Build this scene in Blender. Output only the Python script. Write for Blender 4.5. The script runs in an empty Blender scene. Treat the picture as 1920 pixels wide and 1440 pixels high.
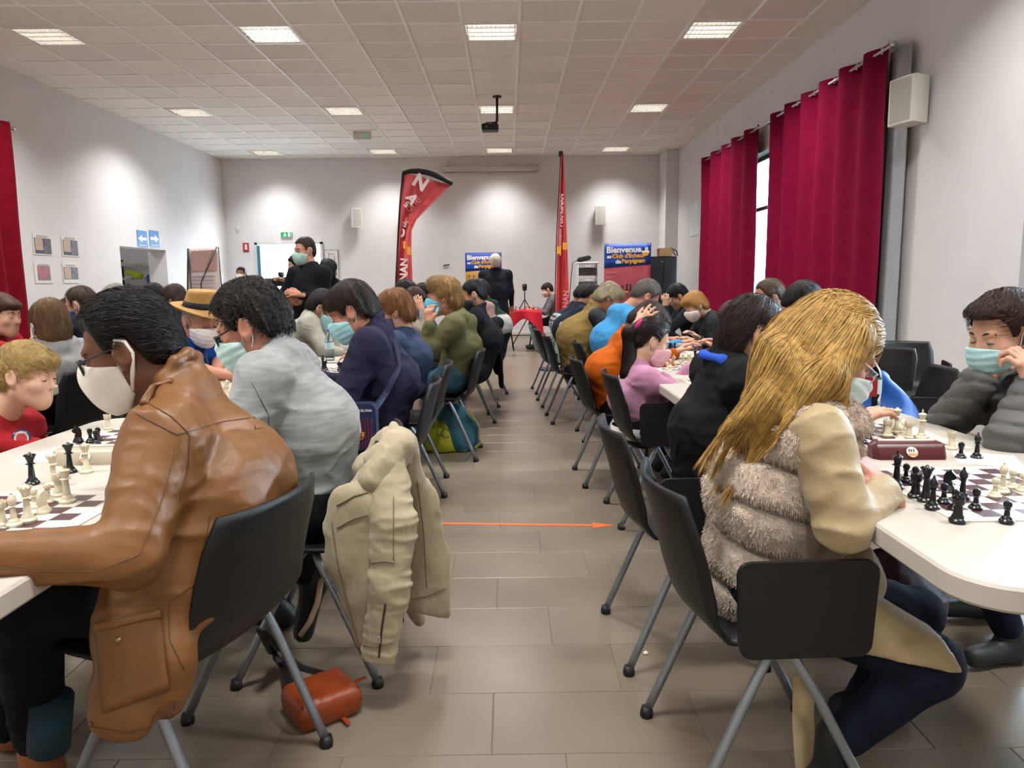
import bpy, math, random
import numpy as np
from mathutils import Matrix, Vector
rng = np.random.default_rng(7); random.seed(7)
sc = bpy.context.scene
col = sc.collection
# ------------------------------------------------------------------ camera
FPX, CAMH = 1380.0, 1.26
_y, _p, _r = math.radians(0.2), math.radians(7.85), math.radians(0.65)
FW = np.array([math.sin(_y)*math.cos(_p), math.cos(_y)*math.cos(_p), -math.sin(_p)])
_r0 = np.array([math.cos(_y), -math.sin(_y), 0.0]); _u0 = np.cross(_r0, FW)
RT = math.cos(_r)*_r0-math.sin(_r)*_u0
UP = math.cos(_r)*_u0+math.sin(_r)*_r0
CAM = np.array([0.0, 0.0, CAMH])
cd = bpy.data.cameras.new('camera'); co = bpy.data.objects.new('camera', cd); col.objects.link(co)
cd.sensor_fit = 'HORIZONTAL'; cd.sensor_width = 36.0; cd.lens = FPX/1920*36.0
cd.clip_start = 0.05; cd.clip_end = 200
M = Matrix.Identity(4)
for i in range(3):
    M[i][0], M[i][1], M[i][2], M[i][3] = RT[i], UP[i], -FW[i], CAM[i]
co.matrix_world = M
sc.camera = co
def ray(x, y): return FW+RT*(x-960)/FPX-UP*(y-720)/FPX
def atY(x, y, Y): d = ray(x, y); return CAM+d*(Y/d[1])
def atZ(x, y, Z): d = ray(x, y); return CAM+d*((Z-CAMH)/d[2])
def atX(x, y, X): d = ray(x, y); return CAM+d*(X/d[0])
# ------------------------------------------------------------------ world, exposure
w = bpy.data.worlds.new('overcast_sky'); sc.world = w; w.use_nodes = True
bg = w.node_tree.nodes['Background']
bg.inputs[0].default_value = (0.66, 0.83, 1.0, 1); bg.inputs[1].default_value = 30.0
sc.view_settings.view_transform = 'Standard'; sc.view_settings.look = 'None'
sc.view_settings.gamma = 1.0; sc.view_settings.use_curve_mapping = False
sc.view_settings.exposure = 0.0
sc.cycles.max_bounces = 7; sc.cycles.diffuse_bounces = 4; sc.cycles.glossy_bounces = 3; sc.cycles.caustics_reflective = False; sc.cycles.caustics_refractive = False
LAMP_W = 66.0
LAMP_COL = (1.0, 0.985, 0.97)
# ------------------------------------------------------------------ helpers
def lin(h):
    if isinstance(h, tuple): return h
    h = h.lstrip('#'); o = []
    for i in (0, 2, 4):
        c = int(h[i:i+2], 16)/255.0
        o.append(c/12.92 if c <= 0.04045 else ((c+0.055)/1.055)**2.4)
    return tuple(o)
_mc = {}
def dim(c, k=.66):
    return tuple(x*k for x in lin(c))
def mat(c, rough=0.6, metal=0.0, var=0.12, vs=12.0, bump=0.0, bs=80.0, spec=0.5, sheen=0.0, trans=0.0, emit=0.0, stretch=None, attr=False, coat=0.0, ior=1.45, fold=0.0):
    key = (c, rough, metal, var, vs, bump, bs, spec, sheen, trans, emit, stretch, attr, coat, ior, fold)
    if key in _mc: return _mc[key]
    m = bpy.data.materials.new('material_'+str(len(_mc))); m.use_nodes = True; _mc[key] = m
    nt = m.node_tree; b = nt.nodes['Principled BSDF']; L = nt.links.new
    rgb = lin(c)
    tc = nt.nodes.new('ShaderNodeTexCoord'); mp = nt.nodes.new('ShaderNodeMapping')
    L(tc.outputs['Object'], mp.inputs[0])
    if stretch: mp.inputs['Scale'].default_value = stretch
    n = nt.nodes.new('ShaderNodeTexNoise'); n.inputs['Scale'].default_value = vs; n.inputs['Detail'].default_value = 4
    L(mp.outputs[0], n.inputs['Vector'])
    mr = nt.nodes.new('ShaderNodeMapRange'); mr.inputs[1].default_value = .25; mr.inputs[2].default_value = .75
    mr.inputs[3].default_value = 1-var; mr.inputs[4].default_value = 1+var
    L(n.outputs[0], mr.inputs[0])
    mx = nt.nodes.new('ShaderNodeVectorMath'); mx.operation = 'SCALE'
    if attr:
        at = nt.nodes.new('ShaderNodeAttribute'); at.attribute_name = 'tint'; L(at.outputs['Color'], mx.inputs[0])
    else: mx.inputs[0].default_value = rgb
    L(mr.outputs[0], mx.inputs['Scale']); L(mx.outputs[0], b.inputs['Base Color'])
    b.inputs['Roughness'].default_value = rough; b.inputs['Metallic'].default_value = metal
    b.inputs['Specular IOR Level'].default_value = spec; b.inputs['Transmission Weight'].default_value = trans
    b.inputs['Sheen Weight'].default_value = sheen; b.inputs['Coat Weight'].default_value = coat; b.inputs['IOR'].default_value = ior
    if emit: L(mx.outputs[0], b.inputs['Emission Color']); b.inputs['Emission Strength'].default_value = emit
    if bump:
        n2 = nt.nodes.new('ShaderNodeTexNoise'); n2.inputs['Scale'].default_value = bs; n2.inputs['Detail'].default_value = 3
        L(mp.outputs[0], n2.inputs['Vector'])
        bp = nt.nodes.new('ShaderNodeBump'); bp.inputs['Strength'].default_value = bump; bp.inputs['Distance'].default_value = .01
        L(n2.outputs[0], bp.inputs['Height']); L(bp.outputs[0], b.inputs['Normal'])
        if fold:
            n3 = nt.nodes.new('ShaderNodeTexNoise'); n3.inputs['Scale'].default_value = 8; n3.inputs['Detail'].default_value = 1; n3.inputs['Distortion'].default_value = .6
            m3 = nt.nodes.new('ShaderNodeMapping'); m3.inputs['Scale'].default_value = (.7, 1, 1.3); m3.inputs['Rotation'].default_value = (.4, .5, 0); L(tc.outputs['Object'], m3.inputs[0]); L(m3.outputs[0], n3.inputs['Vector'])
            b3 = nt.nodes.new('ShaderNodeBump'); b3.inputs['Strength'].default_value = fold; b3.inputs['Distance'].default_value = .05
            L(n3.outputs[0], b3.inputs['Height']); L(b3.outputs[0], bp.inputs['Normal'])
    return m
def tag(o, label=None, cat=None, group=None, kind=None):
    if label: o['label'] = label
    if cat: o['category'] = cat
    if group: o['group'] = group
    if kind: o['kind'] = kind
    return o
ORG = {}
def empty(name, loc, label=None, cat=None, group=None):
    o = bpy.data.objects.new(name, None); col.objects.link(o); o.location = tuple(loc); o.empty_display_size = .05
    ORG[o] = np.array(loc, float)
    return tag(o, label, cat, group)
def mesh_np(name, V, Fq, m, parent=None, smooth=True, tint=None):
    """V (n,3) world coordinates, Fq list of faces or int array; linked as ONE object"""
    V = np.asarray(V, float)
    org = ORG.get(parent, np.zeros(3))
    me = bpy.data.meshes.new(name)
    if isinstance(Fq, np.ndarray):
        k = Fq.shape[1]; nf = len(Fq)
        me.vertices.add(len(V)); me.loops.add(nf*k); me.polygons.add(nf)
        me.vertices.foreach_set('co', (V-org).astype(np.float32).ravel())
        me.loops.foreach_set('vertex_index', Fq.astype(np.int32).ravel())
        me.polygons.foreach_set('loop_start', np.arange(0, nf*k, k, dtype=np.int32))
        me.update(calc_edges=True); me.validate()
    else:
        me.from_pydata((V-org).tolist(), [], Fq); me.update()
    if smooth: me.polygons.foreach_set('use_smooth', np.ones(len(me.polygons), bool))
    if tint is not None:
        a = me.color_attributes.new('tint', 'FLOAT_COLOR', 'POINT')
        c = np.ones((len(V), 4), np.float32); c[:, :3] = tint; a.data.foreach_set('color', c.ravel())
    for mm in (m if isinstance(m, (list, tuple)) else [m]): me.materials.append(mm)
    o = bpy.data.objects.new(name, me); col.objects.link(o)
    if parent is not None: o.parent = parent; ORG[o] = org
    return o
class MB:
    """collects shapes that form ONE object"""
    def __init__(s): s.v = []; s.f = []; s.mi = []
    def add(s, V, Fc, mi=0):
        n = len(s.v); s.v += [tuple(map(float, p)) for p in V]; s.f += [tuple(i+n for i in f) for f in Fc]; s.mi += [mi]*len(Fc); return s
    def box(s, c, d, R=None, bev=0.0, mi=0):
        hx, hy, hz = d[0]/2, d[1]/2, d[2]/2
        if bev <= 0:
            P = [(x*hx, y*hy, z*hz) for z in (-1, 1) for y in (-1, 1) for x in (-1, 1)]
            Fc = [(0, 2, 3, 1), (4, 5, 7, 6), (0, 1, 5, 4), (2, 6, 7, 3), (0, 4, 6, 2), (1, 3, 7, 5)]
        else:
            b = min(bev, hx*.99, hy*.99, hz*.99); P = []; Fc = []; id = {}
            for sx in (-1, 1):
                for sy in (-1, 1):
                    for sz in (-1, 1):
                        for a in range(3):
                            q = [sx*(hx-b), sy*(hy-b), sz*(hz-b)]; q[a] = (sx*hx, sy*hy, sz*hz)[a]
                            id[(sx, sy, sz, a)] = len(P); P.append(tuple(q))
            for a in range(3):
                o1, o2 = (a+1) % 3, (a+2) % 3
                for sg in (-1, 1):
                    def k(s1, s2, ax):
                        t = [0, 0, 0]; t[a] = sg; t[o1] = s1; t[o2] = s2; return id[(t[0], t[1], t[2], ax)]
                    q = [k(-1, -1, a), k(1, -1, a), k(1, 1, a), k(-1, 1, a)]; Fc.append(tuple(q if sg > 0 else q[::-1]))
            for a in range(3):
                o1, o2 = (a+1) % 3, (a+2) % 3
                for s1 in (-1, 1):
                    for s2 in (-1, 1):
                        def k(sa, ax):
                            t = [0, 0, 0]; t[a] = sa; t[o1] = s1; t[o2] = s2; return id[(t[0], t[1], t[2], ax)]
                        q = [k(-1, o1), k(1, o1), k(1, o2), k(-1, o2)]; Fc.append(tuple(q if s1*s2 < 0 else q[::-1]))
            for sx in (-1, 1):
                for sy in (-1, 1):
                    for sz in (-1, 1):
                        q = [id[(sx, sy, sz, a)] for a in range(3)]; Fc.append(tuple(q if sx*sy*sz > 0 else q[::-1]))
        P = [np.array(p) for p in P]
        if R is not None: P = [R @ p for p in P]
        return s.add([p+np.array(c) for p in P], Fc, mi)
    def tube(s, pts, r, n=8, closed=False, cap=True, mi=0):
        pts = [np.array(p, float) for p in pts]; m = len(pts)
        rs = r if isinstance(r, (list, tuple, np.ndarray)) else [r]*m
        V = []; prev = None
        for i in range(m):
            a = pts[i-1] if (i > 0 or closed) else pts[i]; b = pts[(i+1) % m] if (i < m-1 or closed) else pts[i]
            t = b-a; t = t/(np.linalg.norm(t)+1e-12)
            if prev is None:
                x = np.cross(t, (0, 0, 1.0)) if abs(t[2]) < .9 else np.cross(t, (1.0, 0, 0))
            else: x = prev-t*(prev @ t)
            x = x/(np.linalg.norm(x)+1e-12); y = np.cross(t, x); prev = x
            for j in range(n):
                an = 2*math.pi*j/n; V.append(pts[i]+rs[i]*(math.cos(an)*x+math.sin(an)*y))
        Fc = []
        for i in range(m if closed else m-1):
            for j in range(n):
                a, b = i*n+j, i*n+(j+1) % n; c, d = ((i+1) % m)*n+(j+1) % n, ((i+1) % m)*n+j
                Fc.append((a, b, c, d))
        if cap and not closed: Fc += [tuple(range(n))[::-1], tuple((m-1)*n+j for j in range(n))]
        return s.add(V, Fc, mi)
    def lathe(s, prof, c=(0, 0, 0), n=16, R=None, mi=0):
        V = []; Fc = []; m = len(prof)
        for r, z in prof:
            for j in range(n):
                a = 2*math.pi*j/n; V.append(np.array((r*math.cos(a), r*math.sin(a), z)))
        for i in range(m-1):
            for j in range(n): Fc.append((i*n+j, i*n+(j+1) % n, (i+1)*n+(j+1) % n, (i+1)*n+j))
        Fc += [tuple(range(n))[::-1], tuple((m-1)*n+j for j in range(n))]
        if R is not None: V = [R @ v for v in V]
        return s.add([v+np.array(c) for v in V], Fc, mi)
    def prism(s, poly, depth, O, X, Y_, N, mi=0):
        """poly in the plane O + x X + y Y_, extruded by depth along N"""
        O, X, Y_, N = (np.array(q, float) for q in (O, X, Y_, N)); k = len(poly)
        V = [O+X*p[0]+Y_*p[1] for p in poly]+[O+X*p[0]+Y_*p[1]+N*depth for p in poly]
        Fc = [tuple(range(k))[::-1], tuple(range(k, 2*k))]+[(i, (i+1) % k, k+(i+1) % k, k+i) for i in range(k)]
        return s.add(V, Fc, mi)
    def grid(s, fn, nu, nv, th=0.0, mi=0):
        P = np.array([[fn(i/nu, j/nv) for j in range(nv+1)] for i in range(nu+1)], float)
        V = list(P.reshape(-1, 3)); W = nv+1
        q = [(i*W+j, i*W+j+1, (i+1)*W+j+1, (i+1)*W+j) for i in range(nu) for j in range(nv)]
        if th:
            du = np.gradient(P, axis=0); dv = np.gradient(P, axis=1); nn = np.cross(dv, du)
            nn /= np.linalg.norm(nn, axis=2, keepdims=True)+1e-12
            Q = P-nn*th; off = len(V); V += list(Q.reshape(-1, 3))
            q2 = [tuple(off+a for a in f[::-1]) for f in q]
            bd = [j for j in range(W)]+[i*W+nv for i in range(1, nu+1)]+[nu*W+j for j in range(nv-1, -1, -1)]+[i*W for i in range(nu-1, 0, -1)]
            sd = [(bd[(i+1) % len(bd)], bd[i], off+bd[i], off+bd[(i+1) % len(bd)]) for i in range(len(bd))]
            q = q+q2+sd
        return s.add(V, q, mi)
    def build(s, name, m, parent=None, smooth=False, ang=None):
        o = mesh_np(name, s.v, s.f, m, parent, smooth)
        if any(s.mi): o.data.polygons.foreach_set('material_index', s.mi)
        if ang is not None:
            o.data.polygons.foreach_set('use_smooth', np.ones(len(o.data.polygons), bool)); o.data.set_sharp_from_angle(angle=math.radians(ang))
        return o
def copy_tree(o, parent=None):
    c = o.copy(); col.objects.link(c); c.parent = parent
    for ch in [x for x in KIDS.get(o, [])]: copy_tree2(ch, c)
    return c
KIDS = {}
def copy_tree2(o, parent):
    c = o.copy(); col.objects.link(c); c.parent = parent
    for ch in KIDS.get(o, []): copy_tree2(ch, c)
def remember(root):
    for o in col.objects:
        if o.parent is not None: KIDS.setdefault(o.parent, [])
    KIDS[root] = [o for o in col.objects if o.parent == root]
    for k in KIDS[root]: KIDS[k] = [o for o in col.objects if o.parent == k]
def text(name, s, size, O, X, Y_, m, parent=None, align='LEFT', bold=0.0, shear=0.0, depth=.0006, kind=None):
    cu = bpy.data.curves.new('t', 'FONT'); cu.body = s; cu.size = size; cu.offset = bold; cu.shear = shear; cu.align_x = align
    cu.extrude = depth; cu.resolution_u = 3
    ob = bpy.data.objects.new('t', cu); me = bpy.data.meshes.new_from_object(ob)
    V = np.zeros(len(me.vertices)*3); me.vertices.foreach_get('co', V); V = V.reshape(-1, 3)
    O, X, Y_ = (np.array(q, float) for q in (O, X, Y_)); N = np.cross(X, Y_)
    V = O+V[:, :1]*X+V[:, 1:2]*Y_+V[:, 2:3]*N
    Fc = [tuple(p.vertices) for p in me.polygons]
    bpy.data.objects.remove(ob); bpy.data.meshes.remove(me); bpy.data.curves.remove(cu)
    return mesh_np(name, V, Fc, m, parent, smooth=False)
Xa, Ya, Za = np.eye(3)
def unit(v): v = np.array(v, float); return v/(np.linalg.norm(v)+1e-12)
# ------------------------------------------------------------------ the room
XL, XR, YB, YF, ZC = -6.5, 3.77, 17.3, -4.5, 4.10
TP = 0.632
white = mat('#dddbdb', .75, var=.03, vs=3, bump=.03, bs=60)
def struct(o): return tag(o, kind='structure')
# floor: screed plus tiles laid in a third bond
fl = struct(MB().box(((XL+XR)/2, (YB+YF)/2, -.0535), (XR-XL+.6, YB-YF+.6, .1)).build('floor', mat('#7d766a', .5, var=.05)))
tile_mats = [mat(c, .30, var=.10, vs=2.5, bump=.02, bs=25) for c in ('#74695b', '#726758', '#766b5e')]
def brick_floor_mat():
    m = bpy.data.materials.new('far_floor'); m.use_nodes = True; nt = m.node_tree; b = nt.nodes['Principled BSDF']
    tc = nt.nodes.new('ShaderNodeTexCoord'); br = nt.nodes.new('ShaderNodeTexBrick')
    br.offset = .333; br.inputs['Scale'].default_value = 1.0; br.inputs['Brick Width'].default_value = .6; br.inputs['Row Height'].default_value = .3
    br.inputs['Mortar Size'].default_value = .0025
    br.inputs['Color1'].default_value = (*lin('#74695b'), 1); br.inputs['Color2'].default_value = (*lin('#726758'), 1); br.inputs['Mortar'].default_value = (*lin('#6f685e'), 1)
    nt.links.new(tc.outputs['Object'], br.inputs['Vector']); nt.links.new(br.outputs[0], b.inputs['Base Color']); b.inputs['Roughness'].default_value = .3
    return m
far_floor = MB().box(((XL+XR)/2, (7.23+YB)/2, -.006), (XR-XL, YB-7.23, .012)).build('far_floor_tiles', brick_floor_mat(), fl)
far_floor['kind'] = 'stuff'
tb = MB(); tb.box((0, 0, -.006), (.5984, .2984, .012), bev=.0015)
t0 = [tb.build('floor_tile', m_, fl) for m_ in tile_mats]
nt_ = 0
rows = []
y0 = 2.43-.3*5
for r_ in range(22):
    yc = y0+.3*r_-.15
    # joint phase measured in the photograph; shifts a third of a tile each row
    ph = (.14+.4*(r_-5-1)) % .6
    half = min(6.4, .75*(yc+.35)+.5)
    k = math.floor((-half-ph)/.6)
    x = ph+.6*k+.3
    while x < min(XR, half):
        if x > XL+.3: rows.append((x, yc))
        x += .6
rows.sort(key=lambda q: abs(q[0])/max(q[1], 1)*2+q[1]*.3)
for i, (x, yc) in enumerate(rows[:298]):
    o = t0[i] if i < 3 else t0[random.randrange(3)].copy()
    if i >= 3: col.objects.link(o)
    o.location = (x, yc, 0); nt_ += 1
rest = MB()
for x, yc in rows[298:]: rest.box((x, yc, -.006), (.5984, .2984, .012))
if rest.v:
    ro = rest.build('outer_floor_tiles', tile_mats[0], fl); ro['kind'] = 'stuff'
# ceiling: slab, rails, tiles
ce = struct(MB().box(((XL+XR)/2, (YB+YF)/2, ZC+.16), (XR-XL+.6, YB-YF+.6, .1)).build('ceiling', mat('#d9d3cd', .9, var=.02)))
gx = [-.476+TP*k for k in range(-10, 8)]; gx = [x for x in gx if XL < x < XR]
gy = [8.58+TP*k for k in range(-21, 15)]; gy = [y for y in gy if YF < y < YB]
rl = MB()
for x in gx: rl.box((x, (YB+YF)/2, ZC+.002), (.030, YB-YF, .012))
for y in gy: rl.box(((XL+XR)/2, y, ZC+.0025), (XR-XL, .026, .011))
rl.build('ceiling_rails', mat('#f6f5f3', .5, var=.01), ce)['kind'] = 'stuff'
tm = mat('#ece6e0', .9, var=.03, vs=6, bump=.06, bs=220)
def perf_mat():
    m = tm.copy(); nt = m.node_tree; b = nt.nodes['Principled BSDF']
    tc = nt.nodes.new('ShaderNodeTexCoord'); v = nt.nodes.new('ShaderNodeTexVoronoi'); v.inputs['Scale'].default_value = 42; v.inputs['Randomness'].default_value = 0
    rp = nt.nodes.new('ShaderNodeMapRange'); rp.inputs[1].default_value = .28; rp.inputs[2].default_value = .36; rp.inputs[3].default_value = .84; rp.inputs[4].default_value = 1
    mp = nt.nodes.new('ShaderNodeMapping'); mp.inputs['Scale'].default_value = (1, 1, 0)
    nt.links.new(tc.outputs['Object'], mp.inputs[0]); nt.links.new(mp.outputs[0], v.inputs['Vector']); nt.links.new(v.outputs['Distance'], rp.inputs[0])
    mu = nt.nodes.new('ShaderNodeVectorMath'); mu.operation = 'SCALE'; mu.inputs[0].default_value = lin('#e9e3dd'); nt.links.new(rp.outputs[0], mu.inputs['Scale'])
    nt.links.new(mu.outputs[0], b.inputs['Base Color']); return m
pm = perf_mat()
ct = MB(); ct.box((0, 0, .012), (TP-.001, TP-.001, .012)); ct0 = [ct.build('ceiling_tile', tm, ce), ct.build('ceiling_tile', pm, ce)]
used = [0, 0]; lamps = []
lx = [-.16+4*TP*k for k in range(-2, 2)]; ly = [8.58+TP/2+6*TP*k for k in range(-3, 3)]
farrest = MB()
ex = [XL]+gx+[XR]; ey = [YF]+gy+[YB]
for j in range(len(ey)-1):
    for i in range(len(ex)-1):
        x, y, dx, dy = (ex[i]+ex[i+1])/2, (ey[j]+ey[j+1])/2, ex[i+1]-ex[i], ey[j+1]-ey[j]
        if any(abs(x-a) < .1 for a in lx) and any(abs(y-b_) < .1 for b_ in ly): lamps.append((x, y)); continue
        k = 1 if ((i % 3 != 1) and (j % 2 == 0 or i % 2 == 0)) else 0
        if y < 7.6 or dx < TP*.97 or dy < TP*.97:
            farrest.box((x, y, ZC+.012), (dx-.006, dy-.006, .012)); continue
        o = ct0[k] if not used[k] else ct0[k].copy()
        if used[k]: col.objects.link(o)
        used[k] = 1; o.location = (x, y, ZC)
fo = farrest.build('edge_ceiling_tiles', tm, ce); fo['kind'] = 'stuff'
# walls
def wall(name, boxes, m=white):
    b = MB()
    for c, d in boxes: b.box(c, d)
    return struct(b.build(name, m))
def wall_holes_x(name, X, thick, holes, y0, y1, z1=ZC+.2):
    """wall in the plane x=X; holes (ya,yb,za,zb)"""
    bx = []; ys = sorted({y0, y1, *[h[0] for h in holes], *[h[1] for h in holes]})
    for a, b in zip(ys, ys[1:]):
        hs = [h for h in holes if h[0] <= a and h[1] >= b]
        segs = [(-.05, z1)] if not hs else [(-.05, hs[0][2]), (hs[0][3], z1)]
        for z0_, z1_ in segs:
            if z1_-z0_ > .01: bx.append(((X+thick/2, (a+b)/2, (z0_+z1_)/2), (abs(thick), b-a, z1_-z0_)))
    return wall(name, bx)
def wall_holes_y(name, Y, thick, holes, x0, x1, z1=ZC+.2):
    bx = []; xs = sorted({x0, x1, *[h[0] for h in holes], *[h[1] for h in holes]})
    for a, b in zip(xs, xs[1:]):
        hs = [h for h in holes if h[0] <= a and h[1] >= b]
        segs = [(-.05, z1)] if not hs else [(-.05, hs[0][2]), (hs[0][3], z1)]
        for z0_, z1_ in segs:
            if z1_-z0_ > .01: bx.append((((a+b)/2, Y+thick/2, (z0_+z1_)/2), (b-a, abs(thick), z1_-z0_)))
    return wall(name, bx)
# door at the back left, coat-room opening on the left, tall windows on the right
dA, dB = atY(478, 455, YB), atY(605, 455, YB)
DX0, DX1, DZ = dA[0], dB[0], dA[2]
oA, oB = atX(224, 461, XL), atX(311, 467, XL)
wl = wall_holes_x('wall_left', XL, -.35, [(oA[1], oB[1], -.05, oA[2])], YF, YB)
W1 = (10.9, 14.2); W2 = (7.75, 10.75); W3 = (2.2, 5.47)
wr = wall_holes_x('wall_right', XR, .35, [(W2[0], W2[1], .9, 3.13), (W1[0], W1[1], .9, 3.13), (W3[0], W3[1], .9, 3.13)], YF, YB)
wb = wall_holes_y('wall_back', YB, .3, [(DX0, DX1, -.05, DZ)], XL-.35, XR+.35)
wall('wall_front', [(((XL+XR)/2, YF-.15, 2.1), (XR-XL+.7, .3, 4.5))])
wall('wall_pillar', [((XR-.14, YB-.35, 2.05), (.28, .7, 4.1))])
struct(MB().box(((DX1+XR-.3)/2, YB-.008, .05), (XR-.3-DX1, .016, .1), bev=.004).build('baseboard_back', mat('#c9c2b8', .4, var=.03)))
struct(MB().box((XL+.008, (oB[1]+YB)/2, .05), (.016, YB-oB[1], .1), bev=.004).build('baseboard_left', mat('#c9c2b8', .4, var=.03)))
struct(MB().box((XR-.008, (YF+YB-.7)/2, .05), (.016, YB-.7-YF, .1), bev=.004).build('baseboard_right', mat('#c9c2b8', .4, var=.03)))
# coat room behind the opening
rm = MB(); y0_, y1_ = oA[1]-.6, oB[1]+.9; xd = XL-.35-1.5
rm.box((xd-.05, (y0_+y1_)/2, 1.3), (.1, y1_-y0_, 2.8)); rm.box(((xd+XL-.35)/2, y1_+.05, 1.3), (1.6, .1, 2.8)); rm.box(((xd+XL-.35)/2, y0_-.05, 1.3), (1.6, .1, 2.8))
rm.box(((xd+XL-.35)/2, (y0_+y1_)/2, 2.66), (1.6, y1_-y0_, .1)); rm.box(((xd+XL-.35)/2, (y0_+y1_)/2, -.03), (1.6, y1_-y0_, .06))
struct(rm.build('wall_coat_room', white))
cl_ = bpy.data.lights.new('coat_room_light', 'AREA'); cl_.size = .5; cl_.energy = 7; cl_.color = LAMP_COL; clo = bpy.data.objects.new('coat_room_light', cl_); col.objects.link(clo); clo.location = ((xd+XL-.35)/2, (y0_+y1_)/2, 2.58)
# outside: paving and daylight portal
struct(MB().box((DX0, YB+6.5, -.08), (30, 12, .1)).build('ground_outside', mat('#cfcac2', .8, var=.05)))
struct(MB().box((XR+6.5, 7, -.1), (12, 30, .1)).build('ground_garden', mat('#c2c4b8', .8, var=.08)))
def portal(loc, rot, sx, sy):
    l = bpy.data.lights.new('daylight_portal', 'AREA'); l.shape = 'RECTANGLE'; l.size = sx; l.size_y = sy; l.cycles.is_portal = True
    o = bpy.data.objects.new('daylight_portal', l); col.objects.link(o); o.location = loc; o.rotation_euler = rot
portal(((DX0+DX1)/2, YB+.28, DZ/2), (math.radians(-90), 0, 0), DX1-DX0, DZ)
for W in (W1, W2, W3): portal((XR+.3, (W[0]+W[1])/2, 2.1), (0, math.radians(90), 0), 2.4, W[1]-W[0])
# luminaires
frame_m = mat('#e8e6e2', .4, var=.01); fin_m = mat('#f0f0ee', .25, var=.01, metal=.3)
glow = mat('#fff6ea', .5, var=0, emit=.5); tube_m = mat('#fffaf0', .5, var=0, emit=3.2)
def luminaire():
    e = empty('ceiling_light', (0, 0, 0))
    f = MB(); q = TP-.012
    for sx in (-1, 1): f.box((sx*(q/2-.012), 0, -.002), (.024, q, .02)); f.box((0, sx*(q/2-.012), -.002), (q-.05, .024, .02))
    f.build('light_frame', frame_m, e)
    MB().box((0, 0, .085), (q, q, .01)).build('reflector', glow, e)
    for k in range(4):
        MB().tube([(-.27, -.21+.14*k, .055), (.27, -.21+.14*k, .055)], .013, 8).build('lamp_tube', tube_m, e)
    for k in range(5): MB().box((0, -.28+.14*k, .02), (q-.06, .010 if k in (0, 4) else .022, .045)).build('louvre_blade', fin_m, e)
    fx = MB()
    for k in range(11): fx.box((-.265+.053*k, 0, .018), (.003, q-.06, .034))
    fx.build('cross_louvre', fin_m, e)['kind'] = 'stuff'
    remember(e); return e
L0 = luminaire()
ROWS = {k: n for k, n in zip(sorted({round(y, 2) for _, y in lamps}), ['a', 'b', 'c', 'd', 'e', 'f'])}
yy = sorted(ROWS); names = {yy[3]: 'nearest row of ceiling lights', yy[4]: 'middle row of ceiling lights', yy[5]: 'row of ceiling lights closest to back wall'}
pos = ['at the left wall', 'left of the aisle', 'above the aisle', 'by the red curtains']
first = True
def lampdata():
    l = bpy.data.lights.new('fluorescent_light', 'AREA'); l.shape = 'SQUARE'; l.size = .52; l.energy = LAMP_W; l.color = LAMP_COL; l.spread = math.radians(132); return l
ld = lampdata(); ld2 = lampdata(); ld2.spread = math.radians(104); ld2.energy = LAMP_W*.5
for x, y in sorted(lamps, key=lambda q: (-q[1], q[0])):
    vis = y > 8
    if vis:
        o = L0 if first else copy_tree(L0); first = False
        o.location = (x, y, ZC)
        i = min(range(4), key=lambda k: abs(lx[k]-x))
        tag(o, 'square louvred light %s, %s' % (pos[i], names[round(y, 2)]), 'light', 'fluorescent ceiling lights')
    else:
        MB().box((x, y, ZC+.02), (TP-.02, TP-.02, .01)).build('rear_light_panel', frame_m, ce)
    lo = bpy.data.objects.new('fluorescent_light', ld if y < 16 else ld2); col.objects.link(lo); lo.location = (x, y, ZC-.012)
# ------------------------------------------------------------------ curtains
cur_m = mat('#7f0d33', .9, var=.12, vs=7, bump=.12, bs=260, spec=.1)
cur_l = mat('#750c1c', .9, var=.12, vs=7, bump=.12, bs=260, spec=.1)
steel = mat('#b9bcc0', .28, .9, var=.03); chrome = mat('#c9ccd0', .18, 1.0, var=.02)
black_pl = mat('#161618', .45, var=.06, vs=40, bump=.05, bs=400); blk = mat('#0c0c0d', .5, var=.05)
def curtain(X, y0, y1, z0, z1, folds, amp, m, sgn, label, seed, shape=1.0):
    R_ = random.Random(seed); ph = [R_.uniform(-.5, .5) for _ in range(folds+2)]
    e = empty('curtain', (X, (y0+y1)/2, 0), label, 'curtain', None)
    def fn(u, v):
        y = y0+(y1-y0)*u; z = z0+(z1-z0)*v; i = u*folds; k = int(i)
        a = amp*(1+.25*ph[k % len(ph)])
        c = math.sin(2*math.pi*i+.6*ph[k % len(ph)]*(1-v)*math.sin(math.pi*(i-k)))
        return (X+sgn*a*c*(.75+.25*v)+.006*math.sin(17*u+5*v), y+.012*math.sin(9*v+folds*u), z)
    MB().grid(fn, folds*14, 10, .003).build('curtain_cloth', m, e, smooth=True)
    for i in range(folds*2):
        yy_ = y0+(y1-y0)*(i+.5)/(folds*2); zz = z1-.055
        pts = [(X+.006*math.cos(a)*0+sgn*.0, yy_+.026*math.cos(a), zz+.026*math.sin(a)) for a in np.linspace(0, 2*math.pi, 12, endpoint=False)]
        MB().tube(pts, .006, 6, closed=True).build('eyelet', chrome, e, smooth=True)
    return e
def yx(px, X): return atX(px, 400, X)[1]
CX = XR-.14
cz1 = atX(1650, 88, CX)[2]
ca, cb = yx(1440, CX), yx(1650, CX); cc, cdd = yx(1315, CX), yx(1416, CX)
curtain(CX, cb, ca, .10, cz1, 6, .055, cur_m, 1, 'wide crimson eyelet curtain hanging beside the white wall speaker', 1)
curtain(CX, cdd, cc, .10, cz1, 5, .055, cur_m, 1, 'narrower crimson eyelet curtain farther back on the right wall', 2)
LX = XL+.14; la = yx(34, LX)
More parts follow.
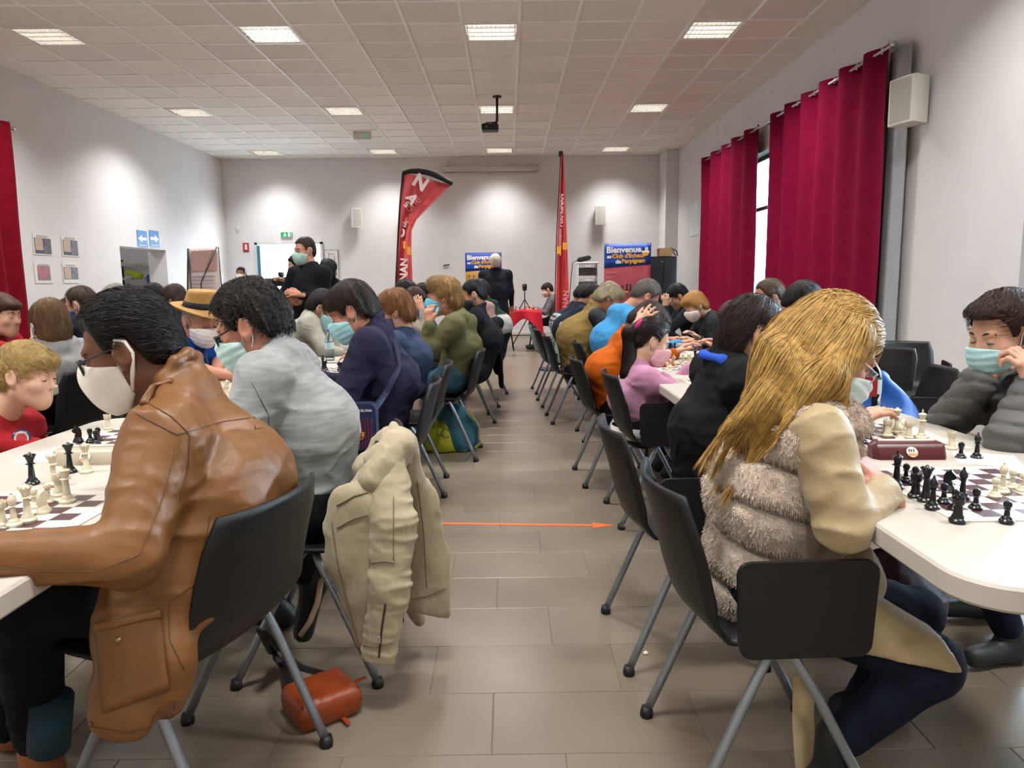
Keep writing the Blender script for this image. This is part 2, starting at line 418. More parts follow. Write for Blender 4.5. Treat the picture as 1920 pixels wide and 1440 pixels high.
curtain(LX, la-2.2, la, .10, 3.35, 6, .05, cur_l, -1, 'dark red curtain hanging at the left edge of the hall', 3)
def rod(X, y0, y1, z, label, sgn):
    e = empty('curtain_rod', (X, y0, z), label, 'curtain rod')
    MB().tube([(X, y0, z), (X, y1, z)], .014, 10).build('rod', steel, e, smooth=True)
    for y in (y0, y1):
        MB().lathe([(.014, 0), (.026, .005), (.026, .035), (.01, .045)], (X, y, z), 10, np.array([[1, 0, 0], [0, 0, -1 if y == y0 else 1], [0, 1, 0]], float)).build('finial', chrome, e, smooth=True)
    for y in (y0+.06, (y0+y1)/2, y1-.06): MB().box((X+sgn*.07, y, z), (.14, .02, .02)).build('bracket', steel, e)
rod(CX, cb-.06, cc+.1, cz1-.055, 'steel rod carrying the two crimson curtains on the right wall', 1)
rod(LX, la-2.3, la+.06, 3.35-.055, 'steel rod of the dark red curtain on the left wall', -1)
# grey lining edge seen past the wide curtain
tag(MB().grid(lambda u, v: (XR-.07+.012*math.sin(9*u), cb-.28+.40*u, .1+(cz1-.18)*v), 8, 6, .004).build('curtain_lining', mat('#a4a8ab', .8, var=.05), smooth=True), 'grey lining hanging between the wide crimson curtain and the wall', 'curtain lining')
# windows: frames and glass
wf = mat('#e9eaec', .4, var=.02); glass = mat('#eef4f6', .03, var=0, trans=1.0, ior=1.02, spec=.3)
for n, W in enumerate((W1, W2, W3)):
    z0, z1 = .9, 3.13; b = MB(); m = (W[0]+W[1])/2
    for y in (W[0]+.03, m, W[1]-.03): b.box((XR+.2, y, (z0+z1)/2), (.06, .06, z1-z0))
    for z in (z0+.03, z1-.03, 2.35): b.box((XR+.2, m, z), (.055, W[1]-W[0], .06))
    o = struct(b.build('window_%d' % (n+1), wf))
    for a, b_ in ((W[0], m), (m, W[1])):
        MB().box((XR+.2, (a+b_)/2, (z0+z1)/2), (.006, b_-a-.05, z1-z0-.05)).build('window_pane', glass, o)
    MB().box((XR+.1, m, z0+.012), (.26, W[1]-W[0], .024), bev=.006).build('window_sill', wf, o)
# notice pinned on the right wall
p0, p1 = atX(1294, 383, XR-.01), atX(1308, 440, XR-.01)
e = tag(MB().box((XR-.006, (p0[1]+p1[1])/2, (p0[2]+p1[2])/2), (.01, abs(p0[1]-p1[1]), abs(p0[2]-p1[2])), bev=.003).build('wall_notice', mat('#dfeaf0', .35, var=.03)), 'pale blue notice on the right wall beside the far curtain', 'notice')
# ------------------------------------------------------------------ wall speakers
sp_w = mat('#dcd9cf', .5, var=.02); grille = mat('#b3b3aa', .6, var=.05, vs=400, bump=.3, bs=900)
def speaker(O, yaw, w, h, d, label):
    e = empty('wall_speaker', O, label, 'speaker'); c, s = math.cos(yaw), math.sin(yaw)
    R = np.array([[c, -s, 0], [s, c, 0], [0, 0, 1]])       # local x is out of the front
    O = np.array(O)
    poly = [(-d/2, -w*.36), (d*.28, -w/2), (d*.45, -w*.47), (d*.5, -w*.25), (d*.52, 0), (d*.5, w*.25), (d*.45, w*.47), (d*.28, w/2), (-d/2, w*.36)]
    MB().prism(poly, h, O-Za*h/2, R@Xa, R@Ya, Za).build('cabinet', sp_w, e, ang=40)
    g = [(d*.455, -w*.44), (d*.51, -w*.24), (d*.53, 0), (d*.51, w*.24), (d*.455, w*.44), (d*.40, w*.44), (d*.40, -w*.44)]
    MB().prism(g, h*.92, O-Za*h*.46, R@(Xa), R@Ya, Za).build('grille', grille, e, ang=40)
    MB().box(O-R@Xa*(d/2+.03), (.06, .05, h*.5), R).build('bracket', sp_w, e)
    MB().tube([O-R@Xa*d*.45-Za*h*.05, O-R@Xa*(d*.5+.05)-Za*h*.15+R@Ya*.03, O-R@Xa*(d*.5+.07)-Za*h*.02+R@Ya*.02], .006, 6).build('cable', blk, e, smooth=True)
sO = atX(1705, 190, XR-.17); speaker(sO, math.radians(195), .30, .40, .21, 'large white wall speaker near the wide crimson curtain')
q = atY(1126, 404, YB-.13); speaker(q, math.radians(-90), .26, .42, .18, 'white wall speaker right of the tall red feather flag')
q = atY(667, 409, YB-.15); speaker(q, math.radians(-60), .25, .42, .18, 'white wall speaker left of the curved red flag')
# ------------------------------------------------------------------ tables
tab_top = mat('#b3ada2', .42, var=.04, vs=9); tab_leg = mat('#3b3d40', .4, .6, var=.05)
def rrect(x0, x1, y0, y1, r, n=6):
    P = []
    for cx, cy, a0 in ((x1-r, y1-r, 0), (x0+r, y1-r, 90), (x0+r, y0+r, 180), (x1-r, y0+r, 270)):
        for i in range(n+1): a = math.radians(a0+90*i/n); P.append((cx+r*math.cos(a), cy+r*math.sin(a)))
    return P
def table(x0, x1, y0, y1, label):
    cx, cy = (x0+x1)/2, (y0+y1)/2; e = empty('folding_table', (cx, cy, 0), label, 'table', 'white folding tables')
    m = MB(); P = rrect(x0, x1, y0, y1, .11); Pi = rrect(x0+.005, x1-.005, y0+.005, y1-.005, .105); k = len(P)
    lay = [(Pi, .692), (P, .698), (P, .734), (Pi, .740)]
    V = [(p[0], p[1], z) for L_, z in lay for p in L_]
    Fc = [tuple(range(k))[::-1], tuple(3*k+i for i in range(k))]+[(l*k+i, l*k+(i+1) % k, (l+1)*k+(i+1) % k, (l+1)*k+i) for l in range(3) for i in range(k)]
    m.add(V, Fc).build('table_top', tab_top, e, ang=30)
    for y in (y0+.14, y1-.14):
        s = 1 if y < cy else -1
        for x in (cx-.12, cx+.12):
            MB().tube([(x, y+s*.04, .69), (x, y-s*.05, .012)], .014, 10).build('leg', tab_leg, e, smooth=True)
        MB().tube([(cx-.12, y-s*.02, .20), (cx+.12, y-s*.02, .20)], .011, 8).build('crossbar', tab_leg, e, smooth=True)
        MB().tube([(cx, y-s*.01, .30), (cx, y+s*.42, .69)], .009, 8).build('brace', tab_leg, e, smooth=True)
TR = [(.78, 1.53), (.76, 1.51), (.72, 1.47), (.70, 1.45)]
ry = [(1.17, 2.90), (3.14, 4.90), (5.05, 6.82), (6.95, 8.75)]
nm = ['in front of the blonde woman in the fur vest', 'at which the girl in pink sits', 'at which the man in the khaki vest sits', 'at the far end of the right-hand row']
for (x0, x1), (y0, y1), n in zip(TR, ry, nm): table(x0, x1, y0, y1, 'long white folding table '+n)
lyy = [(1.08, 2.92), (3.05, 4.88), (5.00, 6.80), (6.95, 8.75)]; TL = [(-1.63, -.88), (-1.56, -.81), (-1.42, -.67), (-1.25, -.50)]
nm = ['in front of the man in the tan leather jacket', 'in front of the youth in the navy jacket', 'in front of the youth in the olive hoodie', 'at the far end of the left-hand row']
for (x0, x1), (y0, y1), n in zip(TL, lyy, nm): table(x0, x1, y0, y1, 'long white folding table '+n)
table(-3.15, -2.42-.0, 3.1, 4.0, 'white folding table at the left edge between two children'); 
table(-4.6, -3.9, 5.6, 7.4, 'white folding table by the left wall under the pictures')
# ------------------------------------------------------------------ chairs
leg_m = mat('#8b9196', .38, .75, var=.05, vs=30)
shell_m = mat('#191817', .45, var=.05, vs=60, bump=.06, bs=500, spec=.3)
def make_chair():
    """faces +x, origin on the floor under the seat"""
    e = empty('chair', (0, 0, 0))
    prof = [(.235, .435), (.205, .452), (.12, .447), (0, .438), (-.10, .436), (-.165, .447), (-.205, .485), (-.228, .55), (-.250, .64), (-.272, .715), (-.292, .785)]
    wid = [.20, .215, .225, .228, .228, .225, .222, .222, .222, .218, .19]
    P = np.array(prof); t = np.linspace(0, 1, len(P))
    def fn(u, v):
        x, z, w_ = np.interp(u, t, P[:, 0]), np.interp(u, t, P[:, 1]), np.interp(u, t, wid)
        k = v*2-1; dish = k*k
        if u < .45: z += .018*dish
        else: x += .045*dish*min(1, (u-.4)/.3); 
        if .4 < u <= .62: z += .012*dish
        return (x, k*w_, z)
    MB().grid(fn, 30, 12, .010).build('shell', shell_m, e, smooth=True)
    for sx, fx in ((1, .215), (-1, -.235)):
        for sy in (-1, 1):
            ap = -.03+sx*.022
            pts = [(fx, sy*.225, .012)]
            for q_ in (.25, .5, .75): pts.append((fx+(ap-fx)*q_*.93, sy*(.225-.010*q_), .012+.40*q_))
            pts += [(ap+sx*.012, sy*.214, .405), (ap+sx*.004, sy*.208, .424), (ap, sy*.19, .431), (ap, sy*.10, .431)]
            lg = MB().tube(pts, .0125, 10).build('leg', leg_m, e, smooth=True)
            MB().lathe([(.019, 0), (.020, .012), (.016, .03)], (fx-sx*.002, sy*.225, 0), 8).build('rubber_foot', blk, lg, smooth=True)
    MB().box((-.03, 0, .426), (.10, .34, .012), bev=.003).build('seat_bracket', blk, e)
    remember(e); return e
CH0 = make_chair(); ch_used = [False]
def tablet(parent, sy=1):
    P = rrect(-.155, .155, -.11, .11, .03, 4); k = len(P)
    m = MB(); V = [(p[0]*(1-.05*(p[1] < 0)), sy*(.262), .55+p[1]) for p in P]+[(p[0]*(1-.05*(p[1] < 0)), sy*(.274), .55+p[1]) for p in P]
    m.add(V, [tuple(range(k)), tuple(range(k, 2*k))[::-1]]+[((i+1) % k, i, k+i, k+(i+1) % k) for i in range(k)])
    o = mesh_np('writing_tablet', m.v, m.f, shell_m, None, False); o.parent = parent; ORG[o] = np.zeros(3)
    m = MB().tube([(-.03, sy*.20, .43), (-.03, sy*.245, .44), (-.03, sy*.25, .52)], .009, 8); t = mesh_np('tablet_arm', m.v, m.f, leg_m, None, True); t.parent = parent
def chair(x, y, yaw, label, tab=None):
    o = CH0 if not ch_used[0] else copy_tree(CH0); ch_used[0] = True
    o.location = (x, y, 0); o.rotation_euler = (0, 0, math.radians(yaw)); tag(o, label, 'chair', 'black shell chairs in the hall')
    if tab: tablet(o, tab)
    return o
cl = 'black plastic shell chair '
chair(-.80, 1.72, 165, cl+'under the man in the tan leather jacket')
chair(-.66, 2.40, 180, cl+'with the cream jacket over its back')
chair(-.64, 3.64, 182, cl+'under the youth in the navy jacket')
chair(-.64, 4.45, 183, cl+'under the auburn-haired child')
chair(-.47, 5.35, 178, cl+'under the youth in the olive hoodie')
chair(-.40, 6.74, 188, cl+'with a black coat hanging over its back')
chair(-.36, 7.6, 184, cl+'under the person in the pink hoodie')
chair(-.28, 8.5, 184, cl+'under the person in the green and white sweater')
chair(.63, 1.78, 2, cl+'under the blonde woman, writing tablet folded down', -1)
chair(.60, 2.46, 2, cl+'under the woman in black with the bob', -1)
chair(.79, 3.87, 2, cl+'under the girl in pink', -1)
chair(.68, 4.64, 3, cl+'under the person in the orange shirt')
chair(.81, 5.93, 2, cl+'under the man in the light blue hoodie')
chair(.60, 6.70, 4, cl+'under the man in the khaki vest')
chair(.55, 7.6, 4, cl+'under the man in the dark navy sweater')
chair(.52, 8.5, 4, cl+'under the man in the striped sweater')
chair(-2.66, 4.42, 155, cl+'under the child in the pale grey hoodie')
chair(2.45, 5.0, 215, cl+'closest to the wall, behind the blue bag')
chair(2.08, 3.95, 170, cl+'to the right of the blue bag', 1)
chair(2.9, 5.35, 250, cl+'standing against the right wall', 1)
chair(2.05, 2.62, 195, cl+'under the man in the grey quilted jacket')
chair(-1.95, 2.82, 0, cl+'under the boy in the red hoodie')
chair(.98, 14.1, 180, cl+'under the boy at the red table')
chair(-3.05, 5.45, 180, cl+'under the man in the blue mask')
# ------------------------------------------------------------------ signed distance bodies
_T = np.random.default_rng(3).random((32, 32, 32)).astype(np.float32)
def vnoise(p):
    i = np.floor(p).astype(int); f = (p-i).astype(np.float32); f = f*f*(3-2*f); i &= 31; j = (i+1) & 31
    x0, y0, z0, x1, y1, z1 = i[:, 0], i[:, 1], i[:, 2], j[:, 0], j[:, 1], j[:, 2]; fx, fy, fz = f.T
    a = _T[x0, y0, z0]*(1-fx)+_T[x1, y0, z0]*fx; b = _T[x0, y1, z0]*(1-fx)+_T[x1, y1, z0]*fx
    c = _T[x0, y0, z1]*(1-fx)+_T[x1, y0, z1]*fx; d = _T[x0, y1, z1]*(1-fx)+_T[x1, y1, z1]*fx
    return (a*(1-fy)+b*fy)*(1-fz)+(c*(1-fy)+d*fy)*fz
def rc(a, b, ra, rb=None, k=.02, sq=None, op='u'):
    return ('rc', np.array(a, float), np.array(b, float), ra, ra if rb is None else rb, k, sq, op)
def ell(c, r, B=None, k=.02, op='u'):
    return ('el', np.array(c, float), np.array(r, float), np.eye(3) if B is None else np.array(B, float), k, op)
def sph(c, r, k=.02, op='u'): return rc(c, c, r, r, k, None, op)
def pd(q, X):
    if q[0] == 'rc':
        _, a, b, ra, rb, k, sq, op = q; P = X-a
        ab = b-a
        if sq is not None:
            n, f = sq; P = P+np.outer(P@n, n)*(1/f-1); ab = ab+n*(ab@n)*(1/f-1)
        l2 = ab@ab
        t = np.clip((P@ab)/l2, 0, 1) if l2 > 1e-9 else np.zeros(len(P))
        D = P-t[:, None]*ab
        return np.sqrt((D*D).sum(1))-(ra+t*(rb-ra))
    _, c, r, B, k, op = q; P = (X-c)@B.T
    k0 = np.sqrt(((P/r)**2).sum(1)); k1 = np.sqrt(((P/(r*r))**2).sum(1))+1e-9
    return k0*(k0-1)/k1
def bbx(q):
    if q[0] == 'rc':
        r = max(q[3], q[4])*(max(1, q[6][1]) if q[6] is not None else 1)
        return np.minimum(q[1], q[2])-r, np.maximum(q[1], q[2])+r
    e = np.sqrt(((q[3].T*q[2])**2).sum(1)); return q[1]-e, q[1]+e
def smin(a, b, k):
    h = np.maximum(k-np.abs(a-b), 0)/k; return np.minimum(a, b)-h*h*k*.25
def comb(f, d, q):
    k = q[5] if q[0] == 'rc' else q[4]; op = q[-1]
    return smin(f, d, k) if op == 'u' else -smin(-f, d, k)
def evalf(prims, X):
    f = np.full(len(X), .3)
    for q in prims: f = comb(f, pd(q, X), q)
    return f
def surf(prims, vox, mods=(), pad=.03, zmin=None):
    """surface-nets mesh of the smooth union of prims"""
    us = [bbx(q) for q in prims if q[-1] == 'u']
    lo = np.min([u[0] for u in us], 0)-pad; hi = np.max([u[1] for u in us], 0)+pad
    if zmin is not None: lo[2] = max(lo[2], zmin)
    n = np.ceil((hi-lo)/vox).astype(int)+2
    F = np.full(n, .3, np.float32); ax = [lo[i]+vox*np.arange(n[i]) for i in range(3)]
    for q in prims:
        a, b = bbx(q); k = q[5] if q[0] == 'rc' else q[4]; m = k+2*vox+.015
        i0 = np.clip(np.floor((a-m-lo)/vox).astype(int), 0, n); i1 = np.clip(np.ceil((b+m-lo)/vox).astype(int)+1, 0, n)
        if (i1 <= i0).any(): continue
        sl = tuple(slice(i0[i], i1[i]) for i in range(3))
        X = np.stack(np.meshgrid(*[ax[i][sl[i]] for i in range(3)], indexing='ij'), -1).reshape(-1, 3)
        F[sl] = comb(F[sl].ravel(), pd(q, X), q).reshape(F[sl].shape)
    for fn in mods:
        I = np.argwhere(F < .035)
        X = lo+I*vox; F[I[:, 0], I[:, 1], I[:, 2]] = fn(F[I[:, 0], I[:, 1], I[:, 2]], X)
    return nets(F, lo, vox)
_C = np.array([[i, j, k] for i in (0, 1) for j in (0, 1) for k in (0, 1)])
_E = [(a, b) for a in range(8) for b in range(a+1, 8) if abs(_C[a]-_C[b]).sum() == 1]
def nets(F, lo, vox):
    F[0], F[-1], F[:, 0], F[:, -1], F[:, :, 0], F[:, :, -1] = .3, .3, .3, .3, .3, .3
    S = F < 0; n = F.shape
    cnt = np.zeros([x-1 for x in n], np.int8)
    for c in _C: cnt += S[c[0]:n[0]-1+c[0], c[1]:n[1]-1+c[1], c[2]:n[2]-1+c[2]]
    A = np.argwhere((cnt > 0) & (cnt < 8))
    idx = np.full(cnt.shape, -1, np.int32); idx[A[:, 0], A[:, 1], A[:, 2]] = np.arange(len(A))
    v = [F[A[:, 0]+c[0], A[:, 1]+c[1], A[:, 2]+c[2]] for c in _C]
    acc = np.zeros((len(A), 3)); w = np.zeros(len(A))
    for a, b in _E:
        m = (v[a] < 0) != (v[b] < 0); t = np.where(m, v[a]/np.where(m, v[a]-v[b], 1), 0)
        acc += np.where(m[:, None], _C[a]+t[:, None]*(_C[b]-_C[a]), 0); w += m
    V = lo+vox*(A+acc/np.maximum(w, 1)[:, None])
    Q = []
    for d in range(3):
        e, g = (d+1) % 3, (d+2) % 3
        s0 = [slice(None)]*3; s1 = [slice(None)]*3; s0[d] = slice(0, n[d]-1); s1[d] = slice(1, n[d])
        D = S[tuple(s0)] != S[tuple(s1)]; I = np.argwhere(D)
        I = I[(I[:, e] > 0) & (I[:, g] > 0) & (I[:, e] < n[e]-1) & (I[:, g] < n[g]-1)]
        o = np.zeros(3, int)
        def at(de, dg):
            J = I.copy(); J[:, e] += de; J[:, g] += dg; return idx[J[:, 0], J[:, 1], J[:, 2]]
        q = np.stack([at(-1, -1), at(0, -1), at(0, 0), at(-1, 0)], 1)
        fl_ = ~S[I[:, 0], I[:, 1], I[:, 2]]; q[fl_] = q[fl_][:, ::-1]; Q.append(q)
    Q = np.concatenate(Q) if Q else np.zeros((0, 4), int)
    Q = Q[(Q >= 0).all(1)]
    return V, Q
def folds(amp, scale, stretch=(1, 1, 1), seed=0):
    st = np.array(stretch)*scale
    def fn(f, X):
        m = np.abs(f) < .03; P = X[m]*st+seed*7.3
        P = P+.8*np.stack([vnoise(P*.5+11), vnoise(P*.5+23), vnoise(P*.5+37)], 1)
        r = 1-np.abs(2*vnoise(P)-1); g = f.copy(); g[m] -= amp*(r*r-.35)
        return g
    return fn
def cutpl(o, n):
    o = np.array(o); n = unit(n)
    return lambda f, X: np.maximum(f, (X-o)@n)
def joinm(parts):
    V = []; Q = []; n = 0
    for v, q in parts:
        V.append(v); Q.append(q+n); n += len(v)
    return np.concatenate(V), np.concatenate(Q)
SK = {'fair': '#c4957c', 'pink': '#b98069', 'tan': '#a07255', 'brown': '#6b442e', 'pale': '#cfa48b', 'olive': '#a98062'}
def skin_m(k): return mat(SK[k], .52, var=.07, vs=30, bump=.04, bs=300, spec=.4)
def hair_m(c, rough=.5, st=None):
    r_ = lin(c); lum = sum(r_)/3; k = .8; c = tuple(x*k for x in r_)
    return mat(c, rough, var=.35, vs=60, bump=.25, bs=140, spec=.22, stretch=st)
def hand_prims(wr, d, n, side, curl, s, spread=.0, thumb=.6):
    """wr wrist, d finger direction, n back of the hand, side +1: thumb towards n x d"""
    d = unit(d); n = unit(n-d*(n@d)); t = np.cross(n, d)*side; P = []
    P.append(rc(wr-d*.03*s, wr+d*.02*s, .024*s, .026*s, .02, (n, .75)))
    for q, L_ in ((-.022, .078), (0, .084), (.022, .082)): P.append(rc(wr+t*q*.6*s+d*.02*s, wr+t*q*s+d*L_*s, .015*s, .0135*s, .012))
    for i, (q, L_) in enumerate(((-.034, .74), (-.012, .93), (.011, 1.0), (.033, .92))):
        b = wr+t*q*s+d*(.086 if i else .076)*s; a = curl*.5+.08; dd = unit(d*math.cos(a)-n*math.sin(a)+t*spread*(i-1.5))
        p = b
        for sg, (l, r0) in enumerate(((.042, .0095), (.027, .0085), (.022, .0075))):
            p2 = p+dd*l*L_*s; P.append(rc(p, p2, r0*s, (r0-.001)*s, .005)); p = p2
            ca, sa = math.cos(curl*(.9 if sg == 0 else .7)), math.sin(curl*(.9 if sg == 0 else .7)); dn = unit(n+1e-6)
            ax = t; dd = dd*ca+np.cross(ax, dd)*sa*(1 if np.cross(ax, d)@n < 0 else -1)
    b = wr+d*.022*s+t*.022*s; td = unit(d*.75+t*thumb-n*.25); P.append(rc(b, b+td*.04*s, .014*s, .0115*s, .012))
    td2 = unit(d+t*thumb*.45-n*(.2+.35*curl)); p = b+td*.04*s; P.append(rc(p, p+td2*.03*s, .011*s, .010*s, .006)); P.append(rc(p+td2*.03*s, p+td2*.054*s, .010*s, .008*s, .006))
    return P
HL = {  # hair line as points (f, u): hair is kept above
 'short': [(-.14, -.085), (-.085, -.078), (-.052, -.06), (-.036, -.01), (-.026, .025), (.010, .027), (.016, -.004), (.034, .0), (.040, .04), (.055, .064), (.12, .068)],
 'bang': [(-.14, -.085), (-.085, -.078), (-.050, -.06), (-.036, -.01), (-.026, .022), (.010, .022), (.016, -.01), (.034, -.004), (.042, .025), (.06, .034), (.14, .036)],
 'bald': [(-.14, -.07), (-.08, -.06), (-.04, -.04), (-.03, -.01), (.02, .0), (.035, .05), (.04, .09), (.14, .10)],
 'mop': [(-.14, -.11), (-.08, -.10), (-.04, -.075), (-.025, -.012), (.012, -.012), (.018, -.02), (.036, -.01), (.045, .02), (.06, .032), (.16, .036)],
 'long': [(-.2, -.16), (-.05, -.165), (-.035, -.12), (-.02, -.03), (.0, .0), (.035, .03), (.055, .06), (.16, .064)],
 'tuck': [(-.2, -.14), (-.06, -.145), (-.034, -.13), (-.030, .0), (-.024, .028), (.012, .03), (.03, .034), (.05, .062), (.16, .066)],
 'bob': [(-.2, -.15), (-.05, -.155), (-.012, -.15), (.002, -.10), (.0, -.02), (.045, .025), (.06, .06), (.16, .065)],
 'back': [(-.14, -.075), (-.085, -.072), (-.050, -.05), (-.036, -.005), (-.026, .026), (.010, .028), (.016, .0), (.030, .006), (.036, .045), (.05, .072), (.12, .076)],
}
class P_: pass
def strands(prims, seeds, dirf, nseg, step, r, offs=.002, jit=.25, seed=1, grav=0.0, pull=1.0):
    R_ = np.random.default_rng(seed); X = seeds.copy(); tr = [X.copy()]; gs = []; jd = R_.normal(0, jit, X.shape)
    for i in range(nseg):
        D = dirf(X)+jd*.6+grav*np.array([0, 0, -1.])*i/nseg
        e = .004; f0 = evalf(prims, X); G = np.stack([evalf(prims, X+e*np.eye(3)[a])-f0 for a in range(3)], 1); G /= np.linalg.norm(G, axis=1, keepdims=True)+1e-9
        Dn = D/(np.linalg.norm(D, axis=1, keepdims=True)+1e-9); wq = np.clip(2.2*(1-np.abs((Dn*G).sum(1, keepdims=True))), 0, 1) if pull < 1 else 1.0; T = D-G*(D*G).sum(1, keepdims=True)*wq; T /= np.linalg.norm(T, axis=1, keepdims=True)+1e-9
        X = X+T*step; f0 = evalf(prims, X); X = X-G*np.clip(f0-offs*(.3+R_.random(len(X))), -.02, .02*pull)[:, None]*(1 if pull == 1 else np.where(f0 > 0, pull, 1)[:, None]); tr.append(X.copy()); gs.append(G)
    tr = np.array(tr); m, N, _ = tr.shape; gs = np.array(gs+[gs[-1]])     # (m,N,3)
    tg = np.gradient(tr, axis=0); a = np.cross(tg, gs+R_.normal(0, .35, (1, N, 3))); a /= np.linalg.norm(a, axis=2, keepdims=True)+1e-9
    rad = r*.95*np.sin(np.linspace(.5, math.pi-.15, m))[:, None, None]*(.6+.8*R_.random((1, N, 1)))
    V = np.stack([tr-rad*a, tr+rad*a], 2).transpose(1, 0, 2, 3).reshape(-1, 3)
    b0 = (np.arange(N)*m*2)[:, None]+np.arange(m-1)[None, :]*2
    return V, np.stack([b0, b0+1, b0+3, b0+2], 2).reshape(-1, 4)
def head(e, hc, yaw, pitch, roll, s, nk, o):
    """skin prims for head and neck; adds hair, mask, glasses as children of e"""
    y, p, r = map(math.radians, (yaw, pitch, roll))
    Fh = np.array([math.cos(y), math.sin(y), 0]); Sd = np.array([-math.sin(y), math.cos(y), 0])
    f = math.cos(p)*Fh-math.sin(p)*Za; u = math.cos(p)*Za+math.sin(p)*Fh
    Sd, u = math.cos(r)*Sd+math.sin(r)*u, math.cos(r)*u-math.sin(r)*Sd
    B = np.stack([f, Sd, u])
    W = lambda a, b, c: hc+s*(a*f+b*Sd+c*u)
    loc = lambda X: (X-hc)@B.T/s
    E_ = lambda c, rr, k=.02, op='u', BB=None: ell(W(*c), np.array(rr)*s, B if BB is None else BB, k*s, op)
    fl_ = o.get('full', 1.0)
    core = [E_((-.012, 0, .03), (.094, .075, .088)), E_((.025, 0, -.04), (.066, .060*fl_, .078), .03),
            rc(W(.0, .046, -.062), W(.062, .012, -.108), .02*s*fl_, .018*s, .035*s), rc(W(.0, -.046, -.062), W(.062, -.012, -.108), .02*s*fl_, .018*s, .035*s),
            E_((.07, 0, -.082), (.022, .026, .028), .03)]
    sk = list(core); nz = o.get('nz', 1.0)
    sk += [rc(W(.082, 0, .012), W(.104, 0, -.033), .008*s*nz, .010*s*nz, .014*s), E_((.096, 0, -.037), (.012*nz, .015*nz, .009*nz), .01),
           rc(W(.076, -.034, .022), W(.076, .034, .022), .012*s, None, .02*s), sph(W(.058, .042, -.028), .022*s, .03*s), sph(W(.058, -.042, -.028), .022*s, .03*s),
           E_((.094, .031, .0), (.016, .017, .010), .012, 's'), E_((.094, -.031, .0), (.016, .017, .010), .012, 's'),
           E_((.078, .031, -.001), (.011, .015, .011), .005), E_((.078, -.031, -.001), (.011, .015, .011), .005),
           rc(W(.084, -.018, -.066), W(.084, .018, -.066), .0065*s, None, .008*s), rc(W(.080, -.015, -.077), W(.080, .015, -.077), .0075*s, None, .008*s)]
    for sg in (-1, 1):
        a = .25; eb = np.stack([math.cos(a)*f+math.sin(a)*u, Sd, -math.sin(a)*f+math.cos(a)*u])
        sk += [E_((-.010, sg*.083, -.008), (.021, .010, .034), .006, 'u', eb), E_((-.006, sg*.094, -.006), (.012, .008, .021), .005, 's', eb), E_((-.002, sg*.077, -.038), (.009, .006, .010), .006)]
    nb = W(-.028, 0, -.075)
    sk += [rc(nb, nk, .052*s*o.get('nw', 1), .058*s*o.get('nw', 1), .035*s)]
    # hair
    hs = o.get('hair', 'short'); hcol = o.get('hc', '#2a211c'); th = o.get('th', .014)
    vox = o['vox']
    if hs:
        hp = [E_((-.014, 0, .032), (.094+th, .075+th, .088+th*1.1), .02)]
        if hs in ('short', 'bang', 'mop', 'back'): hp += [E_((-.05, 0, -.03), (.050+th, .056+th*.8, .055+th), .03)]
        if hs == 'bang': hp += [E_((.062, 0, .062), (.045, .06, .030), .03)]
        if hs == 'mop': hp += [E_((.05, 0, .075), (.06, .072, .04), .04), E_((-.045, 0, -.045), (.065, .082, .06), .04), E_((.0, .055, .0), (.05, .04, .06), .03), E_((.0, -.055, .0), (.05, .04, .06), .03)]
        if hs == 'tuck': hp += [E_((-.045, 0, -.05), (.075, .080, .10), .04)]
        if hs == 'bob': hp += [E_((-.035, 0, -.06), (.085, .092, .11), .04), E_((.015, .06, -.03), (.05, .036, .11), .03), E_((.015, -.06, -.03), (.05, .036, .11), .03)]
        hp += [q(W, E_, s) if callable(q) else q for q in o.get('hprims', [])]
        xp = o.get('xprims'); ex_ = xp(W, E_, s) if xp else []
        L_ = np.array(HL[hs]); tp = {'bob': .05, 'mop': .15, 'long': .1, 'tuck': .05}.get(hs, min(.42, th*22))
        def hcut(g, X):
            q = loc(X); ds = q[:, 2]-np.interp(q[:, 0], L_[:, 0], L_[:, 1])
            return np.maximum(g+s*tp*np.maximum(0, .03-ds), -ds*s*.85)
        amp = o.get('hamp', .004)
        def hn(g, X):
            q = loc(X); m = np.abs(g) < .03; qq = q[m]; an = np.arctan2(qq[:, 1], qq[:, 0]-o.get('crown', -.03))
            Pn = np.stack([an*o.get('hf', 6), qq[:, 2]*14+qq[:, 0]*8, qq[:, 1]*10], 1)
            h = g.copy(); h[m] -= amp*s*(2*vnoise(Pn+5)-1)+amp*.7*s*(2*vnoise(Pn*2.3+9)-1); return h
        v, q = surf(hp, vox*1.1, [hn, hcut])
        parts = [(v, q)]
        allp = hp
        if ex_: v2, q2 = surf(ex_, vox*1.1, [folds(amp, 45, (1, 1, .25))]); parts.append((v2, q2)); 
        ns = int(o.get('strands', 450)*1.2)
        if ns:
            base = v[rng.integers(0, len(v), ns)]
            ql = loc(base); base = base[ql[:, 2] > np.interp(ql[:, 0], L_[:, 0], L_[:, 1])+o.get('sgap', .016)]
            cr = o.get('crown', -.03); fb = o.get('comb', (0, 0, -1.0))
            def df(X):
                q = loc(X); rad = np.stack([q[:, 0]-cr, q[:, 1], np.zeros(len(q))], 1); rad /= np.linalg.norm(rad, axis=1, keepdims=True)+.02
                dl = rad*o.get('radial', 1.0)+np.array(fb); return dl@B
            parts.append(strands(hp, base, df, o.get('sseg', 5), o.get('slen', .05)/5*s, .0007*s*o.get('sr', 1.0), offs=.004*s, jit=o.get('sjit', .25)))
            if ex_ and ns:
                be = parts[1][0][rng.integers(0, len(parts[1][0]), ns)]
                parts.append(strands(ex_, be, lambda X: np.tile(o.get('xdir', np.array([0, 0, -1.])), (len(X), 1)), 9, o.get('xlen', .1)/9*s, .0007*s*o.get('sr', 1.0), offs=.005*s, jit=.12, seed=4, pull=.2))
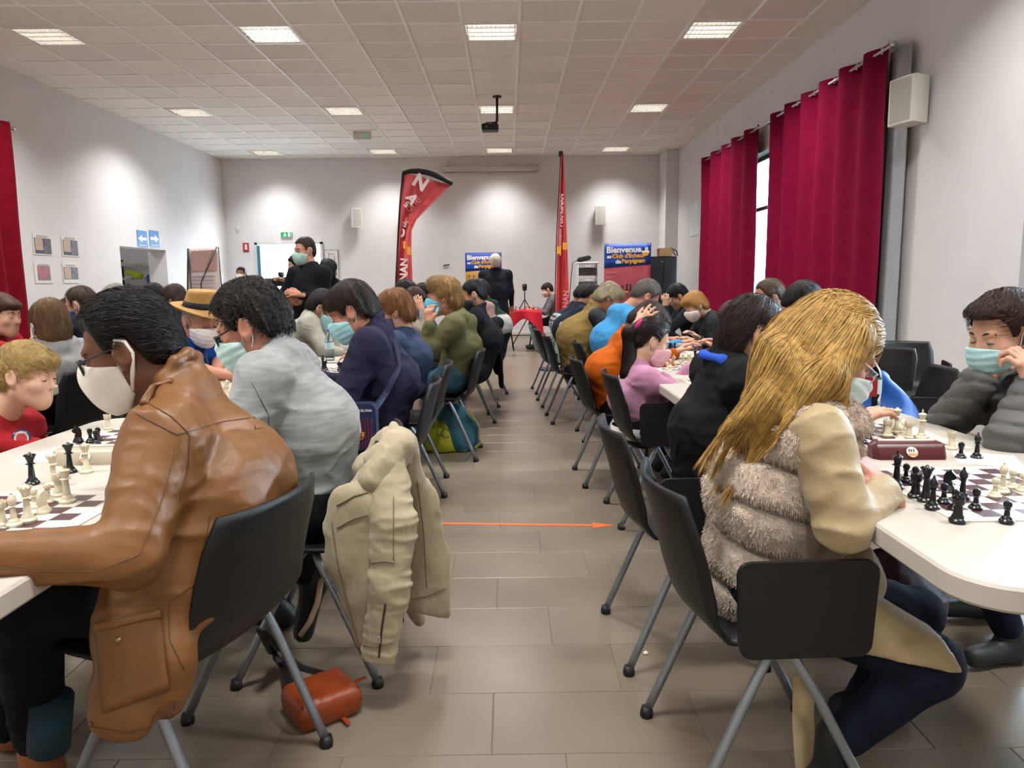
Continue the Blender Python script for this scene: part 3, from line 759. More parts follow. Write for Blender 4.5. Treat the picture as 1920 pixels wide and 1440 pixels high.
        V, Q = joinm(parts); mesh_np('hair', V, Q, hair_m(hcol, o.get('hrough', .5)), e)
    # brows, eyes
    bm = hair_m(o.get('brow', hcol))
    if o.get('face', True):
        for sg in (-1, 1):
            MB().tube([W(.0895, sg*.014, .021), W(.0890, sg*.024, .025), W(.0845, sg*.036, .026), W(.074, sg*.050, .020)], [.0028*s, .0036*s, .0034*s, .0015*s], 6).build('eyebrow', bm, e, smooth=True)
            if o.get('eyes', 'down') == 'open':
                mesh_np('eye', *surf([E_((.0795, sg*.031, -.001), (.0105, .0115, .0065))], .0025*s), mat('#e8e4df', .2, var=.02), e)
                mesh_np('iris', *surf([E_((.0885, sg*.031-.004*0, -.001), (.003, .005, .005))], .0015*s), mat('#2b1d14', .15, var=.02), e)
            else:
                MB().tube([W(.084, sg*.018, -.005), W(.0905, sg*.031, -.0085), W(.081, sg*.044, -.006)], [.001*s, .0016*s, .001*s], 5).build('eyelashes', mat('#1c1512', .6, var=.02), e, smooth=True)
    # mask
    mk = o.get('mask')
    if mk:
        mcore = core+[sph(W(.056, .042, -.030), .023*s, .03*s), sph(W(.056, -.042, -.030), .023*s, .03*s), E_((.070, 0, -.055), (.048, .050, .056), .03), E_((.094, 0, -.03), (.026, .022, .03), .025)]
        y0, y1, fe = o.get('mtop', -.008), o.get('mbot', -.128), o.get('medge', .022)
        pl = o.get('pleat', 1)
        def mm(g, X):
            q = loc(X); g = g-.0075*s
            if pl: g = g-.0015*s*np.sin(q[:, 2]*2*math.pi/.024)
            c = np.maximum.reduce([q[:, 2]-y0-(q[:, 0]-.1)*.35, y1-q[:, 2]+np.maximum(.05-q[:, 0], 0)*.9, fe-q[:, 0]])
            return np.maximum(g, c*s)
        v, q = surf(mcore, max(.0048, vox*1.0), [mm]); mo = mesh_np('face_mask', v, q, mat(mk, .8, var=.06, vs=40, bump=.08, bs=300), e)
        sc_ = mat(o.get('strap', '#dfe6e6'), .8, var=.02); rr = o.get('strapr', .0018)*s
        for sg in (-1, 1):
            MB().tube([W(fe, sg*.064, y0-.045), W(.008, sg*.076, .0), W(-.008, sg*.083, .026), W(-.026, sg*.086, .016), W(-.03, sg*.084, -.012), W(-.012, sg*.076, -.048), W(fe, sg*.060, y1+.045)], rr, 6).build('ear_loop', sc_, mo, smooth=True)
    if o.get('glasses'):
        gm = mat(o['glasses'], .3, .2 if o.get('gmetal') else 0, var=.02); lens = mat('#e8eef0', .03, var=0, trans=1.0, ior=1.01, spec=.6); g = MB(); gr = o.get('gr', .0022)*s
        for sg in (-1, 1):
            pts = [W(.103-.010*abs(math.cos(a)), sg*(.034+.024*math.cos(a)), -.006+.019*math.sin(a)) for a in np.linspace(0, 2*math.pi, 16, endpoint=False)]
            g.tube(pts, gr, 6, closed=True)
            g.tube([W(.094, sg*.058, .004), W(.09, sg*.068, .006), W(.0, sg*.082, .012), W(-.03, sg*.084, -.004)], gr, 6)
        g.tube([W(.102, -.012, -.002), W(.108, 0, .002), W(.102, .012, -.002)], gr, 6)
        go = g.build('glasses', gm, e, smooth=True)
        for sg in (-1, 1):
            pts = [W(.103-.010*abs(math.cos(a)), sg*(.034+.0225*math.cos(a)), -.006+.0178*math.sin(a)) for a in np.linspace(0, 2*math.pi, 16, endpoint=False)]
            MB().add(pts, [tuple(range(16))]).build('lens', lens, go, smooth=True)
    return sk, W, E_, B
def person(label, Y, hd, nk, pel, yaw=180, hp=18, hy=0, hr=0, s=1.0, hs=None, skin='fair', top='#333333', topn='sweater', pants='#1b1d22', shoes='#1a1a1c',
           arms=None, kn=None, an=None, girth=1.0, bend=.05, hood=None, collar=None, short=False, vox=None, wrinkle=.004, sleeve=None, tint=None, topm=None, legs=True,
           stand=False, hem=0, tmods=(), shw=1.0, rough=.85, group=None, sw=1.0, extra=None, vestk=1.0, **h):
    hc = np.array(hd) if len(hd) == 3 and h.pop('world', 0) else atY(hd[0], hd[1], hd[2] if len(hd) > 2 else Y)
    n_ = atY(nk[0], nk[1], nk[2] if len(nk) > 2 else Y); pv = atY(pel[0], pel[1], pel[2] if len(pel) > 2 else Y)
    vox = vox or min(.017, max(.0058, .0030*Y)); h['vox'] = min(.0125, max(.0048, .0021*Y)); hs = hs or s
    a = math.radians(yaw); F_ = np.array([math.cos(a), math.sin(a), 0]); S_ = np.array([-math.sin(a), math.cos(a), 0])
    sn = -1 if S_[1] > 0 else 1; near = S_*sn
    e = empty('person', (pv[0], pv[1], 0), label, 'person', group)
    sk, W, E_, B = head(e, hc, yaw+hy, hp, hr, hs, n_, h)
    T = unit(n_-pv); N_ = np.cross(S_, T); N_ = N_ if N_@F_ > 0 else -N_
    L_ = np.linalg.norm(n_-pv)
    mid = (pv+n_)/2-N_*bend*s; ch = n_-T*.16*s-N_*bend*.35*s+N_*.02*s
    shw_ = .165*s*shw; shd = {}
    for k, v in (('n', near), ('f', -near)): shd[k] = atY(*arms[k]['sh']) if arms and (arms.get(k) or {}).get('sh') else n_-T*.06*s+v*shw_+F_*.02*s
    arms = arms or {}; jt = {}
    for k, v in (('n', near), ('f', -near)):
        A = arms.get(k) or {}
        el_ = A.get('el'); wr_ = A.get('wr')
        if el_ is None:
            el_ = shd[k]+(F_*.02-Za*.28+v*.05)*s if stand else shd[k]+(F_*.15-Za*.24+v*.06)*s
            if not stand and el_[2] < .70 and L_ > 0: el_ = el_
        else: el_ = atY(*el_)
        if wr_ is None:
            wr_ = el_+(F_*.10-Za*.22)*s if stand else np.array([*(el_+F_*.22*s-v*.05*s)[:2], max(el_[2]-.02, .785)])
        else: wr_ = atY(*wr_)
        jt[k] = (shd[k], el_, wr_, A, v)
    g = girth; tsh = {k: ch*0+(n_-T*.06*s)*(1-vestk)+shd[k]*vestk for k in 'nf'}
    tor = [rc(pv, mid, .125*s*g, .118*s*g, .08, (S_, 1.28)), rc(mid, ch, .118*s*g, .115*s*g, .08, (S_, 1.30*shw)), rc(tsh['n']-T*.02, tsh['f']-T*.02, .066*s, None, .07), rc(n_-T*.03*s-F_*.0, ch, .06*s, .09*s, .06)]
    for k in 'nf': tor.append(rc(n_-T*.0*s, tsh[k]-T*.0, .046*s, .058*s, .05))
    arm = []; fore = []
    body = [q for q in sk]
    for k in 'nf':
        sh, el_, wr_, A, v = jt[k]
        arm += [rc(sh, el_, .062*s*sw, .051*s*sw, .045)]
        f_ = [rc(el_, el_+(wr_-el_)*.94, .050*s*sw, .037*s*sw, .02)]
        if short:
            arm[-1] = rc(sh, sh+(el_-sh)*.8, .062*s*sw, .056*s*sw, .045); body += [rc(sh, el_, .045*s, .040*s, .03), rc(el_, wr_, .040*s, .027*s, .03)]
        else: arm += f_; body += [rc(sh, el_, .028*s, .025*s, .03), rc(el_, wr_, .024*s, .023*s, .03)]
        if A.get('hand', True):
            d = unit(A.get('hdir', wr_-el_)); nn = np.array(A.get('hn', (0, 0, 1.0)), float)
            if abs(unit(nn)@d) > .95: nn = v
            lr = (-1 if k == 'n' else 1)*sn*-1      # thumb side: left hand / right hand
            body += hand_prims(wr_, d, nn, A.get('ts', -lr), A.get('curl', .55), s*1.02, A.get('spread', .0))
    body += [rc(pv, mid, .09*s, .085*s, .05, (S_, 1.2)), rc(mid, ch, .085*s, .08*s, .05, (S_, 1.2)), rc(shd['n'], shd['f'], .035*s, None, .04)]
    nh = len(sk); hv = min(.0095, max(.0045, .0019*Y)); parts = [surf(body[:nh], h['vox'])]; rest = body[nh:]
    fine = [q for q in rest if q[0] == 'rc' and max(q[3], q[4]) < .0275*s]; core_ = [q for q in rest if not any(q is z for z in fine)]
    cm = np.mean([n_, pv], 0)
    for k in 'nf':
        w_ = jt[k][2]; hk_ = [q for q in fine if np.linalg.norm(q[2]-w_) < .24*s and np.linalg.norm(q[2]-w_) <= np.linalg.norm(q[2]-jt['f' if k == 'n' else 'n'][2])]
        if hk_: parts.append(surf(hk_, hv))
    lf = [q for q in rest if short and q[0] == 'rc' and .0265*s < max(q[3], q[4]) < .05*s]
    if lf: parts.append(surf(lf, max(.008, hv)))
    parts.append(surf(core_, .032))
    mesh_np('body', *joinm(parts), skin_m(skin), e)
    # top garment
    ex_ = []
    if hood:
        c0 = n_-N_*.045*s-T*.03*s
        pts = [n_+near*.075*s+F_*.035*s-T*.02*s, n_+near*.085*s-N_*.03*s-T*.005*s, n_-N_*.095*s-T*.035*s, n_-near*.085*s-N_*.03*s-T*.005*s, n_-near*.075*s+F_*.035*s-T*.02*s]
        for p, q in zip(pts, pts[1:]): ex_.append(rc(p, q, .030*s*hood, None, .03))
        ex_.append(ell(n_-N_*.085*s-T*.075*s, np.array((.035, .085, .075))*s*hood, np.stack([N_, S_, T]), .04))
    if collar:
        nd = unit(hc-n_); x1 = unit(np.cross(nd, S_)); 
        pts = [n_+nd*(.018+.012*math.cos(t))*s+(x1*math.cos(t)*.066+S_*math.sin(t)*.064)*s for t in np.linspace(0, 2*math.pi, 11)]
        for p, q in zip(pts, pts[1:]): ex_.append(rc(p, q, collar*s, None, .012))
    pr = tor+ex_+(arm if sleeve is None else [])
    if extra: pr += extra(locals())
    mods = list(tmods)
    if wrinkle: mods.insert(0, folds(wrinkle*1.25, 15, (.8, 1, 1.5), seed=len(label)))
    tm_ = topm or mat(dim(top), rough, var=.10, vs=22, bump=.18, bs=220, spec=.2, attr=tint is not None, fold=.40 if Y < 9 else .15)
    v, q = surf(pr, vox, mods); VQ = (v, q)
    tn = tint(v, locals())*.66 if tint else None
    go = mesh_np(topn, v, q, tm_, e, tint=tn)
    if sleeve is not None:
        v, q = surf(arm, vox, [folds(.009, 15, (.8, .8, 1.5), 3)]); mesh_np('sleeves', v, q, sleeve if not isinstance(sleeve, str) else mat(dim(sleeve), .7, var=.08, bump=.12, bs=200), e)
    # trousers and shoes
    pp = [rc(pv-S_*.08*s-Za*.0, pv+S_*.08*s, .108*s*g, None, .06), rc(pv, pv+(mid-pv)*.5, .12*s*g, .10*s*g, .05, (S_, 1.25))]
    ks = {}
    for k, v in (('n', near), ('f', -near)):
        hip = pv+v*.085*s
        if stand: kk = hip+F_*.02-Za*(hip[2]-.5*s); aa = np.array([kk[0]-F_[0]*.03, kk[1]-F_[1]*.03, .08])
        else:
            kk = hip+F_*.40*s+v*.03; kk[2] = max(.50*s, .40); aa = np.array([*(kk-F_*.06)[:2], .085])
        if kn and kn.get(k): kk = atY(*kn[k])
        if an and an.get(k): aa = atY(*an[k])
        ks[k] = (hip, kk, aa, v); lw = h.get('lw', 1.0)
        pp += [rc(hip, kk, .084*s*g*lw, .062*s*lw, .05), rc(kk, aa+(kk-aa)*.12, .060*s*lw, .046*s*lw, .03)]
    if legs:
        mesh_np('trousers', *surf(pp, vox*(1.5 if Y < 2.7 else 2.3), [folds(.004, 12, (1, 1, 1.4), 5)]), mat(dim(pants, .7), .85, var=.12, vs=30, bump=.15, bs=260, spec=.2, fold=.4), e)
        for k in 'nf':
            hip, kk, aa, v = ks[k]; fd = (h.get('fdir') or {}).get(k)
            fd = unit(fd) if fd is not None else unit(F_+v*.12)
            ln = unit(np.cross(fd, np.cross(aa-kk, fd)))*-1 if False else -Za
            hz = max(aa[2]-.052, .0)
            if fd[2] > -.3: a0 = np.array([aa[0], aa[1], .042])-fd*.035; b0 = a0+fd*.19*s*np.array([1, 1, 0]); 
            else: a0 = aa-fd*.02; b0 = aa+fd*.19*s
            so = [rc(a0, b0, .042*s, .034*s, .02, (unit(np.cross(fd, Za)), .95)), rc(aa+Za*.02, a0+fd*.03, .045*s, .045*s, .03)]
            zc = (cutpl((0, 0, .004), (0, 0, -1)),) if fd[2] > -.3 else ()
            mesh_np('shoe', *surf(so, .012 if Y < 3 else .017, zc), mat(shoes, .5, var=.1, bump=.1, bs=200), e)
    P = P_(); P.e = e; P.go = go; P.prims = pr; P.W = W; P.n = n_; P.pv = pv; P.T = T; P.S = S_; P.F = F_; P.N = N_; P.near = near; P.jt = jt; P.hc = hc; P.B = B; P.s = s; P.hs = hs; P.ks = ks; P.E_ = E_; P.mid = mid; P.sh = shd; P.VQ = VQ
    return P
from mathutils.bvhtree import BVHTree
def on_surf(P, X, off=.0015):
    if not hasattr(P, 'bvh'): P.bvh = BVHTree.FromPolygons(P.VQ[0].tolist(), P.VQ[1].tolist())
    o = []
    for x in np.array(X, float):
        # march along the camera ray first, so that the mark lands on the visible side
        d = unit(x-CAM); h = P.bvh.ray_cast(Vector(CAM), Vector(d))
        if h[0] is None: h = P.bvh.find_nearest(Vector(x))
        o.append(np.array(h[0])+np.array(h[1])*off)
    return np.array(o)
def fuzz(V, Q, n, L_, r, seed=1, lay=(0, 0, -.6)):
    """short pile standing off a surface"""
    R_ = np.random.default_rng(seed); A, B_, C = V[Q[:, 0]], V[Q[:, 1]], V[Q[:, 2]]
    N = np.cross(B_-A, C-A); ar = np.linalg.norm(N, axis=1); N = N/(ar[:, None]+1e-12)
    i = R_.choice(len(Q), n, p=ar/ar.sum()); a, b = R_.random((2, n, 1)); D = V[Q[i, 3]]
    p = A[i]*(1-a)*(1-b)+B_[i]*a*(1-b)+C[i]*a*b+D*(1-a)*b
    d = N[i]*.75+np.array(lay)+R_.normal(0, .35, (n, 3)); d /= np.linalg.norm(d, axis=1, keepdims=True)
    l = L_*(.6+.8*R_.random((n, 1))); t = np.cross(d, R_.normal(0, 1, (n, 3))); t /= np.linalg.norm(t, axis=1, keepdims=True)+1e-9
    q = p+d*l*.6; e = q+(d+np.array([0, 0, -.5]))*l*.4
    VV = np.stack([p-t*r, p+t*r, q+t*r*.8, q-t*r*.8, e+t*r*.15, e-t*r*.15], 1).reshape(-1, 3); k = (np.arange(n)*6)[:, None]
    return VV, np.concatenate([k+np.array([0, 1, 2, 3]), k+np.array([3, 2, 4, 5])])
# ------------------------------------------------------------------ people: left of the aisle, facing the left-hand tables
def strip(name, P, pts, r, m, n=24, off=.0015):
    """a seam or strap that follows the garment surface"""
    pts = np.array(pts, float); t = np.linspace(0, 1, len(pts)); u = np.linspace(0, 1, n)
    X = np.stack([np.interp(u, t, pts[:, i]) for i in range(3)], 1)
    X = on_surf(P, X, off)
    return MB().tube(list(X), r, 5).build(name, m, P.go, smooth=True)
leather = mat('#6e4823', .44, var=.16, vs=9, bump=.10, bs=60, spec=.4)
seam_m = mat('#553518', .5, var=.05)
def jacket_skirt(L):
    s, pv, S_, F_, near, g = L['s'], L['pv'], L['S_'], L['F_'], L['near'], L['g']
    # open skirt of the long jacket hanging beside the near thigh
    a = atY(345, 1060, 1.58); b = atY(300, 1240, 1.46); c = atY(250, 1345, 1.40)
    n1 = unit(np.array([.25, 1.0, 0]))
    return [rc(atY(395, 985, 1.62), atY(330, 1110, 1.52), .11, .09, .08, (n1, .7)), rc(atY(300, 1000, 1.55), atY(270, 1130, 1.50), .09, .07, .08, (n1, .7)), rc(a, b, .10, .05, .06, (n1, .55)), rc(atY(300, 1240, 1.44), atY(215, 1330, 1.41), .060, .040, .05, (n1, .55)), rc(b, c, .06, .045, .05, (n1, .5)), rc(atY(225, 1180, 1.44), atY(205, 1350, 1.41), .055, .035, .06, (n1, .5)), rc(atY(290, 1150, 1.48), atY(310, 1310, 1.45), .055, .04, .06, (n1, .5)), rc(atY(255, 1120, 1.5), atY(230, 1200, 1.45), .06, .06, .06, (n1, .6))]
brown = person('man in a long tan leather jacket and white mask leaning over the near left board', 1.74, (242, 655), (348, 724), (385, 1085), 168, 20, 22, 0, 1.05, hs=1.01, skin='brown', top='#a9692f', topn='leather_jacket', topm=leather,
    pants='#0e1018', shoes='#7a4520', wrinkle=0, tmods=[folds(.0075, 12, (.5, 1, 1.3), 2), folds(.002, 34, (.5, 1, 1.2), 5)], bend=.075, girth=1.10, collar=.013, vox=.006, sw=1.18, shw=1.0,
    arms={'n': dict(sh=(305, 825, 1.55), el=(240, 1040, 1.38), wr=(-80, 1046, 1.30)), 'f': dict(sh=(385, 812, 1.92), el=(270, 950, 1.95), wr=(240, 985, 1.75), hand=False)},
    kn={'n': (45, 1120, 1.52), 'f': (20, 1080, 1.85)}, an={'n': (75, 1400, 1.62), 'f': (30, 1390, 1.9)}, extra=jacket_skirt, lw=1.15,
    hair='back', hc='#17120f', th=.018, strands=5000, slen=.05, comb=(-1, 0, -.35), crown=.03, radial=.0, sjit=.3, hamp=.004, sgap=.022,
    mask='#e4ddd4', strap='#e4ddd4', strapr=.005, mtop=.0, mbot=-.135, medge=.012, pleat=0, glasses='#2a2320', gr=.003)
Pb = brown
yk = [atY(255, 775, 1.5), atY(330, 815, 1.45), atY(345, 812, 1.45), atY(420, 790, 1.55), atY(505, 780, 1.74)]
strip('yoke_seam', Pb, yk, .0009, seam_m)
strip('armhole_seam', Pb, [atY(262, 748, 1.55), atY(320, 780, 1.48), atY(356, 815, 1.45), atY(352, 880, 1.45), atY(335, 940, 1.46)], .0009, seam_m)
strip('sleeve_seam', Pb, [atY(330, 845, 1.44), atY(300, 950, 1.40), atY(262, 1040, 1.38), atY(180, 1072, 1.38), atY(60, 1070, 1.36), atY(-20, 1060, 1.36)], .0008, seam_m, 40)
strip('side_seam', Pb, [atY(395, 960, 1.5), atY(372, 1090, 1.46), atY(316, 1130, 1.42), atY(318, 1200, 1.4), atY(345, 1255, 1.4)], .0008, seam_m, 30)
# epaulette and patch pocket
ep = on_surf(Pb, np.array([atY(x, y, d) for x, y, d in [(262, 742, 1.52), (290, 730, 1.53), (322, 716, 1.56)]]), .004)
MB().tube(list(ep), [.009, .011, .008], 6).build('epaulette', leather, Pb.go, smooth=True)
def patch(name, P, quad, nu, nv, off, m, parent, th=.004):
    Q = [np.array(q) for q in quad]
    X = np.array([(Q[0]*(1-u)*(1-v)+Q[1]*u*(1-v)+Q[2]*u*v+Q[3]*(1-u)*v) for u in np.linspace(0, 1, nu+1) for v in np.linspace(0, 1, nv+1)])
    S = on_surf(P, X, off).reshape(nu+1, nv+1, 3)
    return MB().grid(lambda u, v: S[round(u*nu), round(v*nv)], nu, nv, th).build(name, m, parent, smooth=True)
pk = [atY(183, 1165, 1.38), atY(300, 1140, 1.38), atY(318, 1290, 1.38), atY(197, 1335, 1.38)]
po = patch('pocket', Pb, pk, 10, 10, .005, leather, Pb.go, -.004)
patch('pocket_flap', Pb, [atY(181, 1168, 1.38), atY(302, 1142, 1.38), atY(303, 1156, 1.38), atY(184, 1183, 1.38)], 10, 3, .008, leather, Pb.go, -.005)
bt = on_surf(Pb, np.array([atY(227, 1197, 1.38)]), .010)[0]
mesh_np('button', *surf([sph(bt, .007)], .0025), mat('#8a6f50', .3, .5), po)
for pts in ([(183, 1168), (197, 1332), (318, 1290), (301, 1142)], [(232, 1205), (240, 1300)], [(158, 1360), (240, 1375), (335, 1340)]):
    strip('stitching', Pb, [atY(x, y, 1.38) for x, y in pts], .0014, seam_m, 40, .0065 if len(pts) != 3 else .001)
MB().tube([atY(96, 1310, 1.56), atY(92, 1400, 1.58)], [.047, .045], 14).build('sock', mat('#16323d', .9, var=.1, bump=.2, bs=200), Pb.e, smooth=True)

grey_m = mat('#8b8f8e', .9, var=.22, vs=45, bump=.12, bs=260, stretch=(.35, .35, 2.2), sheen=.2)
grey = person('man in a heather grey sweater with dark curly hair and glasses', 2.42, (470, 612), (528, 660), (585, 945), 180, 24, 0, 0, 1.03, hs=1.08, skin='pink', topn='sweater', topm=grey_m, pants='#0f1013', wrinkle=.006, bend=.055, girth=1.08, collar=.010, vox=.0075, sw=1.15, shw=1.0,
    arms={'n': dict(el=(430, 890, 2.12), wr=(330, 850, 2.2)), 'f': dict(el=(440, 860, 2.7), wr=(340, 800, 2.6))}, an={'n': (590, 1085, 2.36), 'f': (520, 1150, 2.6)}, kn={'n': (445, 960, 2.25), 'f': (430, 960, 2.6)}, fdir={'n': (-.25, 0, -1)}, shoes='#0d0d0f',
    hair='short', hc='#241e1a', th=.021, hamp=.011, hf=16, strands=5000, slen=.022, sjit=2.2, sr=1.2, mask='#bfe0dc', glasses='#1d1f2b', gr=.003)
sp = grey.ks['n'][2]
MB().tube([sp+np.array((.035, -.046, .02)), sp+np.array((.02, -.052, -.06)), sp+np.array((-.01, -.048, -.13)), sp+np.array((-.045, -.04, -.18))], .010, 6).build('shoe_stripe', mat('#b9a58c', .7), grey.e, smooth=True)
strip('armhole_seam', grey, [atY(472, 712, 2.2), atY(505, 780, 2.15), atY(500, 850, 2.15), atY(490, 900, 2.15)], .002, mat('#8e9291', .9))

navy = person('youth in a navy zip jacket and blue mask at the second left table', 3.58, (659, 584), (708, 618), (712, 800), 182, 26, 0, 0, 1.02, hs=1.06, skin='pink', top='#2b2a44', topn='jacket', pants='#14151d', bend=.055, girth=1.05, collar=.018, wrinkle=.007, sw=1.2, shw=1.0,
    arms={'n': dict(el=(642, 752, 3.32), wr=(585, 725, 3.4)), 'f': {}}, hair='bang', hc='#2c231d', th=.022, hamp=.007, strands=1800, slen=.045, mask='#9fd2da', crown=-.04)
auburn = person('auburn-haired child in a blue t-shirt at the second left table', 4.45, (741, 583), (757, 622), (765, 720), 170, 18, 10, 0, .86, hs=.98, skin='fair', top='#3b4a68', topn='shirt', pants='#4a5568', bend=.05, short=True,
    hair='mop', hc='#7d5230', th=.018, hamp=.008, strands=1500, slen=.05, mask='#4a4a60', arms={'n': dict(el=(735, 680, 4.25), wr=(700, 672, 4.3))})
olive = person('youth in an olive hoodie with chin on hand', 5.35, (833, 556), (861, 592), (850, 708), 178, 2, 0, 0, 1.0, hs=1.08, skin='pink', top='#6a6a48', topn='hoodie', pants='#35596b', bend=.05, girth=1.05, hood=1.1, wrinkle=.007, sw=1.2,
    arms={'n': dict(el=(795, 668, 5.1), wr=(806, 607, 5.12), hn=(-.6, -1, 0), curl=.9, hdir=(-.1, .15, 1)), 'f': {}}, hair='mop', hc='#8a6a3e', th=.016, hamp=.011, strands=1500, slen=.05, sjit=.6, mask='#63bfdd',
    hprims=[lambda W, E_, s: E_((.045, 0, .105), (.065, .065, .032), .03)])
blackj = person('man in a black jacket beside the olive hoodie', 6.35, (888, 553), (897, 580), (893, 690), 180, 20, 0, 0, 1.0, skin='tan', top='#15171d', topn='jacket', bend=.08, girth=1.1, hair='short', hc='#15110f', collar=.018, mask='#1c1c22')
pinkh = person('person in a pale pink hoodie with a shaved head', 7.35, (889, 547), (901, 570), (903, 668), 180, 18, 0, 0, 1.0, skin='tan', top='#c9a5a0', topn='hoodie', bend=.08, girth=1.08, hood=1.2, hair='short', hc='#8f6a52', th=.004, hamp=.001)
def gw(v, L):
    t = (v-L['pv'])@L['T']/L['L_']; c = np.tile(np.array(lin('#1f2735')), (len(v), 1)); c[t > .36] = lin('#d5d8d6'); c[t > .72] = lin('#20382e'); return c
greenw = person('person in a green, white and navy striped sweater', 8.2, (899, 547), (911, 566), (923, 660), 180, 22, 0, 0, 1.05, skin='tan', top='#d5d8d6', topn='sweater', bend=.10, girth=1.15, hood=1.0, tint=gw, hair='short', hc='#1b1715')
# ------------------------------------------------------------------ across the left tables
boy = person('blond boy in a red hooded sweatshirt', 2.62, (52, 702), (-4, 786), (-22, 915), -2, 10, 2, 0, .80, hs=.92, skin='pale', top='#b3242c', topn='hoodie', pants='#22304a', hood=.8, collar=.012, bend=.04, wrinkle=.005,
    nz=.72, hair='bang', hc='#b3955e', th=.012, hamp=.003, strands=3000, slen=.05, comb=(.5, 0, -.6), brow='#b08a58', crown=-.05, arms={'n': dict(el=(60, 845, 2.55), wr=(70, 862, 2.52), hand=False), 'f': dict(el=(80, 850, 2.95), wr=(120, 850, 2.9), hand=False)}, vox=.007)
hatm = person('man in a straw hat, white mask and blue t-shirt', 4.25, (376, 600), (342, 632), (325, 745), -25, 20, -8, 0, 1.05, hs=1.08, skin='pink', top='#1c4fae', topn='shirt', short=True, bend=.05, girth=1.15, hair='short', hc='#a89a88', th=.003, hamp=.001, mask='#e6e2dc', strapr=.0025, collar=.010,
    arms={'n': dict(el=(385, 700, 4.0), wr=(440, 705, 4.0)), 'f': dict(el=(412, 675, 4.35), wr=(400, 720, 4.1))})
# the hat: brim, crown, band
W = hatm.W
def brim(u, v):
    a = 2*math.pi*u; r0 = .086+v*.058; lift = .018*(v**1.5)*(-.4*math.cos(a)-.9)+.020*v*math.sin(a)**2
    return W(-.010+(r0*1.14+.004)*math.cos(a), r0*math.sin(a), .070+lift+.020*math.cos(a))
straw = mat('#ab8247', .75, var=.18, vs=60, bump=.5, bs=260)
ht = MB().grid(brim, 40, 6, .003).build('hat', straw, hatm.e, smooth=True)
cp = []
for i in range(41):
    a = 2*math.pi*i/40
MB().grid(lambda u, v: W(-.010+(.098-.018*v)*math.cos(2*math.pi*u)*(1 if v < .999 else .0), (.085-.016*v)*math.sin(2*math.pi*u)*(1 if v < .999 else .0), .068+.020*math.cos(2*math.pi*u)+.092*min(v*1.15, 1)-(.022 if v > .999 else 0)), 36, 8, .003).build('hat_crown', straw, hatm.e, smooth=True)
MB().grid(lambda u, v: W(-.010+(.1005-.006*v)*math.cos(2*math.pi*u), (.0875-.006*v)*math.sin(2*math.pi*u), .070+.020*math.cos(2*math.pi*u)+.030*v), 36, 2, .003).build('hat_band', mat('#17161a', .8), ht, smooth=True)
MB().tube([hatm.n+hatm.F*.10+hatm.S*.05-Za*.02, hatm.n+hatm.F*.15+hatm.S*.03-Za*.15, hatm.n+hatm.F*.155-Za*.27], .008, 6).build('lanyard', mat('#1f2b45', .8), hatm.e, smooth=True)
light = person('young man in a light grey jacket with forearms on the table', 5.6, (606, 578), (585, 592), (562, 690), 5, 30, 0, 0, 1.05, skin='tan', top='#b1afa2', topn='jacket', bend=.06, girth=1.05, hair='short', hc='#1a1614', th=.018, mask='#a5d6da', collar=.014, wrinkle=.006,
    arms={'n': dict(el=(608, 655, 5.35), wr=(640, 662, 5.4)), 'f': {}})
hm = person('youth with brown hair resting his head on his hand', 7.2, (776, 562), (763, 585), (745, 665), 0, 35, 0, 0, .95, skin='fair', top='#b9ae9f', topn='shirt', hair='mop', hc='#3d2a20', arms={'n': dict(el=(798, 622, 7.0), wr=(792, 580, 7.0), hdir=(-.4, 0, 1), hn=(0, -1, 0), curl=.5)})
d1 = person('dark-haired person half hidden below the curved flag', 8.1, (760, 546), (748, 565), (738, 650), 0, 25, 0, 0, 1.0, skin='tan', top='#23252d', topn='sweater', hair='mop', hc='#1c1614')
d3 = person('person in a bright blue shirt behind the olive hoodie', 7.9, (795, 554), (789, 578), (775, 655), 0, 20, 0, 0, 1.0, skin='tan', top='#1d55b0', topn='shirt', hair='short', hc='#15110f', mask='#a5d6da')
# ------------------------------------------------------------------ standing
st = person('short-haired man in a mask and black sweater standing with hands clasped', 7.0, (571, 470), (584, 500), (580, 612), -118, 6, -14, 0, 1.0, skin='pink', top='#17171f', topn='sweater', pants='#15161b', stand=True, bend=0, collar=.014, hair='short', hc='#2c221c', th=.010, eyes='open', mask='#a9cfc4', glasses='#33302f', gr=.0015, shw=1.05, girth=1.05,
    arms={'n': dict(el=(520+88, 560, 6.95), wr=(562, 552, 6.72), hdir=(-1, -.1, .2), hn=(0, -1, .5), curl=1.0), 'f': dict(el=(527, 560, 7.05), wr=(541, 553, 6.78), hdir=(.6, -.3, -.6), hn=(-.5, -1, 0), curl=1.0)})
cam_p = person('photographer in a magenta coat behind the standing man in black', 8.0, (556, 498), (556, 518), (545, 610), 200, 10, 0, 0, .95, skin='pale', top='#8d1650', topn='coat', stand=True, bend=0, hair='bob', hc='#1a1513', arms={'n': dict(el=(545, 545, 7.85), wr=(533, 531, 7.75)), 'f': dict(el=(545, 545, 8.1), wr=(530, 531, 8.0))})
bw = person('person with long black hair in black clothes by the door', 8.6, (617, 508), (625, 530), (625, 615), 60, 0, 0, 0, .98, skin='tan', top='#0d0d10', topn='coat', stand=True, bend=0, hair='bob', hc='#0b0a0b', th=.025, girth=1.1)
dm = person('masked man standing at the far end of the left wall', 15.2, (452, 513), (452, 528), (452, 590), -90, 0, 0, 0, 1.05, skin='tan', top='#3c3330', topn='sweater', stand=True, bend=0, hair='short', hc='#24201e', mask='#eceae8')
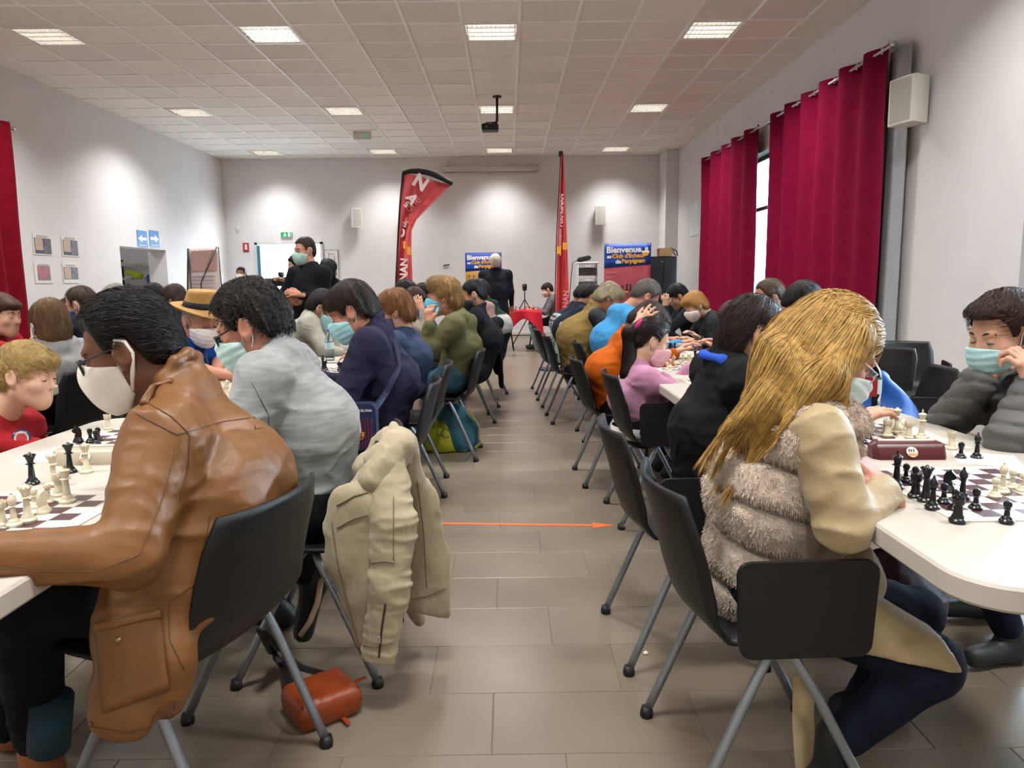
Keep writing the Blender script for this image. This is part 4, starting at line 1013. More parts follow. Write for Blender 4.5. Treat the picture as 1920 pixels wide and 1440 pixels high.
wh = person('white-haired man in a dark coat seen from behind at the back', 12.7, (929, 491), (929, 507), (929, 585), 88, 0, 0, 0, 1.06, skin='pink', top='#161d2a', topn='coat', stand=True, bend=0, hair='short', hc='#d9d2c6', th=.016, girth=1.3, shw=1.2, collar=.02,
    extra=lambda L: [rc(L['pv']+Za*.05, L['pv']-Za*.16, .17, .185, .06, (L['S_'], 1.15))], rough=.75)
rb = person('boy in a grey hooded top seated at the red table', 14.0, (1026, 543), (1037, 556), (1036, 602), 182, 22, 0, 0, .98, skin='pale', top='#7d7a7f', topn='hoodie', hood=1.0, hair='bang', hc='#3a231a', mask='#d7c3b8', pants='#121317')
# ------------------------------------------------------------------ right of the aisle
fur_m = mat('#dfc9b2', .95, var=.16, vs=28, bump=.9, bs=330, sheen=.6)
beige = mat('#9d8a66', .5, var=.08, vs=10, bump=.14, bs=60, sheen=.2)
def fur(f, X):
    m = np.abs(f) < .035; g = f.copy(); Xm = X[m]
    h_ = Xm[:, 2]+.28*(Xm[:, 0]-.6)-.010*np.sin(Xm[:, 1]*14)
    w_ = np.abs(np.sin(math.pi*(h_-.40)/.112))
    lowcut = np.clip((Xm[:, 2]-.36)/.05, 0, 1)
    g[m] += (.034*(1-w_)**3-.010)*lowcut-.005*(vnoise(Xm*70)-.5)-.006*(vnoise(Xm*28)-.5); return g
def vest(L):
    n_, F_, T, near, S_ = L['n_'], L['F_'], L['T'], L['near'], L['S_']
    pts = [n_-F_*.02+near*.07, n_-F_*.045-T*.02, n_-F_*.01-near*.06-T*.02]
    P = [rc(a, b, .045, None, .04) for a, b in zip(pts, pts[1:])]
    c = [n_+near*.10+F_*.00-T*.01, n_+near*.085+F_*.09-T*.08, L['pv']+F_*.095+near*.06+T*.28, L['pv']+F_*.105+near*.06+T*.10]
    P += [rc(a, b, r0, r1, .03) for (a, b), (r0, r1) in zip(zip(c, c[1:]), ((.045, .05), (.05, .045), (.045, .045)))]
    P.append(rc(L['pv']+Za*.02-F_*.03, L['pv']-Za*.06-F_*.03, .112, .108, .05, (S_, 1.2)))
    return P
bl = person('blonde woman in a cream fur vest at the near right table', 1.80, (1556, 660), (1490, 730), (1428, 1085), 2, 34, 0, 0, 1.0, hs=1.08, skin='pink', topn='fur_vest', topm=fur_m, pants='#131a2a', shoes='#101012', wrinkle=0, bend=.035, girth=.98, vox=.0065, sw=1.12, tmods=[fur], extra=vest, sleeve=beige, vestk=.84,
    arms={'n': dict(sh=(1535, 815, 1.62), el=(1582, 985, 1.56), wr=(1660, 918, 1.65), hdir=(-.4, .2, .45), hn=(.7, -.6, .5), curl=.8), 'f': dict(el=(1640, 960, 1.95), wr=(1690, 915, 1.85), hdir=(.8, -.5, -.2), hn=(.2, 0, 1), curl=.7)},
    kn={'n': (1745, 1245, 1.56), 'f': (1720, 1150, 1.95)}, an={'n': (1565, 1395, 1.62), 'f': (1600, 1340, 1.95)}, fdir={'n': (.9, -.15, -.1), 'f': (.9, .1, -.1)}, lw=1.05,
    hair='long', hc='#b8914e', th=.014, hamp=.004, strands=6000, slen=.16, sseg=8, comb=(-.9, 0, -.6), crown=.04, radial=.35, sjit=.1, hrough=.42, sr=1.5, xlen=.13, mask='#cfe0de', glasses='#b9a7a0', gmetal=1, gr=.0014, brow='#a07a50',
    xdir=np.array([-.6, .0, -1.0]), xprims=lambda W, E_, s: [rc(W(-.04, .0, .035), W(-.065, .0, -.045), .084*s, .076*s, .06), rc(W(-.06, .0, -.03), atY(1462, 725, 1.76), .080, .072, .06, (unit((1, 0, .55)), .58)),
        rc(atY(1475, 700, 1.74), atY(1425, 775, 1.74), .085, .06, .06, (unit((1, 0, .6)), .40)), rc(W(-.01, -.07, .03), atY(1530, 725, 1.66), .040*s, .028*s, .04), rc(atY(1545, 705, 1.66), atY(1478, 785, 1.63), .034, .006, .03), rc(W(.0, -.06, .05), atY(1572, 715, 1.66), .03*s, .010*s, .03), rc(atY(1560, 700, 1.66), atY(1590, 775, 1.66), .018, .004, .03)]+[rc(atY(1440+i*6, 745+i*6, 1.70+.02*(i % 3)), atY(x, y, 1.70+.025*(i % 3)), .042, .004, .03) for i, (x, y) in enumerate(((1360, 800), (1372, 828), (1386, 850), (1402, 868), (1420, 862), (1440, 845)))])
mesh_np('fur_pile', *fuzz(*bl.VQ, 56000, .009, .0009), fur_m, bl.go)['kind'] = 'stuff'
# beige coat skirt over the thighs and knitted cuff
hp_, kk, aa, v = bl.ks['n']; hp2, kk2, _, _ = bl.ks['f']
ckp = [rc(hp_+v*.0+Za*.03, kk-Za*.01, .098, .084, .05), rc(hp2+Za*.03, kk2, .10, .08, .05), rc((hp_+hp2)/2-bl.F*.02, (hp_+hp2)/2+bl.F*.2, .11, .11, .05), rc((hp_+kk)/2-Za*.06, kk-Za*.055+bl.F*.01, .085, .050, .05)]
kn_ = unit(kk-hp_)
mesh_np('coat_skirt', *surf(ckp, .0075, [folds(.005, 9, (1, 1, 1)), cutpl(kk+bl.F*.035, (.95, 0, .35)), cutpl(atY(1700, 1262, 1.45), np.array(UP)*-1+np.array(RT)*-.12)]), beige, bl.e)
_, el_, wr_, _, _ = bl.jt['n']; d = unit(wr_-el_)
MB().tube([wr_-d*.03, wr_-d*.005, wr_+d*.012], [.036, .037, .034], 14).build('cuff', mat('#141317', .9, bump=.3, bs=200), bl.e, smooth=True)
bob = person('woman in black with a dark bob and blue collar', 2.55, (1412, 622), (1358, 672), (1348, 940), 4, 22, 0, 0, 1.0, hs=.97, skin='fair', top='#131416', topn='top', pants='#101115', bend=.035, girth=1.0, wrinkle=.006, hair='tuck', hc='#2b1f1b', th=.012, hamp=.004, strands=3000, slen=.08, crown=.0, hrough=.32, mask='#e3dfdc', glasses='#c4a48f', gr=.0012, gmetal=1, sw=1.15,
    extra=lambda L: [rc(L['mid'], L['pv']-Za*.05, .12, .15, .08, (L['S_'], 1.1))], rough=.8)
colp = [bob.n+np.array(q) for q in ((.10, -.085, -.05), (.04, -.095, -.022), (-.03, -.085, .004), (-.07, 0, .012), (-.03, .085, .004))]
mesh_np('collar', *surf([rc(a, b, .017, None, .02, (unit((.3, -1, .5)), .6)) for a, b in zip(colp, colp[1:])], .005), mat('#1a4bb5', .8, var=.08), bob.e)
pink = person('girl in a pink cardigan and mask with a long ponytail', 3.92, (1222, 640), (1192, 685), (1202, 800), 2, 22, 0, 0, .86, hs=.94, skin='pale', top='#e0a0c2', topn='cardigan', pants='#191a20', bend=.05, girth=1.02, collar=.008, wrinkle=.005, hair='back', hc='#261c19', th=.016, hamp=.003, strands=1800, slen=.06, comb=(-1.2, 0, .1), crown=.1, radial=.2, hrough=.33, mask='#e7b7c2', vox=.009,
    arms={'n': dict(el=(1278, 742, 3.72), wr=(1240, 706, 3.92), hand=False), 'f': {}}, xdir=np.array([-.2, 0, -1.0]),
    xprims=lambda W, E_, s: [rc(W(-.10, 0, .055), W(-.135, 0, .0), .03*s, .036*s, .03), rc(W(-.135, 0, .0), atY(1180, 700, 3.88), .036*s, .04, .03), rc(atY(1180, 700, 3.88), atY(1168, 765, 3.88), .038, .014, .03)])
sp = pink.W(-.112, 0, .055)
tor_ = [sp+.030*(math.cos(a)*pink.B[1]+math.sin(a)*unit(pink.B[2]+pink.B[0]*.4)) for a in np.linspace(0, 2*math.pi, 14, endpoint=False)]
MB().tube(tor_, [.013+.004*(i % 2) for i in range(14)], 8, closed=True).build('scrunchie', mat('#b31b6a', .8, bump=.4, bs=120), pink.e, smooth=True)
MB().grid(lambda u, v: pink.pv+np.array([.16*math.cos(2*math.pi*u)*1.0, .165*math.sin(2*math.pi*u), -.045+.06*v]), 30, 2, .004).build('shirt_tail', mat('#cfc9c4', .9, bump=.3, bs=60), pink.e, smooth=True)
orange = person('person in an orange shirt holding head in hand', 4.66, (1216, 605), (1172, 632), (1155, 762), 4, 48, 0, 0, 1.0, hs=1.05, skin='fair', top='#d2640f', topn='shirt', pants='#121318', bend=.09, girth=1.02, collar=.016, wrinkle=.006, sw=1.15, hair='mop', hc='#2d1f1a', th=.008, hamp=.005, strands=1200,
    arms={'n': dict(el=(1245, 690, 4.5), wr=(1196, 607, 4.5), hdir=(.45, .12, .35), hn=(-.2, -1, .3), curl=.35, spread=.12), 'f': {}}, short=False)
blue = person('grey-haired man in a light blue hoodie', 5.75, (1211, 556), (1175, 582), (1150, 700), 4, 42, 0, 0, 1.0, hs=1.05, skin='pink', top='#4b9fda', topn='hoodie', hood=1.45, bend=.09, girth=1.1, hair='short', hc='#5d5752', th=.012, hamp=.003, strands=900, slen=.03)
def kh(v, L): return np.tile(np.array(lin('#9a7f49')), (len(v), 1))
khaki = person('stout man in a khaki vest with grey-blond hair', 6.70, (1141, 558), (1112, 580), (1085, 690), 4, 38, 0, 0, 1.05, hs=1.1, skin='pink', top='#9a7f49', topn='vest', sleeve='#0c0c0e', vestk=.8, bend=.10, girth=1.22, wrinkle=.007, hair='mop', hc='#9c8f72', th=.010, hamp=.008, strands=900, sw=1.3, collar=.02, shw=1.05)
nv = person('man in a dark navy sweater beyond the khaki vest', 7.6, (1108, 556), (1089, 574), (1074, 665), 4, 38, 0, 0, 1.0, skin='tan', top='#182436', topn='sweater', bend=.11, girth=1.1, hair='short', hc='#1b1512', th=.02, hamp=.006)
def strp(v, L):
    t = (v-L['pv'])@L['T']/L['L_']; c = np.tile(np.array(lin('#b9b5b6')), (len(v), 1)); k = (np.sin(v@L['T']*2*math.pi/.05) > .1) & (t > .45); c[k] = lin('#202a3a'); c[t > .74] = lin('#182436')
    k2 = (np.sin(v@L['T']*2*math.pi/.022) > .6) & (t < .45); c[k2] = lin('#9b989b'); return c
stp = person('person in a grey striped sweater at the far right table', 8.5, (1096, 552), (1079, 572), (1063, 648), 4, 36, 0, 0, 1.0, skin='tan', top='#b9b5b6', topn='sweater', bend=.11, girth=1.1, tint=strp, hair='mop', hc='#151110', hamp=.006)
# ------------------------------------------------------------------ across the right tables
quilt = mat('#525150', .6, var=.08, vs=12, bump=.12, bs=120)
def puff(L):
    return []
def qm(ax_):
    def fn(f, X):
        m = np.abs(f) < .03; g = f.copy(); h_ = X[m]@ax_
        g[m] -= .013*(np.abs(np.sin(math.pi*h_/.05))**.35-.6)+.003*(vnoise(X[m]*30)-.5); return g
    return fn
gp = person('man in a grey quilted jacket with hands at his chin', 2.45, (1880, 624), (1932, 700), (1960, 930), 190, 16, 4, 0, 1.0, hs=1.06, skin='fair', top='#5f5e5b', topn='quilted_jacket', topm=quilt, pants='#1a2234', bend=.05, girth=1.05, collar=.012, wrinkle=.004, tmods=[qm(unit((.3, .2, 1)))], sw=1.28, vox=.007,
    arms={'n': dict(el=(1893, 822, 2.20), wr=(1934, 724, 2.24), hdir=(-.3, .15, 1), hn=(.6, -1, 0), curl=1.2), 'f': dict(el=(1775, 792, 2.62), wr=(1843, 712, 2.42), hdir=(.6, -.1, .7), hn=(-.6, -.6, .5), curl=1.2)},
    hair='short', hc='#3a2720', th=.015, hamp=.008, strands=2600, slen=.05, sjit=.5, comb=(.6, .2, .2), hprims=[lambda W, E_, s: E_((.062, .0, .085), (.042, .055, .026), .03)], mask='#a9d3d6', mtop=-.02, mbot=-.14, eyes='down', legs=True, kn={'n': (1840, 1050, 2.3), 'f': (1810, 1010, 2.6)}, an={'n': (1895, 1195, 2.28), 'f': (1850, 1150, 2.6)}, shoes='#232a2a')
s2 = person('black-haired man facing left just above the blonde hair', 4.55, (1507, 572), (1545, 612), (1560, 740), 180, 32, 0, 0, 1.0, hs=1.06, skin='pale', top='#15151a', topn='jacket', bend=.05, hair='bang', hc='#17120f', th=.02, hamp=.004, strands=900, collar=.014)
s3 = person('man with receding hair and glasses in front of the window gap', 5.3, (1442, 560), (1470, 595), (1480, 715), 180, 24, 0, 0, 1.05, hs=1.1, skin='pink', top='#2a2c33', topn='sweater', hair='bald', hc='#4b3b2c', th=.010, glasses='#17161a', gr=.003, mask='#c9c5c8', collar=.012)
s4 = person('person with reddish brown hair bent low over a far board', 5.95, (1374, 592), (1404, 608), (1420, 700), 185, 40, 10, 0, .95, skin='pale', top='#3c4044', topn='sweater', hair='mop', hc='#4a2a22', th=.012, arms={'n': dict(el=(1380, 665, 5.75), wr=(1338, 648, 5.8))})
s5 = person('ginger boy in a dark grey hooded jacket and white mask', 6.8, (1303, 572), (1330, 592), (1345, 668), 184, 32, 6, 0, .95, hs=1.02, skin='pale', top='#33373a', topn='jacket', hood=1.0, hair='mop', hc='#b5834b', th=.008, strands=700, mask='#e4dad4', arms={'n': dict(el=(1335, 655, 6.6), wr=(1303, 640, 6.65))})
s6 = person('black-haired person with hand on brow near the black cabinet', 7.8, (1270, 556), (1288, 572), (1300, 650), 182, 34, 0, 0, 1.0, skin='olive', top='#24282c', topn='jacket', hair='bang', hc='#0f0d0e', th=.02, arms={'n': dict(el=(1252, 620, 7.6), wr=(1247, 575, 7.6), hdir=(.1, .3, 1), hn=(0, -1, 0), curl=.5)})
# ------------------------------------------------------------------ second rank of tables on the left
t1 = person('child in a red jacket at the left edge', 4.35, (4, 590), (-22, 625), (-30, 720), -5, 8, 0, 0, .88, hs=.98, skin='pale', top='#b31622', topn='jacket', hair='bang', hc='#4a2f22', th=.014, arms={'n': dict(el=(25, 660, 4.1), wr=(42, 655, 4.0), hand=False), 'f': {}})
t2 = person('long-haired child in a pale grey hoodie seen from behind', 4.35, (93, 603), (103, 642), (112, 735), 140, 12, 6, 0, .88, hs=1.0, skin='pale', top='#aaaaa8', topn='hoodie', hood=1.35, hair='bob', hc='#6d5236', th=.018, hamp=.007, strands=1800, slen=.08, crown=-.02)
t3 = person('man in a dark sweater with a deep blue mask', 5.5, (152, 572), (174, 592), (190, 700), 180, 18, 0, 0, 1.05, hs=1.08, skin='pink', top='#1e222b', topn='sweater', hair='back', hc='#3d2c22', th=.010, mask='#1d4a80', glasses='#2a2424', gr=.0022, strands=900, arms={'n': dict(el=(160, 650, 5.3), wr=(146, 660, 5.2))}, pants='#3d5160')
t4 = person('person with long dark brown hair beside the blue-masked man', 6.2, (128, 588), (132, 612), (140, 690), 170, 15, 0, 0, .95, skin='pale', top='#2c2a30', topn='sweater', hair='bob', hc='#2c1a15', th=.018)
t5 = person('person with thin grey hair partly hidden by the leather-jacket man', 6.3, (216, 563), (226, 592), (232, 690), 178, 15, 0, 0, 1.05, skin='pink', top='#4b4c50', topn='sweater', hair='back', hc='#8d867e', th=.016, hamp=.008)
t6 = person('black-haired person sitting in front of the coat-room opening', 7.4, (287, 557), (292, 580), (298, 665), 170, 12, 0, 0, 1.05, skin='tan', top='#26262b', topn='sweater', hair='mop', hc='#131010', th=.016)
t7 = person('person with brown hair behind the straw hat', 7.0, (327, 560), (330, 585), (330, 675), 170, 12, 0, 0, 1.05, skin='tan', top='#3a3a38', topn='jacket', hair='mop', hc='#3a2820', th=.014)
t8 = person('dark-haired person left of the door, hidden behind the curly hair', 8.6, (436, 548), (440, 568), (445, 645), 178, 10, 0, 0, 1.0, skin='tan', top='#2b2b31', topn='sweater', hair='mop', hc='#181313')
# ------------------------------------------------------------------ chess sets
PW = mat('#cdc3a9', .35, var=.04, vs=60); PB = mat('#0f0f12', .28, var=.04); WD = mat('#a9835a', .45, var=.1); WDk = mat('#3a2a20', .45, var=.1)
PROF = {
 'pawn': [(.0145, 0), (.0150, .004), (.0118, .008), (.0110, .0085), (.0100, .0115), (.0062, .0145), (.0048, .026), (.0085, .029), (.0060, .031), (.0085, .036), (.0088, .040), (.0068, .045), (.002, .048)],
 'rook': [(.0170, 0), (.0175, .005), (.0140, .009), (.0128, .0095), (.0122, .013), (.0098, .017), (.0086, .036), (.0115, .040), (.0125, .042), (.0125, .052), (.0095, .052), (.0085, .048)],
 'bishop': [(.0160, 0), (.0165, .005), (.0130, .009), (.0118, .0095), (.0110, .013), (.0072, .017), (.0048, .042), (.0100, .045), (.0060, .047), (.0095, .055), (.0090, .061), (.0045, .069), (.0030, .071), (.0032, .074), (.001, .077)],
 'queen': [(.0180, 0), (.0185, .005), (.0145, .010), (.0132, .0105), (.0125, .014), (.0085, .019), (.0058, .053), (.0125, .056), (.0070, .059), (.0085, .066), (.0135, .078), (.0105, .079), (.0060, .082), (.0035, .086), (.001, .088)],
 'king': [(.0190, 0), (.0195, .005), (.0150, .010), (.0138, .0105), (.0130, .014), (.0088, .019), (.0060, .056), (.0130, .059), (.0075, .062), (.0090, .070), (.0125, .080), (.0090, .083), (.0030, .085)],
}
PM = {}
def piece_mesh(kind):
    m = MB()
    if kind == 'knight':
        m.lathe([(.0165, 0), (.0170, .005), (.0135, .011), (.0125, .014), (.010, .018)], n=14)
        poly = [(-.010, .016), (.009, .016), (.0085, .024), (.0055, .030), (.0125, .033), (.0165, .038), (.0150, .043), (.006, .052), (.004, .058), (.001, .053), (-.006, .050), (-.0105, .042), (-.0115, .030)]
        m.prism(poly, .011, (0, .0055, 0), Xa, Za, -Ya)
    else:
        m.lathe(PROF[kind], n=14)
        if kind == 'rook':
            for k in range(6): a = math.pi*k/3; m.box((.0108*math.cos(a), .0108*math.sin(a), .0535), (.004, .005, .005))
        if kind == 'king': m.box((0, 0, .0895), (.004, .004, .012)); m.box((0, 0, .0905), (.010, .004, .0035))
        if kind == 'queen':
            for k in range(8): a = math.pi*k/4; m.box((.0118*math.cos(a), .0118*math.sin(a), .0795), (.004, .004, .004))
    return m
def piece(kind, colr, p, label, group, s=1.0, rot=0, m=None):
    key = (kind, colr)
    if key not in PM: PM[key] = piece_mesh(kind).build('chess_'+kind, m or (PW if colr == 'cream' else PB), None, ang=35); o = PM[key]
    else: o = PM[key].copy(); col.objects.link(o)
    o.location = tuple(p); o.scale = (s, s, s); o.rotation_euler = (0, 0, rot); return tag(o, label, 'chess piece', group)
def board_mat(c0, sq, dark, rot=0):
    m = bpy.data.materials.new('chess_print'); m.use_nodes = True; nt = m.node_tree; b = nt.nodes['Principled BSDF']; L = nt.links.new
    tc = nt.nodes.new('ShaderNodeTexCoord'); ck = nt.nodes.new('ShaderNodeTexChecker'); ck.inputs['Scale'].default_value = 1/sq
    ck.inputs[1].default_value = (*lin(dark), 1); ck.inputs[2].default_value = (*lin('#cfcac1'), 1); L(tc.outputs['Object'], ck.inputs[0])
    mp = nt.nodes.new('ShaderNodeMapping'); mp.inputs['Location'].default_value = (0, 0, .3*sq); L(tc.outputs['Object'], mp.inputs[0]); L(mp.outputs[0], ck.inputs[0])
    sx = nt.nodes.new('ShaderNodeSeparateXYZ'); L(tc.outputs['Object'], sx.inputs[0]); mx = None
    ab = []
    for i in (0, 1):
        a = nt.nodes.new('ShaderNodeMath'); a.operation = 'ABSOLUTE'; L(sx.outputs[i], a.inputs[0]); ab.append(a)
    mxn = nt.nodes.new('ShaderNodeMath'); mxn.operation = 'MAXIMUM'; L(ab[0].outputs[0], mxn.inputs[0]); L(ab[1].outputs[0], mxn.inputs[1])
    gt = nt.nodes.new('ShaderNodeMath'); gt.operation = 'GREATER_THAN'; gt.inputs[1].default_value = 4*sq; L(mxn.outputs[0], gt.inputs[0])
    mi = nt.nodes.new('ShaderNodeMix'); mi.data_type = 'RGBA'; L(gt.outputs[0], mi.inputs[0]); L(ck.outputs[0], mi.inputs[6]); mi.inputs[7].default_value = (*lin('#cfcac1'), 1)
    g1 = nt.nodes.new('ShaderNodeMath'); g1.operation = 'COMPARE'; g1.inputs[1].default_value = 4*sq+.004; g1.inputs[2].default_value = .0006; L(mxn.outputs[0], g1.inputs[0])
    m2 = nt.nodes.new('ShaderNodeMix'); m2.data_type = 'RGBA'; L(g1.outputs[0], m2.inputs[0]); L(mi.outputs[2], m2.inputs[6]); m2.inputs[7].default_value = (*lin('#5a4a48'), 1)
    L(m2.outputs[2], b.inputs['Base Color']); b.inputs['Roughness'].default_value = .4; return m
BM = board_mat(0, .05, '#46282c'); BMf = BM
def board(x, y, rot, label, size=.45):
    P = rrect(-size/2, size/2, -size/2, size/2, .006, 2); k = len(P); m = MB()
    m.prism(P, .0025, (0, 0, 0), Xa, Ya, Za); o = m.build('chess_board', BM); o.location = (x, y, .7402); o.rotation_euler = (0, 0, math.radians(rot))
    return tag(o, label, 'chess board', 'roll-up chess boards')
ZT = .7428
def at_t(px, py): return atZ(px, py, ZT)
rb_c = at_t(1838, 942)
B1 = board(1.175, 1.745, 1.0, 'brown and white chess board in front of the blonde woman')
def put(lst, where, grp, z=ZT):
    for kind, c, px, py, extra in lst:
        p = atZ(px, py, z); piece(kind, c, (p[0], p[1], z), ('%s %s %s' % (c, kind, extra)), grp, 1.0, rng.random()*6)
# black/cream pieces on the near right board, positions read from the photograph
put([('king', 'black', 1680, 915, 'standing tallest beside the blonde woman hand'), ('pawn', 'black', 1698, 903, 'just behind the tallest black king'), ('pawn', 'black', 1715, 909, 'second from the black king on the near right board'),
     ('rook', 'black', 1716, 932, 'at the left edge of the near right board'), ('queen', 'black', 1735, 940, 'with crown in the left cluster on the near right board'), ('bishop', 'black', 1748, 953, 'at front of the left cluster on the near right board'),
     ('knight', 'black', 1778, 922, 'facing right on the near right board'), ('pawn', 'black', 1769, 943, 'below the black knight on the near right board'), ('bishop', 'black', 1804, 935, 'right of the black knight'),
     ('pawn', 'black', 1790, 956, 'behind the front rook on the near right board'), ('rook', 'black', 1795, 978, 'closest to the camera on the near right board'), ('pawn', 'black', 1829, 954, 'right of the front rook'), ('pawn', 'black', 1887, 979, 'alone at the near right edge of the board'),
     ('bishop', 'cream', 1879, 924, 'taller of the pieces at the right end of the board'), ('pawn', 'cream', 1865, 932, 'in front of the cream bishop'), ('pawn', 'cream', 1897, 915, 'behind the cream bishop'), ('pawn', 'cream', 1917, 921, 'cut by the right edge of the picture')], B1, 'pieces on the near right board')
put([('pawn', 'black', 1801, 859, 'standing off the board beside the maroon clock'), ('bishop', 'black', 1831, 859, 'standing off the board right of the maroon clock'), ('rook', 'cream', 1783, 842, 'standing off the board behind the black pawn')], None, 'captured pieces by the clock', .7402)
board(1.165, 2.44, 0, 'brown and white chess board behind the maroon clock', .50)
put([('king', 'cream', 1727, 822, 'standing tall on the board behind the maroon clock'), ('rook', 'cream', 1664, 818, 'first in the cream cluster behind the clock'), ('queen', 'cream', 1680, 812, 'in the middle of the cream cluster behind the clock'), ('bishop', 'cream', 1670, 806, 'at the back of the cream cluster behind the clock'), ('knight', 'cream', 1692, 818, 'in the cream cluster behind the clock'),
     ('rook', 'cream', 1703, 822, 'at the right of the cream cluster behind the clock'), ('pawn', 'cream', 1660, 812, 'left in the cream cluster behind the clock'), ('pawn', 'cream', 1688, 825, 'front of the cream cluster behind the clock'), ('pawn', 'black', 1627, 822, 'beside the fur vest behind the clock'), ('pawn', 'black', 1618, 830, 'half hidden by the fur vest')], None, 'pieces on the second right board')
# ------------------------------------------------------------------ chess clocks in bar cases
def clock(p, yaw, c, label, L_=.21, logo=True):
    e = empty('chess_clock', p, label, 'chess clock', 'chess clocks'); y = math.radians(yaw); X_, Y_ = np.array((math.cos(y), math.sin(y), 0)), np.array((-math.sin(y), math.cos(y), 0))
    prof = [(-.042, 0), (-.042, .010), (-.030, .030), (-.022, .042), (-.012, .046), (.018, .046), (.040, .016), (.042, 0)]
    P = np.array(p, float); m = MB()
    secs = [(-L_/2, .55, .8), (-L_/2+.012, .95, 1), (L_/2-.012, .95, 1), (L_/2, .55, .8)]
    V = [P+X_*sx+Y_*a*f+Za*b*g for sx, f, g in secs for a, b in prof]; k = len(prof)
    Fc = [(i*k+j, i*k+(j+1) % k, (i+1)*k+(j+1) % k, (i+1)*k+j) for i in range(3) for j in range(k)]+[tuple(range(k))[::-1], tuple(3*k+j for j in range(k))]
    m.add(V, Fc).build('clock_case', mat(c, .35, var=.06), e, ang=35)
    MB().tube([P+X_*-L_*.38+Za*.048+Y_*.003, P+X_*L_*.38+Za*.048+Y_*.003], .005, 8).build('rocker_bar', mat('#d9d4ca', .4), e, smooth=True)
    if logo:
        N = unit(-Y_*.03+Za*.02); U = unit(np.cross(X_, -N)) if False else unit(Za*.03+Y_*.02); O = P+Y_*(-.0335)+Za*.0225-Y_*.002
        lo = MB()
        pts = [(.016*math.cos(a), .016*math.sin(a)) for a in np.linspace(0, 2*math.pi, 18, endpoint=False)]
        lo.prism(pts, .0012, O-Y_*.0005, X_, U, np.cross(X_, U)).build('badge', mat('#d8cfc6', .5), e)
        MB().prism([(-.014, -.004), (.014, -.004), (.010, -.013), (-.010, -.013)], .0005, O+np.cross(X_, U)*.0018, X_, U, np.cross(X_, U)).build('badge_shield', mat('#c08a45', .5), e)
        for dx in (-.008, -.002, .005): MB().box(O+X_*dx+U*.004+np.cross(X_, U)*.0022, (.0035, .0008, .009), np.stack([X_, np.cross(X_, U), U], 1)).build('badge_mark', mat('#3a3a40', .5), e)
p = atZ(1708, 861, .7402); clock((p[0], p[1]+.03, .7402), -2, '#4a141c', 'maroon chess clock with a round club badge on the near right table')
p = atZ(165, 872, .7402); clock((p[0]-.01, p[1]+.04, .7402), 2, '#a89d88', 'cream chess clock on the near left table beside the leather jacket')
p = atZ(1290, 657, .7402); clock((p[0], p[1], .7402), 0, '#3d1520', 'maroon chess clock on the table beyond the girl in pink', .22)
# ------------------------------------------------------------------ near left board
board(-1.19, 1.60, 0, 'brown and white chess board under the arm of the tan jacket', .48)
put([('queen', 'black', 61, 908, 'standing off the board on the near left table'), ('queen', 'black', 132, 886, 'leaning beside the cream clock'), ('queen', 'cream', 163, 886, 'standing in front of the cream clock')], None, 'captured pieces on the near left table', .7402)
put([('king', 'cream', 127, 942, 'at the right edge of the near left board'), ('queen', 'cream', 102, 909, 'behind the cream king on the near left board'), ('pawn', 'cream', 91, 942, 'left of the cream king'), ('rook', 'cream', 111, 930, 'between the cream king and queen'), ('knight', 'cream', 82, 962, 'near the front of the near left board'), ('pawn', 'cream', 65, 952, 'in the middle of the near left board'), ('queen', 'cream', 53, 978, 'in the front row of the near left board'), ('bishop', 'cream', 27, 986, 'at the front left of the near left board'), ('rook', 'cream', 3, 985, 'at the picture edge on the near left board')], None, 'pieces on the near left board')
p = atZ(150, 838, .7402); board(-1.25, 2.45, 0, 'chess board on the far half of the near left table', .48)
put([('knight', 'black', 147, 829, 'behind the cream clock'), ('pawn', 'black', 170, 829, 'behind the cream clock, left of two'), ('pawn', 'black', 185, 827, 'behind the cream clock, close to the jacket'), ('pawn', 'black', 181, 833, 'lowest of those behind the cream clock'), ('rook', 'cream', 203, 805, 'standing at the shoulder of the tan jacket')], None, 'pieces on the second left board')
# score sheets
def sheet(p, w, h, rot, label, c='#d2cec6'):
    m = MB().box((0, 0, .0006), (w, h, .0012)); o = m.build('score_sheet', mat(c, .7, var=.03)); o.location = (p[0], p[1], .7402); o.rotation_euler = (0, 0, math.radians(rot)); tag(o, label, 'paper', 'paper score sheets')
sheet(atZ(110, 856, .74), .21, .15, 15, 'white score sheet between boy and leather jacket')
sheet(atZ(1850, 862, .74), .16, .16, -25, 'white score sheet beside the grey quilted sleeve')
# boards farther back
kinds = ['rook', 'knight', 'bishop', 'queen', 'king', 'bishop', 'knight', 'rook']
def fillb(x, y, who, n=8, seed=0, m2=None):
    R_ = random.Random(seed); board(x, y, 0, 'brown and white chess board '+who, .45)
    todo = []
    for side, c in ((-1, 'cream'), (1, 'black')):
        used_ = set()
        for k in range(n):
            while True:
                i, j = R_.randrange(8), R_.choice([0, 1, 2, 3]); 
                if (i, j) not in used_: used_.add((i, j)); break
            kd = R_.choice(['pawn', 'pawn', 'pawn', 'rook', 'bishop', 'knight', 'queen', 'king'])
            xx = x+side*(.175-.05*j); yy = y-.175+.05*i
            if abs(j) == 3 and side == 1: continue
            todo.append((yy, kd, c, xx))
    flush_(todo, who)
def flush_(todo, who):
    ct_ = {}
    for yy, kd, c, xx in sorted(todo):
        i = ct_[(kd, c)] = ct_.get((kd, c), -1)+1
        piece(kd, c, (xx, yy, ZT), '%s%s %s on the chess board %s' % (['nearest ', 'second nearest ', 'third nearest ', 'fourth nearest ', 'fifth nearest ', 'sixth nearest ', 'seventh nearest ', 'eighth nearest '][i], c, kd, who), 'pieces on the chess board '+who, 1.0, random.random()*6)
fillb(1.13, 3.62, 'beside the girl in pink', 9, 1)
